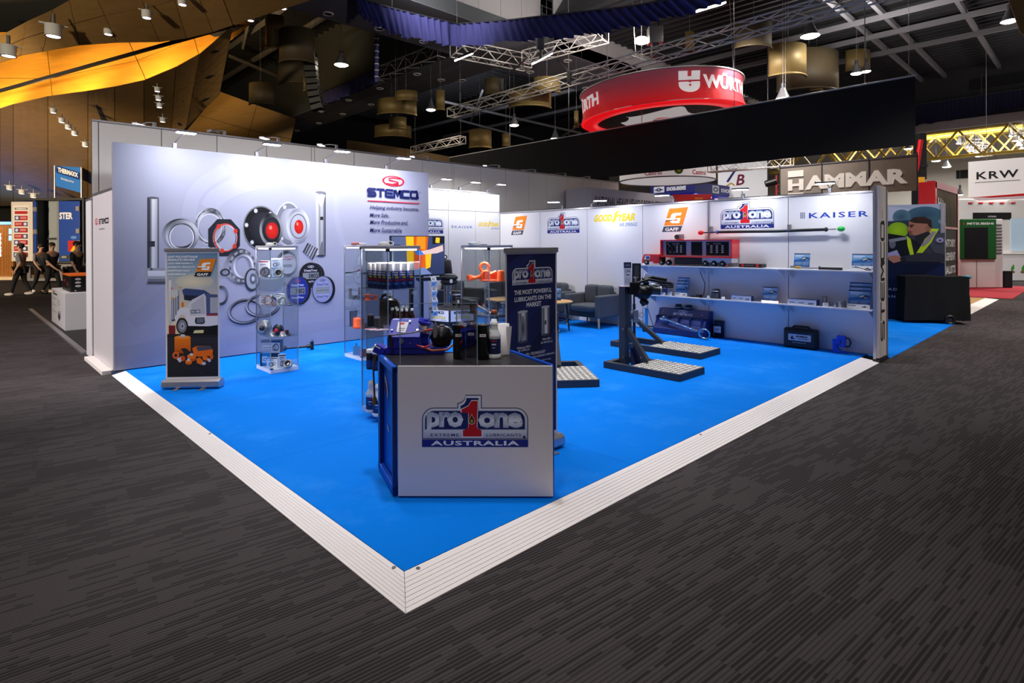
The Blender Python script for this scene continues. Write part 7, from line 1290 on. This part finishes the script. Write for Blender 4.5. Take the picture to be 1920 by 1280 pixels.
a = GZ(66, 580, ZF); o = struct('trim_1', MB().box(-.2, -.12, 8.55, a.y, ZF, ZF + .03), ALU); struct('trim_2', MB().box(-.1, 6, 8.6, 15, ZF, ZF + .012), mat('dark_mat', '2e2c2e', .9))
# people walking past the trailer
SKIN = mat('skin', 'b98a72', .6); DKCL = mat('dark_clothes', '18181c', .9); HAIR = mat('hair', '1c1512', .8); SHOE = mat('white_shoe', 'dcd8d6', .6)
def skin(name, vs, es, m, parent, sub=1):
    me = bpy.data.meshes.new(name); me.from_pydata([v[0] for v in vs], es, []); o = bpy.data.objects.new(name, me); COL.objects.link(o); o.parent = parent; me.materials.append(m)
    md = o.modifiers.new('s', 'SKIN'); md.use_smooth_shade = True
    for i, v in enumerate(vs): r = v[1]; d = me.skin_vertices[0].data[i]; d.radius = r if isinstance(r, tuple) else (r, r); d.use_root = (i == 0)
    u = o.modifiers.new('u', 'SUBSURF'); u.levels = u.render_levels = sub; return o
def person(label, px, py, d, h, face, stride=.3, shirt=None, arm=.2, legs=None, shoe=SHOE):
    p = GD(px, PCY, d); t = thing('person', label, 'person', (p.x, p.y, ZF), face); s = h / 1.75; K = lambda *a: tuple(q * s for q in a)
    f = stride
    J = [(K(0, 0, .95), (.15 * s, .11 * s)), (K(0, .01, 1.15), (.14 * s, .1 * s)), (K(0, .0, 1.38), (.165 * s, .105 * s)), (K(0, 0, 1.5), .055 * s), (K(0, -.02, 1.57), .055 * s), (K(0, -.03, 1.66), (.075 * s, .095 * s)), (K(0, -.02, 1.74), .05 * s),
         (K(.1, 0, .9), .09 * s), (K(.1, -f * .55, .5), .062 * s), (K(.1, -f * .9, .08), .042 * s), (K(.1, -f * .9 - .13, .035), .034 * s), (K(-.1, 0, .9), .09 * s), (K(-.1, f * .2, .5), .062 * s), (K(-.1, f * .95, .12), .042 * s), (K(-.1, f * .95 - .12, .04), .034 * s),
         (K(.2, 0, 1.4), .055 * s), (K(.25, arm * .5, 1.12), .042 * s), (K(.24, -arm * .2, .88), .032 * s), (K(.235, -arm * .4, .8), .036 * s), (K(-.2, 0, 1.4), .055 * s), (K(-.25, -arm * .3, 1.12), .042 * s), (K(-.24, -arm * 1.2, .92), .032 * s), (K(-.235, -arm * 1.5, .86), .036 * s)]
    Eg = [(0, 1), (1, 2), (2, 3), (3, 4), (4, 5), (5, 6), (0, 7), (7, 8), (8, 9), (9, 10), (0, 11), (11, 12), (12, 13), (13, 14), (2, 15), (15, 16), (16, 17), (17, 18), (2, 19), (19, 20), (20, 21), (21, 22)]
    skin('body', J, Eg, SKIN, t, 2)
    G = lambda ids, k: [(J[i][0], tuple(q * k + .004 for q in J[i][1]) if isinstance(J[i][1], tuple) else J[i][1] * k + .004) for i in ids]
    skin('trousers', G((0, 7, 8, 9, 11, 12, 13), 1.16), [(0, 1), (1, 2), (2, 3), (0, 4), (4, 5), (5, 6)], legs or DKCL, t); skin('shirt', G((1, 0, 2, 15, 16, 19, 20), 1.15), [(0, 1), (0, 2), (2, 3), (3, 4), (2, 5), (5, 6)], shirt or DKCL, t)
    MB().ball(K(0, .0, 1.7), (.095 * s, .11 * s, .095 * s)).build('hair', HAIR, t); MB().ball(K(0, -.125, 1.645), (.014 * s, .018 * s, .02 * s), 8, 6).build('nose', SKIN, t)
    for x in (-.035, .035): MB().ball(K(x, -.112, 1.67), .011 * s, 8, 6).build('eye', BLACK, t)
    for x in (-.088, .088): MB().ball(K(x, -.02, 1.65), (.015 * s, .03 * s, .04 * s), 8, 6).build('ear', SKIN, t)
    for sx, fy in ((1, -f * .9), (-1, f * .95)): MB().ball(K(sx * .1, fy - .07, .045 if sx > 0 else .055), (.055 * s, .14 * s, .05 * s)).build('shoe', shoe, t)
    for (a, b) in ((17, 18), (21, 22)):
        w_, hnd = V(J[a][0]), V(J[b][0]); dr = (hnd - w_).normalized()
        for k in range(4): o_ = V((0, (k - 1.5) * .02 * s, 0)); L_ = (.075, .085, .08, .062)[k] * s; MB().tube([hnd + o_, hnd + o_ + dr * L_ * .6, hnd + o_ + dr * L_ + V((0, -.012, 0))], .0085 * s, 6).build('finger', SKIN, t)
        MB().tube([w_ + V((0, -.03 * s, 0)) + dr * .03, hnd + V((0, -.05 * s, 0)) + dr * .03], .0095 * s, 6).build('thumb', SKIN, t)
    return t
GREY_S = mat('grey_shirt', '6a6a70', .9)
person('person in dark clothes with a grey top and white shoes, first from the left', 39, 556, 19.5, 1.72, RZF - 1.3, .26, GREY_S); person('person in dark clothes walking in profile, second from the left', 76, 552, 20.6, 1.7, RZF + 1.3, .34, GREY_S); person('person in black clothes and dark shoes, third from the left', 97, 556, 20.0, 1.75, RZF + 1.4, .28, None, .3, None, BLACK); person('person in a black shirt half hidden by the white wall end', 144, 552, 18.5, 1.78, RZF + 1.6, .2, None, .1, None, BLACK)
# ================================================================== bright hall (right)
struct('floor_blue', MB().box(8.1, 13.4, -.27, 3.2, ZF, ZF + .012), BLUE); struct('floor_red', MB().box(20.6, 27, -.5, 3, ZF, ZF + .01), mat('red_carpet', 'b01f30', .9, noise=(60, .2)))
rp = thing('timber_floor', 'tan timber stand floor with a broad white ramp edge', 'platform', (0, 0, 0)); MB().box(14.9, 20.0, .05, 2.2, ZF, 0).build('floor_board', wood('tan_floor', 'b98a4e', .5, (1, 8, 1)), rp); MB().add([(14.3, -.24, ZF + .004), (20.2, -.24, ZF + .004), (20.0, .05, 0), (14.9, .05, 0), (14.3, -.24, ZF), (20.2, -.24, ZF), (20.0, .05, ZF), (14.9, .05, ZF)], [(0, 1, 2, 3), (0, 4, 5, 1), (1, 5, 6, 2), (3, 7, 4, 0)]).build('ramp', RAMP, rp)
# poster wall
pw = thing('poster_wall', 'wall with a big photo poster of an officer in a yellow vest', 'wall panel', (13, 0, 0)); MB().box(0, .06, -.06, 3.0, ZF + .012, 2.43).build('panel', mat('navy_wall', '0f1836', .6), pw); MB().box(-.01, .08, -.13, -.06, ZF + .012, 2.44).build('edge_post', ALU, pw)
o = GX(1665, 493, 13); c = Canvas((-.0012, 3.0, 0), (0, -1, 0), (0, 0, 1), .0006); PX = lambda x, y: (lambda p: (3.0 - p.y, p.z))(GX(1620 + x / 3.556, 280 + y / 3.556, 12.999)); po = lambda pts, col: c.poly([PX(*p) for p in pts], col); 
def el(x, y, rx, ry, col, edge=None): a, b = PX(x, y); e = PX(x + rx, y); g_ = PX(x, y + ry); c.ell(a, b, abs(e[0] - a), abs(g_[1] - b), col, 22, edge=edge)
po([(-400, 385), (540, 362), (540, 760), (-400, 760)], '5f7f92'); po([(-400, 385), (540, 362), (540, 420), (300, 470), (160, 480), (-400, 520)], 'a9b4cc'); po([(160, 380), (330, 400), (250, 480), (160, 470)], 'c0c6dc'); el(400, 440, 130, 60, '2c4e62', '456a80'); el(250, 450, 60, 50, '38586c', '5a7a8e'); po([(340, 470), (540, 430), (540, 560), (360, 540)], '3f6272'); el(520, 480, 25, 18, 'b8d0e4', '6a8aa4'); po([(160, 480), (320, 470), (330, 760), (160, 760)], '2c3a4c')
el(225, 540, 72, 55, 'a4d020', '86b41c'); po([(160, 560), (290, 580), (300, 720), (160, 720)], '14181e'); el(190, 630, 22, 30, '6a6a78'); po([(160, 690), (220, 670), (245, 720), (160, 720)], 'a8a4d0'); po([(165, 600), (290, 580), (284, 600), (170, 622)], '8a8c98')
po([(300, 540), (440, 520), (540, 560), (540, 760), (240, 760), (250, 720), (310, 700)], '3d3f48'); po([(285, 590), (330, 600), (395, 640), (380, 660), (330, 708), (310, 690)], '1e2028'); po([(286, 575), (312, 600), (335, 705), (310, 708), (290, 640)], 'c6e01e'); po([(440, 528), (500, 530), (450, 620), (390, 690), (350, 690), (395, 620)], 'c2dc22'); po([(455, 545), (485, 548), (430, 625), (395, 650), (380, 640)], '9a8c94'); po([(480, 560), (540, 555), (540, 700), (470, 690), (440, 640)], '474a54')
po([(300, 480), (330, 462), (420, 455), (452, 490), (446, 545), (410, 565), (350, 575), (305, 570), (298, 545), (290, 530), (298, 510)], 'a8715c'); po([(296, 545), (310, 540), (330, 572), (305, 572)], '8a5848'); po([(305, 480), (330, 452), (400, 448), (450, 470), (455, 520), (435, 525), (425, 495), (340, 490)], '33241e'); el(425, 530, 15, 22, '9a6450'); po([(302, 502), (335, 500), (334, 508), (304, 510)], '4a2c24'); el(318, 515, 8, 4, '2a1c1a'); po([(298, 548), (325, 546), (322, 552), (300, 553)], '7a4038'); po([(345, 575), (430, 545), (445, 560), (360, 640)], '26282f')
el(508, 604, 34, 22, '5a5878'); el(508, 604, 24, 15, 'b0a8c8'); el(508, 606, 12, 7, '4a4868'); po([(240, 715), (330, 700), (440, 690), (540, 700), (540, 752), (330, 748), (250, 745)], '34363f'); po([(165, 712), (215, 705), (250, 718), (250, 742), (200, 758), (165, 735)], 'b87c68'); el(262, 730, 20, 14, '22242c')
po([(-400, 760), (540, 757), (540, 1300), (-400, 1300)], '0f1836'); po([(380, 845), (460, 800), (540, 765), (540, 845)], '18244e')
a = PX(162, 938); b = PX(222, 938); c.text('AD', a[0], a[1], b[0] - a[0], .055, 'c8ccd8', .01, al='l', sp=1.3); a = PX(150, 985); b = PX(270, 985); c.text('ANCE', a[0], a[1], b[0] - a[0], .055, 'c8ccd8', .01, al='l', sp=1.3)
c.build('printed_graphic', None, pw)
# draped trolley
ta, tb_ = GZ(1700, 606, ZF), GZ(1817, 609, ZF); d = tb_ - ta; tr = thing('covered_trolley', 'trolley under a black cover with one wheel showing, on the grey carpet', 'trolley', (ta.x, ta.y, ZF), math.atan2(d.y, d.x)); w = d.length; h = .97
COVER = mat('trolley_cover', '151517', .85, spec=.15)
def cloth(u, v):
    a = u * 4; i = int(a) % 4; f_ = a - int(a); cs_ = [(-.03, -.02), (w + .0, -.02), (w + .0, .42), (-.03, .42)]; p0, p1 = cs_[i], cs_[(i + 1) % 4]; k = 1 + (.0 if v > .5 else .05 * (1 - v)) ; x = p0[0] + (p1[0] - p0[0]) * f_; y = p0[1] + (p1[1] - p0[1]) * f_
    w_ = .012 * math.sin(u * 70) * (1 - v); return ((x - w / 2) * k + w / 2 + w_, (y - .2) * k + .2 + w_, .06 + (h - .06) * v + (.03 * math.sin(u * 9) if v < .1 else 0))
MB().grid(cloth, 80, 8).build('cover', COVER, tr); MB().grid(lambda u, v: (-.03 + (w + .03) * u, -.02 + .44 * v, h + .008 * math.sin(u * 9) + .03 * math.sin(PI * u) * math.sin(PI * v)), 16, 10).build('cover_top', COVER, tr)
MB().box(.1, w - .1, .06, .36, .12, .9).build('body', BLACK, tr)
for x in (w * .68,):
    MB().torus((x, -.05, .1), .075, .028, 'y', n=24, m=8).build('wheel', BLACK, tr); MB().cyl((x, -.06, .1), (x, -.03, .1), .045, n=16).build('wheel_hub', IRON, tr)
t = thing('blue_rag', 'light blue cloth lying behind the covered trolley', 'cloth', GD(1812, 520, 14), RZF); MB().ball((0, 0, 0), (.12, .06, .05)).build('cloth', mat('cyan', '3ab4d8', .7), t); MB().cyl((0, 0, -.96), (0, 0, -.03), .06, n=10).build('stand', GREYP, t)
# white booth with red posts, red specialist wall
wbp = thing('panel_booth', 'white panel wall with red posts behind the poster', 'wall panel', (0, 2.2, 0)); 
xs = [GY(px, 400, 2.2).x for px in (1655, 1684, 1694, 1702, 1705, 1718, 1720, 1735)]
MB().box(xs[0], xs[-1], 0, .05, ZF, 2.75).build('panel', WHITE, wbp)
for a, b in ((1, 2), (3, 4), (5, 6)): MB().box(xs[a], xs[b], -.05, 0, ZF, 2.78).build('post', GLB, wbp)
rw = thing('red_wall', 'dark wall with a red frame and white lettering right of the poster', 'wall panel', (0, .3, ZF)); xa, xb = 14.5, 17.3
MB().box(xa, xb, 0, .12, 0, 3.02).build('panel', mat('brown_black', '2c2220', .5), rw); MB().box(xa - .02, xb + .02, -.02, .14, 2.92, 3.08).build('frame_top', GLB, rw); MB().box(xa - .04, xa + .14, -.02, .3, 0, 3.06).build('frame_side', GLB, rw); MB().box(xb - .06, xb + .03, -.02, .14, 0, 3.06).build('frame_side', GLB, rw); MB().box(xa, xb, -.02, 0, 2.0, 2.05).build('frame_bar', GLB, rw); MB().box(xa, xb, -.02, 0, .62, .68).build('frame_bar', GLB, rw)
c = Canvas((xa, -.003, 0), eps=.001); c.rect(.2, 2.08, 2.7, 2.9, '4a4436', '6a5a40')
for k in range(14): c.rect(.3 + .17 * k, 2.1, .33 + .17 * k, 2.5 + .3 * abs(math.sin(k * 2.1)), ('2c2a22', '8a7a50', '3a3a3a')[k % 3])
c.text('H+', .62, 2.45, .7, .26, 'e8e4e4', .04)
for k, s in enumerate(('INVENTORY', 'MANAGEMENT', 'SPECIALISTS')): c.text(s, 1.35, 1.55 - .33 * k, 2.1, .2, 'e8e4e4', .04)
c.rect(.2, .3, 2.6, .58, '8a1a24'); c.build('lettering', None, rw)
# mesh banner, crane boom, KRW sign
hp = thing('mesh_banner', 'grey brown mesh banner with huge white letters behind the shelf wall', 'banner', (18, 1.3, 3.1)); MB().box(0, .03, 0, 3.78, 0, 1.0).build('mesh', mat('mesh_brown', '958a80', .8, noise=(5, .12)), hp)
for y in (0, 1.2, 2.5, 3.78): MB().box(-.02, 0, y - .015, y + .015, -.1, 1.08).build('frame_bar', DKST, hp)
MB().box(-.02, .0, 0, 3.78, .99, 1.03).build('frame_bar', GREYP, hp)
c = Canvas((-.022, 3.78, 0), (0, -1, 0), (0, 0, 1), .001); c.text('AMMAR', .78, .22, 2.78, .44, 'ddd5cd', .05, al='l'); c.rect(.26, .66, .74, .86, 'ddd5cd'); c.text('H', .5, .22, .48, .36, 'ddd5cd', .05); c.rect(.26, .0, .74, .14, 'ddd5cd'); c.build('lettering', print_mat('mesh_print', .7, .25), hp)
for y in (.2, 3.6): wire((0, y, 1.0), 8, hp)
cb = GD(1730, 360, 24); t = thing('crane_boom', 'black folded crane boom with a red ram and a yellow label', 'crane', (cb.x, cb.y, ZF), RZF); q = 24 / FC; b0 = 1.69
z_ = lambda py: b0 + (462 - py) * q
MB().box(-.2, .1, 0, .4, 0, z_(345)).build('mast', BLACK, t, bevel=.02); MB().box(-.12, .18, .0, .4, z_(345), z_(258)).build('boom', BLACK, t, bevel=.02); MB().cyl((-.3, -.05, z_(330)), (-.1, -.05, z_(272)), .09, n=14).build('ram', GLB, t); MB().cyl((-.42, -.05, z_(365)), (-.3, -.05, z_(330)), .03, n=10).build('ram_rod', CHROME, t); MB().box(-.18, .08, -.02, 0, z_(358), z_(341)).build('label', mat('label_yellow', 'f0a818', .5), t); MB().box(-.14, .2, -.02, .42, z_(322), z_(318)).build('collar', IRON, t); MB().box(-.6, .6, -.3, .7, 0, .5).build('base', BLACK, t)
kr = thing('hanging_sign', 'white box sign with black letters and a red stripe at the right edge', 'sign', (22, -3.2, 3.07)); MB().box(0, 2.2, 0, 3.9, 0, 1.15).build('panel', mat('sign_white', 'efedf0', .5, emit=.25), kr, bevel=.01); MB().add([(-.012, 3.75, .0), (-.012, 0, .14), (-.012, 0, .02), (-.012, 3.3, -.04)], [(0, 1, 2, 3)]).build('red_stripe', GLB, kr, solid=.01)
c = Canvas((-.003, 3.9, 0), (0, -1, 0), (0, 0, 1), .002); c.text('KRW', .72, .56, 1.02, .24, '26262a', .02, sp=1.15); c.rect(.17, .46, 1.27, .475, '26262a'); c.build('lettering', print_mat('sign_print2', .5, .1), kr)
for y in (.3, 3.5): wire((.5, y, 1.15), 5, kr)
# green and white cooling unit
ma_, mb_ = GZ(1800, 541, ZF), GZ(1877, 541, ZF); un = thing('cooling_unit', 'white cooling unit with a dark green front and black grille', 'cooling unit', (ma_.x, ma_.y, ZF), RZF); q = 22.9 / FC; uw = 77 * q; UH = 118 * q
MB().box(0, uw * .8, 0, 1.3, .02, UH).build('cabinet', mat('unit_white', 'd9d3d0', .4), un, bevel=.03); MB().box(uw * .8, uw, .1, 1.3, .02, UH).build('side_fairing', mat('unit_side', 'e4e0de', .4), un, bevel=.02); MB().box(-.03, uw * .78, -.06, 0, UH * .42, UH).build('green_front', mat('unit_green', '1d5a28', .35), un, bevel=.03); MB().box(.12, uw * .58, -.08, -.05, UH * .44, UH * .88).build('grille', BLACK, un, bevel=.01)
for k in range(10): MB().box(uw * .83, uw * .97, .08, .1, UH * (.5 + .045 * k), UH * (.52 + .045 * k)).build('vent_slat', GREYP, un)
MB().box(uw * .36, uw * .37, -.01, .0, .03, UH * .41).build('door_seam', GREYP, un); c = Canvas((0, -.062, UH * .91)); c.text('MITSUBISHI', uw * .42, .02, uw * .58, .08, 'e4e4e4', .03); c.poly([(.05, .03), (.12, .03), (.085, .1)], 'd02028'); c.build('lettering', None, un)
t = thing('black_speaker', 'black upright box on the red carpet beside the cooling unit', 'box', GZ(1890, 540, ZF), RZF); MB().box(-.17, .17, 0, .35, 0, .62).build('box', BLACK, t, bevel=.015); MB().box(-.13, .13, -.008, 0, .06, .56).build('grille', IRON, t)
# white truck with red marker lights
wt_ = GD(1795, 541, 28); ws_ = thing('white_truck', 'white truck cab with red marker lights behind the green unit', 'truck', (wt_.x, wt_.y, ZF), RZF); q = 28 / FC; zz_ = lambda py: 1.69 + (462 - py) * q; xx_ = lambda px: (px - 1795) * q
MB().box(xx_(1797), xx_(1990), 0, 3, .6, zz_(382)).build('cab', mat('truck_white', 'd5d0cf', .4), ws_, bevel=.08); MB().box(xx_(1824), xx_(1896), -.02, 0, zz_(421), zz_(408)).build('windscreen', BLACK, ws_, bevel=.01); MB().box(xx_(1834), xx_(1890), -.2, 0, zz_(384), zz_(381)).build('light_tube', mat('tube_white', 'fff6f0', .4, emit=4), ws_)
for px in (1819, 1838, 1858, 1878, 1899): MB().box(xx_(px) - .1, xx_(px) + .1, -.06, .0, zz_(391), zz_(389)).build('marker_light', GLB, ws_)
MB().box(xx_(1797), xx_(1990), -.15, -.0, .3, .9).build('bumper', mat('truck_white'), ws_); MB().box(xx_(1797), xx_(1990), .2, 2.8, 0, .6).build('underbody', BLACK, ws_)
c = Canvas((xx_(1824), -.022, zz_(421)), eps=.003); c.text('HITRAX', 36 * q, 4 * q, 16 * q, 3 * q, 'c8c8cc', .02); c.build('lettering', None, ws_)
kc = thing('white_counter', 'white counter with green leaf emblems at the right edge', 'counter', GD(1878, 541, 24.6), RZF); kc.location.z = ZF; q = 24.6 / FC; MB().box(0, 90 * q, 0, .6, .02, 50 * q).build('counter', WHITE, kc, bevel=.01); MB().box(-.02, 90 * q, -.03, .63, 50 * q, 52 * q).build('top', OFFW, kc); MB().box(10 * q, 40 * q, .3, .4, 52 * q, 112 * q).build('back_panel', OFFW, kc)
MB().box(28 * q, 60 * q, .26, .3, 56 * q, 118 * q).build('screen', mat('pale_screen', '9fb4c4', .3, emit=.3), kc); c = Canvas((0, -.002, 0), eps=.001)
for x in (20, 40): c.poly([((x + a) * q, (b + 18) * q) for a, b in ((-3, 2), (-2, 8), (3, 14), (4, 6), (1, 1))], '4a9a34'); c.ell(x * q, 17 * q, 5 * q, 2.5 * q, '8a6448', 14)
c.build('emblem', None, kc)
# hanging booths beyond
NH = thing('header_box', 'grey violet box header with dark lettering behind the shelf wall', 'header', (11.07, 7.5, 0)); x1 = GY(1262, 378, 7.5).x - 11.07; MB().box(0, x1, 0, .9, 2.5, 3.19).build('header', mat('violet_grey', 'b4b1c2', .6), NH)
for x in (.05, x1 - .05): MB().box(x - .05, x + .05, .05, .85, ZF, 2.5).build('side_wall', WHITE, NH)
c = Canvas((0, -.002, 2.5), eps=.001); a = GY(1116, 385, 7.5).x - 11.07; b = GY(1243, 389, 7.5).x - 11.07; c.text('NATIONAL HEAVY VEHICLE REGULATOR', a, .2, b - a, .26, '3c3c48', .025, al='l'); c.build('lettering', None, NH)
kb = thing('hanging_sign', 'blue box sign with white letters and lamps under it, above the shelf wall', 'sign', (26.06, 12.48, 4.2)); y1 = GX(1220, 345, 26.06).y - 12.48; x1 = GY(1402, 352, 12.48).x - 26.06; KB = mat('sign_navy', '252a78', .5, emit=.15)
MB().box(0, x1, 0, y1, .05, .62).build('panel', KB, kb); MB().box(.05, x1 - .05, .05, y1 - .05, 0, .06).build('underside', mat('under_blue', '1220b8', .4, emit=.25), kb)
c = Canvas((-.004, y1, .05), (0, -1, 0), (0, 0, 1), .003); c.rect(.2, .12, .85, .44, 'e4e4ec'); c.ring(.52, .28, .16, .1, .6, '3a3e78', 20); c.rect(.26, .26, .78, .3, '3a3e78'); c.text('KNORR-BREMSE', 1.0, .17, y1 - 1.5, .22, 'e8e8f2', .05, al='l'); c.build('lettering', print_mat('sign_print2', .5, .1), kb)
c = Canvas((0, -.004, .05), eps=.003); c.rect(x1 * .3, .08, x1 * .42, .5, 'e4e4ec'); c.ring(x1 * .36, .29, x1 * .045, .13, .6, '3a3e78', 20); c.text('KNORR-BREMSE', x1 * .46, .17, x1 * .46, .22, 'e8e8f2', .05, al='l'); c.build('lettering', print_mat('sign_print2', .5, .1), kb)
for k in range(9): MB().cyl((x1 * (.1 + .1 * k), y1 * (.12 + .09 * ((k * 5) % 9)), -.03), (x1 * (.1 + .1 * k), y1 * (.12 + .09 * ((k * 5) % 9)), 0), .11, n=12).build('spot_lens', mat('pink_glow', 'ffd8ff', .4, emit=8), kb)
for a, b in ((.2, .2), (x1 - .2, y1 - .2)): wire((a, b, .6), 3, kb)
cc = GD(1250, 338, 26); cz = thing('ring_banner', 'white ring banner with red script and a green sunflower emblem', 'sign', (cc.x, cc.y, cc.z - .05), RZF); R2 = 87 * 26 / FC; MB().lathe([(R2, 0), (R2, 1.3)], 56, cap=False).build('banner', mat('sign_white'), cz); MB().torus((0, 0, 0), R2, .03, n=56, m=6).build('hem', GREYP, cz)
def wrap2(cv, a0): cv.v = [((R2 + .02) * math.cos(a0 + p[0] / R2), (R2 + .02) * math.sin(a0 + p[0] / R2), p[2]) for p in cv.v]; return cv
for a0 in (-2.1, -1.15): cv = Canvas(eps=0); cv.text('Castrol', 0, .08, .72, .2, 'c03440', .02); wrap2(cv, a0).build('lettering', None, cz)
cv = Canvas(eps=0); [cv.ell(.13 * math.cos(k * PI / 6), .27 + .13 * math.sin(k * PI / 6), .06, .06, '3a8a2c', 8) for k in range(12)]; cv.ell(0, .27, .1, None, 'e8d83a', 14); wrap2(cv, -1.6).build('emblem', None, cz)
for a in (0, 2, 4): MB().cyl((R2 * math.cos(a), R2 * math.sin(a), 1.3), (R2 * math.cos(a), R2 * math.sin(a), 4), .012, n=6).build('wire', WIRE, cz)
hw_ = thing('hanging_banner', 'white hanging panel with painted initials behind the lamp', 'panel', GX(1365, 352, 30), 0); MB().box(0, .05, -2.2, .6, -1.2, 2.0).build('panel', mat('sign_white'), hw_); c = Canvas((-.01, .6, 0), (0, -1, 0), (0, 0, 1), .003); c.text('7', .7, .3, .5, .75, '2c3478', .03, shear=.3); c.text('B', 1.3, .1, .45, .6, '8a2c4a', .02, shear=.2); c.stroke([(.5, .1), (.8, .25), (1.0, .1)], .08, 'd8b030'); c.build('lettering', None, hw_); wire((0, -1, 2), 10.1 - hw_.location.z, hw_)
truss('pale truss behind the black drape, above the mesh banner', GX(1330, 316, 20), GX(1485, 303, 20), .3, 10, .8, mat('truss_white', 'd8d4d2', .5)); 
lt = thing('stage_light', 'black stage light and pale truss ends left of the mesh banner', 'lamp', GX(1440, 345, 20), RZF); MB().cyl((-.1, 0, 0), (.25, -.1, .1), .12, .14, 14).build('lamp_body', BLACK, lt); MB().tube([(0, 0, .1), (0, 0, .7), (.1, 0, .75)], .03, 8).build('yoke', BLACK, lt); MB().cyl((0, 0, .7), (0, 0, 10.1 - lt.location.z), .03, n=8).build('hanger', BLACK, lt)
rl = thing('step_ladder', 'red step ladder behind the mesh banner at its left end', 'ladder', GD(1465, 360, 25), RZF); rl.location.z = ZF
for s in (-1, 1): MB().beam((s * .25, 0, 0), (s * .12, .2, 4.6), .06).build('rail', GLB, rl)
for k in range(14): MB().beam((-.24 + .01 * k, .014 * k, .3 + k * .3), (.24 - .01 * k, .014 * k, .3 + k * .3), .03).build('rung', GLB, rl)
# far bright hall shell
FW = mat('far_wall', 'b9b4ac', .8); struct('wall_bright', MB().box(60, 60.3, -30, 46, ZF, 12), FW); struct('ceiling_bright', MB().box(34.3, 60, -30, 46, 10.6, 10.8), mat('far_ceiling', 'b5b0a6', .8)); fc = MB()
for k in range(50): fc.box(34.3, 60, -20 + k * .9, -19.75 + k * .9, 10.45, 10.6)
o = fc.build('ceiling_rib', mat('far_rib', '77726a', .8)); o['kind'] = 'structure'
for y in (-8, -4, 0, 4): MB().box(59.9, 60, y - .02, y + .02, ZF, 10.6).build('trim_3', GREYP)['kind'] = 'structure'
MB().box(59.9, 60, 3.2, 6.6, 7.0, 7.7).build('trim_4', ROOF)['kind'] = 'structure'
YEL = mat('yellow_steel', 'c9a534', .5)
for k, x in enumerate((36, 42, 48, 54)):
    t = thing('roof_truss', f'yellow steel roof truss in the bright hall, {("first", "second", "third", "fourth")[k]} back', 'truss', (x, 0, 6.0 + (x - 36) * .12), 0, 'yellow roof trusses of the bright hall'); MB().box(-.07, .07, -14, 24, 0, .14).build('bottom_chord', YEL, t); MB().box(-.07, .07, -14, 24, 1.4, 1.54).build('top_chord', YEL, t)
    for j in range(19): MB().beam((0, -14 + 2 * j, .07), (0, -13 + 2 * j, 1.45), .09).build('brace', YEL, t); MB().beam((0, -13 + 2 * j, 1.45), (0, -12 + 2 * j, .07), .09).build('brace', YEL, t)
for k, (px, py, d) in enumerate(((1703, 279, 33), (1755, 302, 36), (1775, 313, 33), (1799, 269, 38), (1810, 276, 38), (1820, 283, 38), (1830, 289, 38), (1835, 293, 38), (1898, 255, 32), (1904, 264, 34), (1911, 272, 36), (1917, 281, 36), (1800, 365, 30), (1470, 339, 30), (1630, 312, 30))): highbay(px, py, d, 15 if k < 3 else 11, f'small one far off in the bright hall, number {k + 1} counting from left' if 0 else 'in the bright hall, ' + ('above the mesh banner end', 'right of the crane boom, upper', 'right of the crane boom, lower', 'slanting row, first', 'slanting row, second', 'slanting row, third', 'slanting row, fourth', 'slanting row, fifth', 'top right corner row, first', 'top right corner row, second', 'top right corner row, third', 'top right corner row, fourth', 'just left of the white box sign', 'at the red ladder', 'shining through the mesh banner')[k], 0, HBF)
truss('square silver truss seen end on in the bright hall', GD(1815, 262, 29), GD(1850, 285, 34), .5, 8, .8); truss('square silver truss cut by the right edge of the picture', GD(1905, 238, 27), GD(1935, 262, 32), .5, 8, .8)
for x in (39, 45, 51):
    for y in (-6, 2, 10): lamp('SPOT', (x, y, 8.4), 2200, (1, .97, .92), .2, (x + 1.5, y, 0), 165, .6)
lamp('AREA', (44, 2, 7.8), 3200, (1, .97, .92), 5, (44, 2, 12), sy=12)  # added uplight that brightens the far ceiling

t = thing('red_stand_front', 'low red and orange stand front glimpsed under the blue hanging sign', 'panel', GD(1298, 380, 25), RZF); q = 25 / FC
MB().box(-36 * q, 36 * q, 0, .1, -.9, 16 * q).build('panel', mat('stand_red', 'e0282c', .5), t); MB().box(5 * q, 20 * q, -.01, 0, 0, 10 * q).build('stripe', mat('stand_orange', 'f07a28', .5), t); MB().box(-36 * q, 36 * q, 0, .3, -3.5, -.9).build('base', WHITE, t)
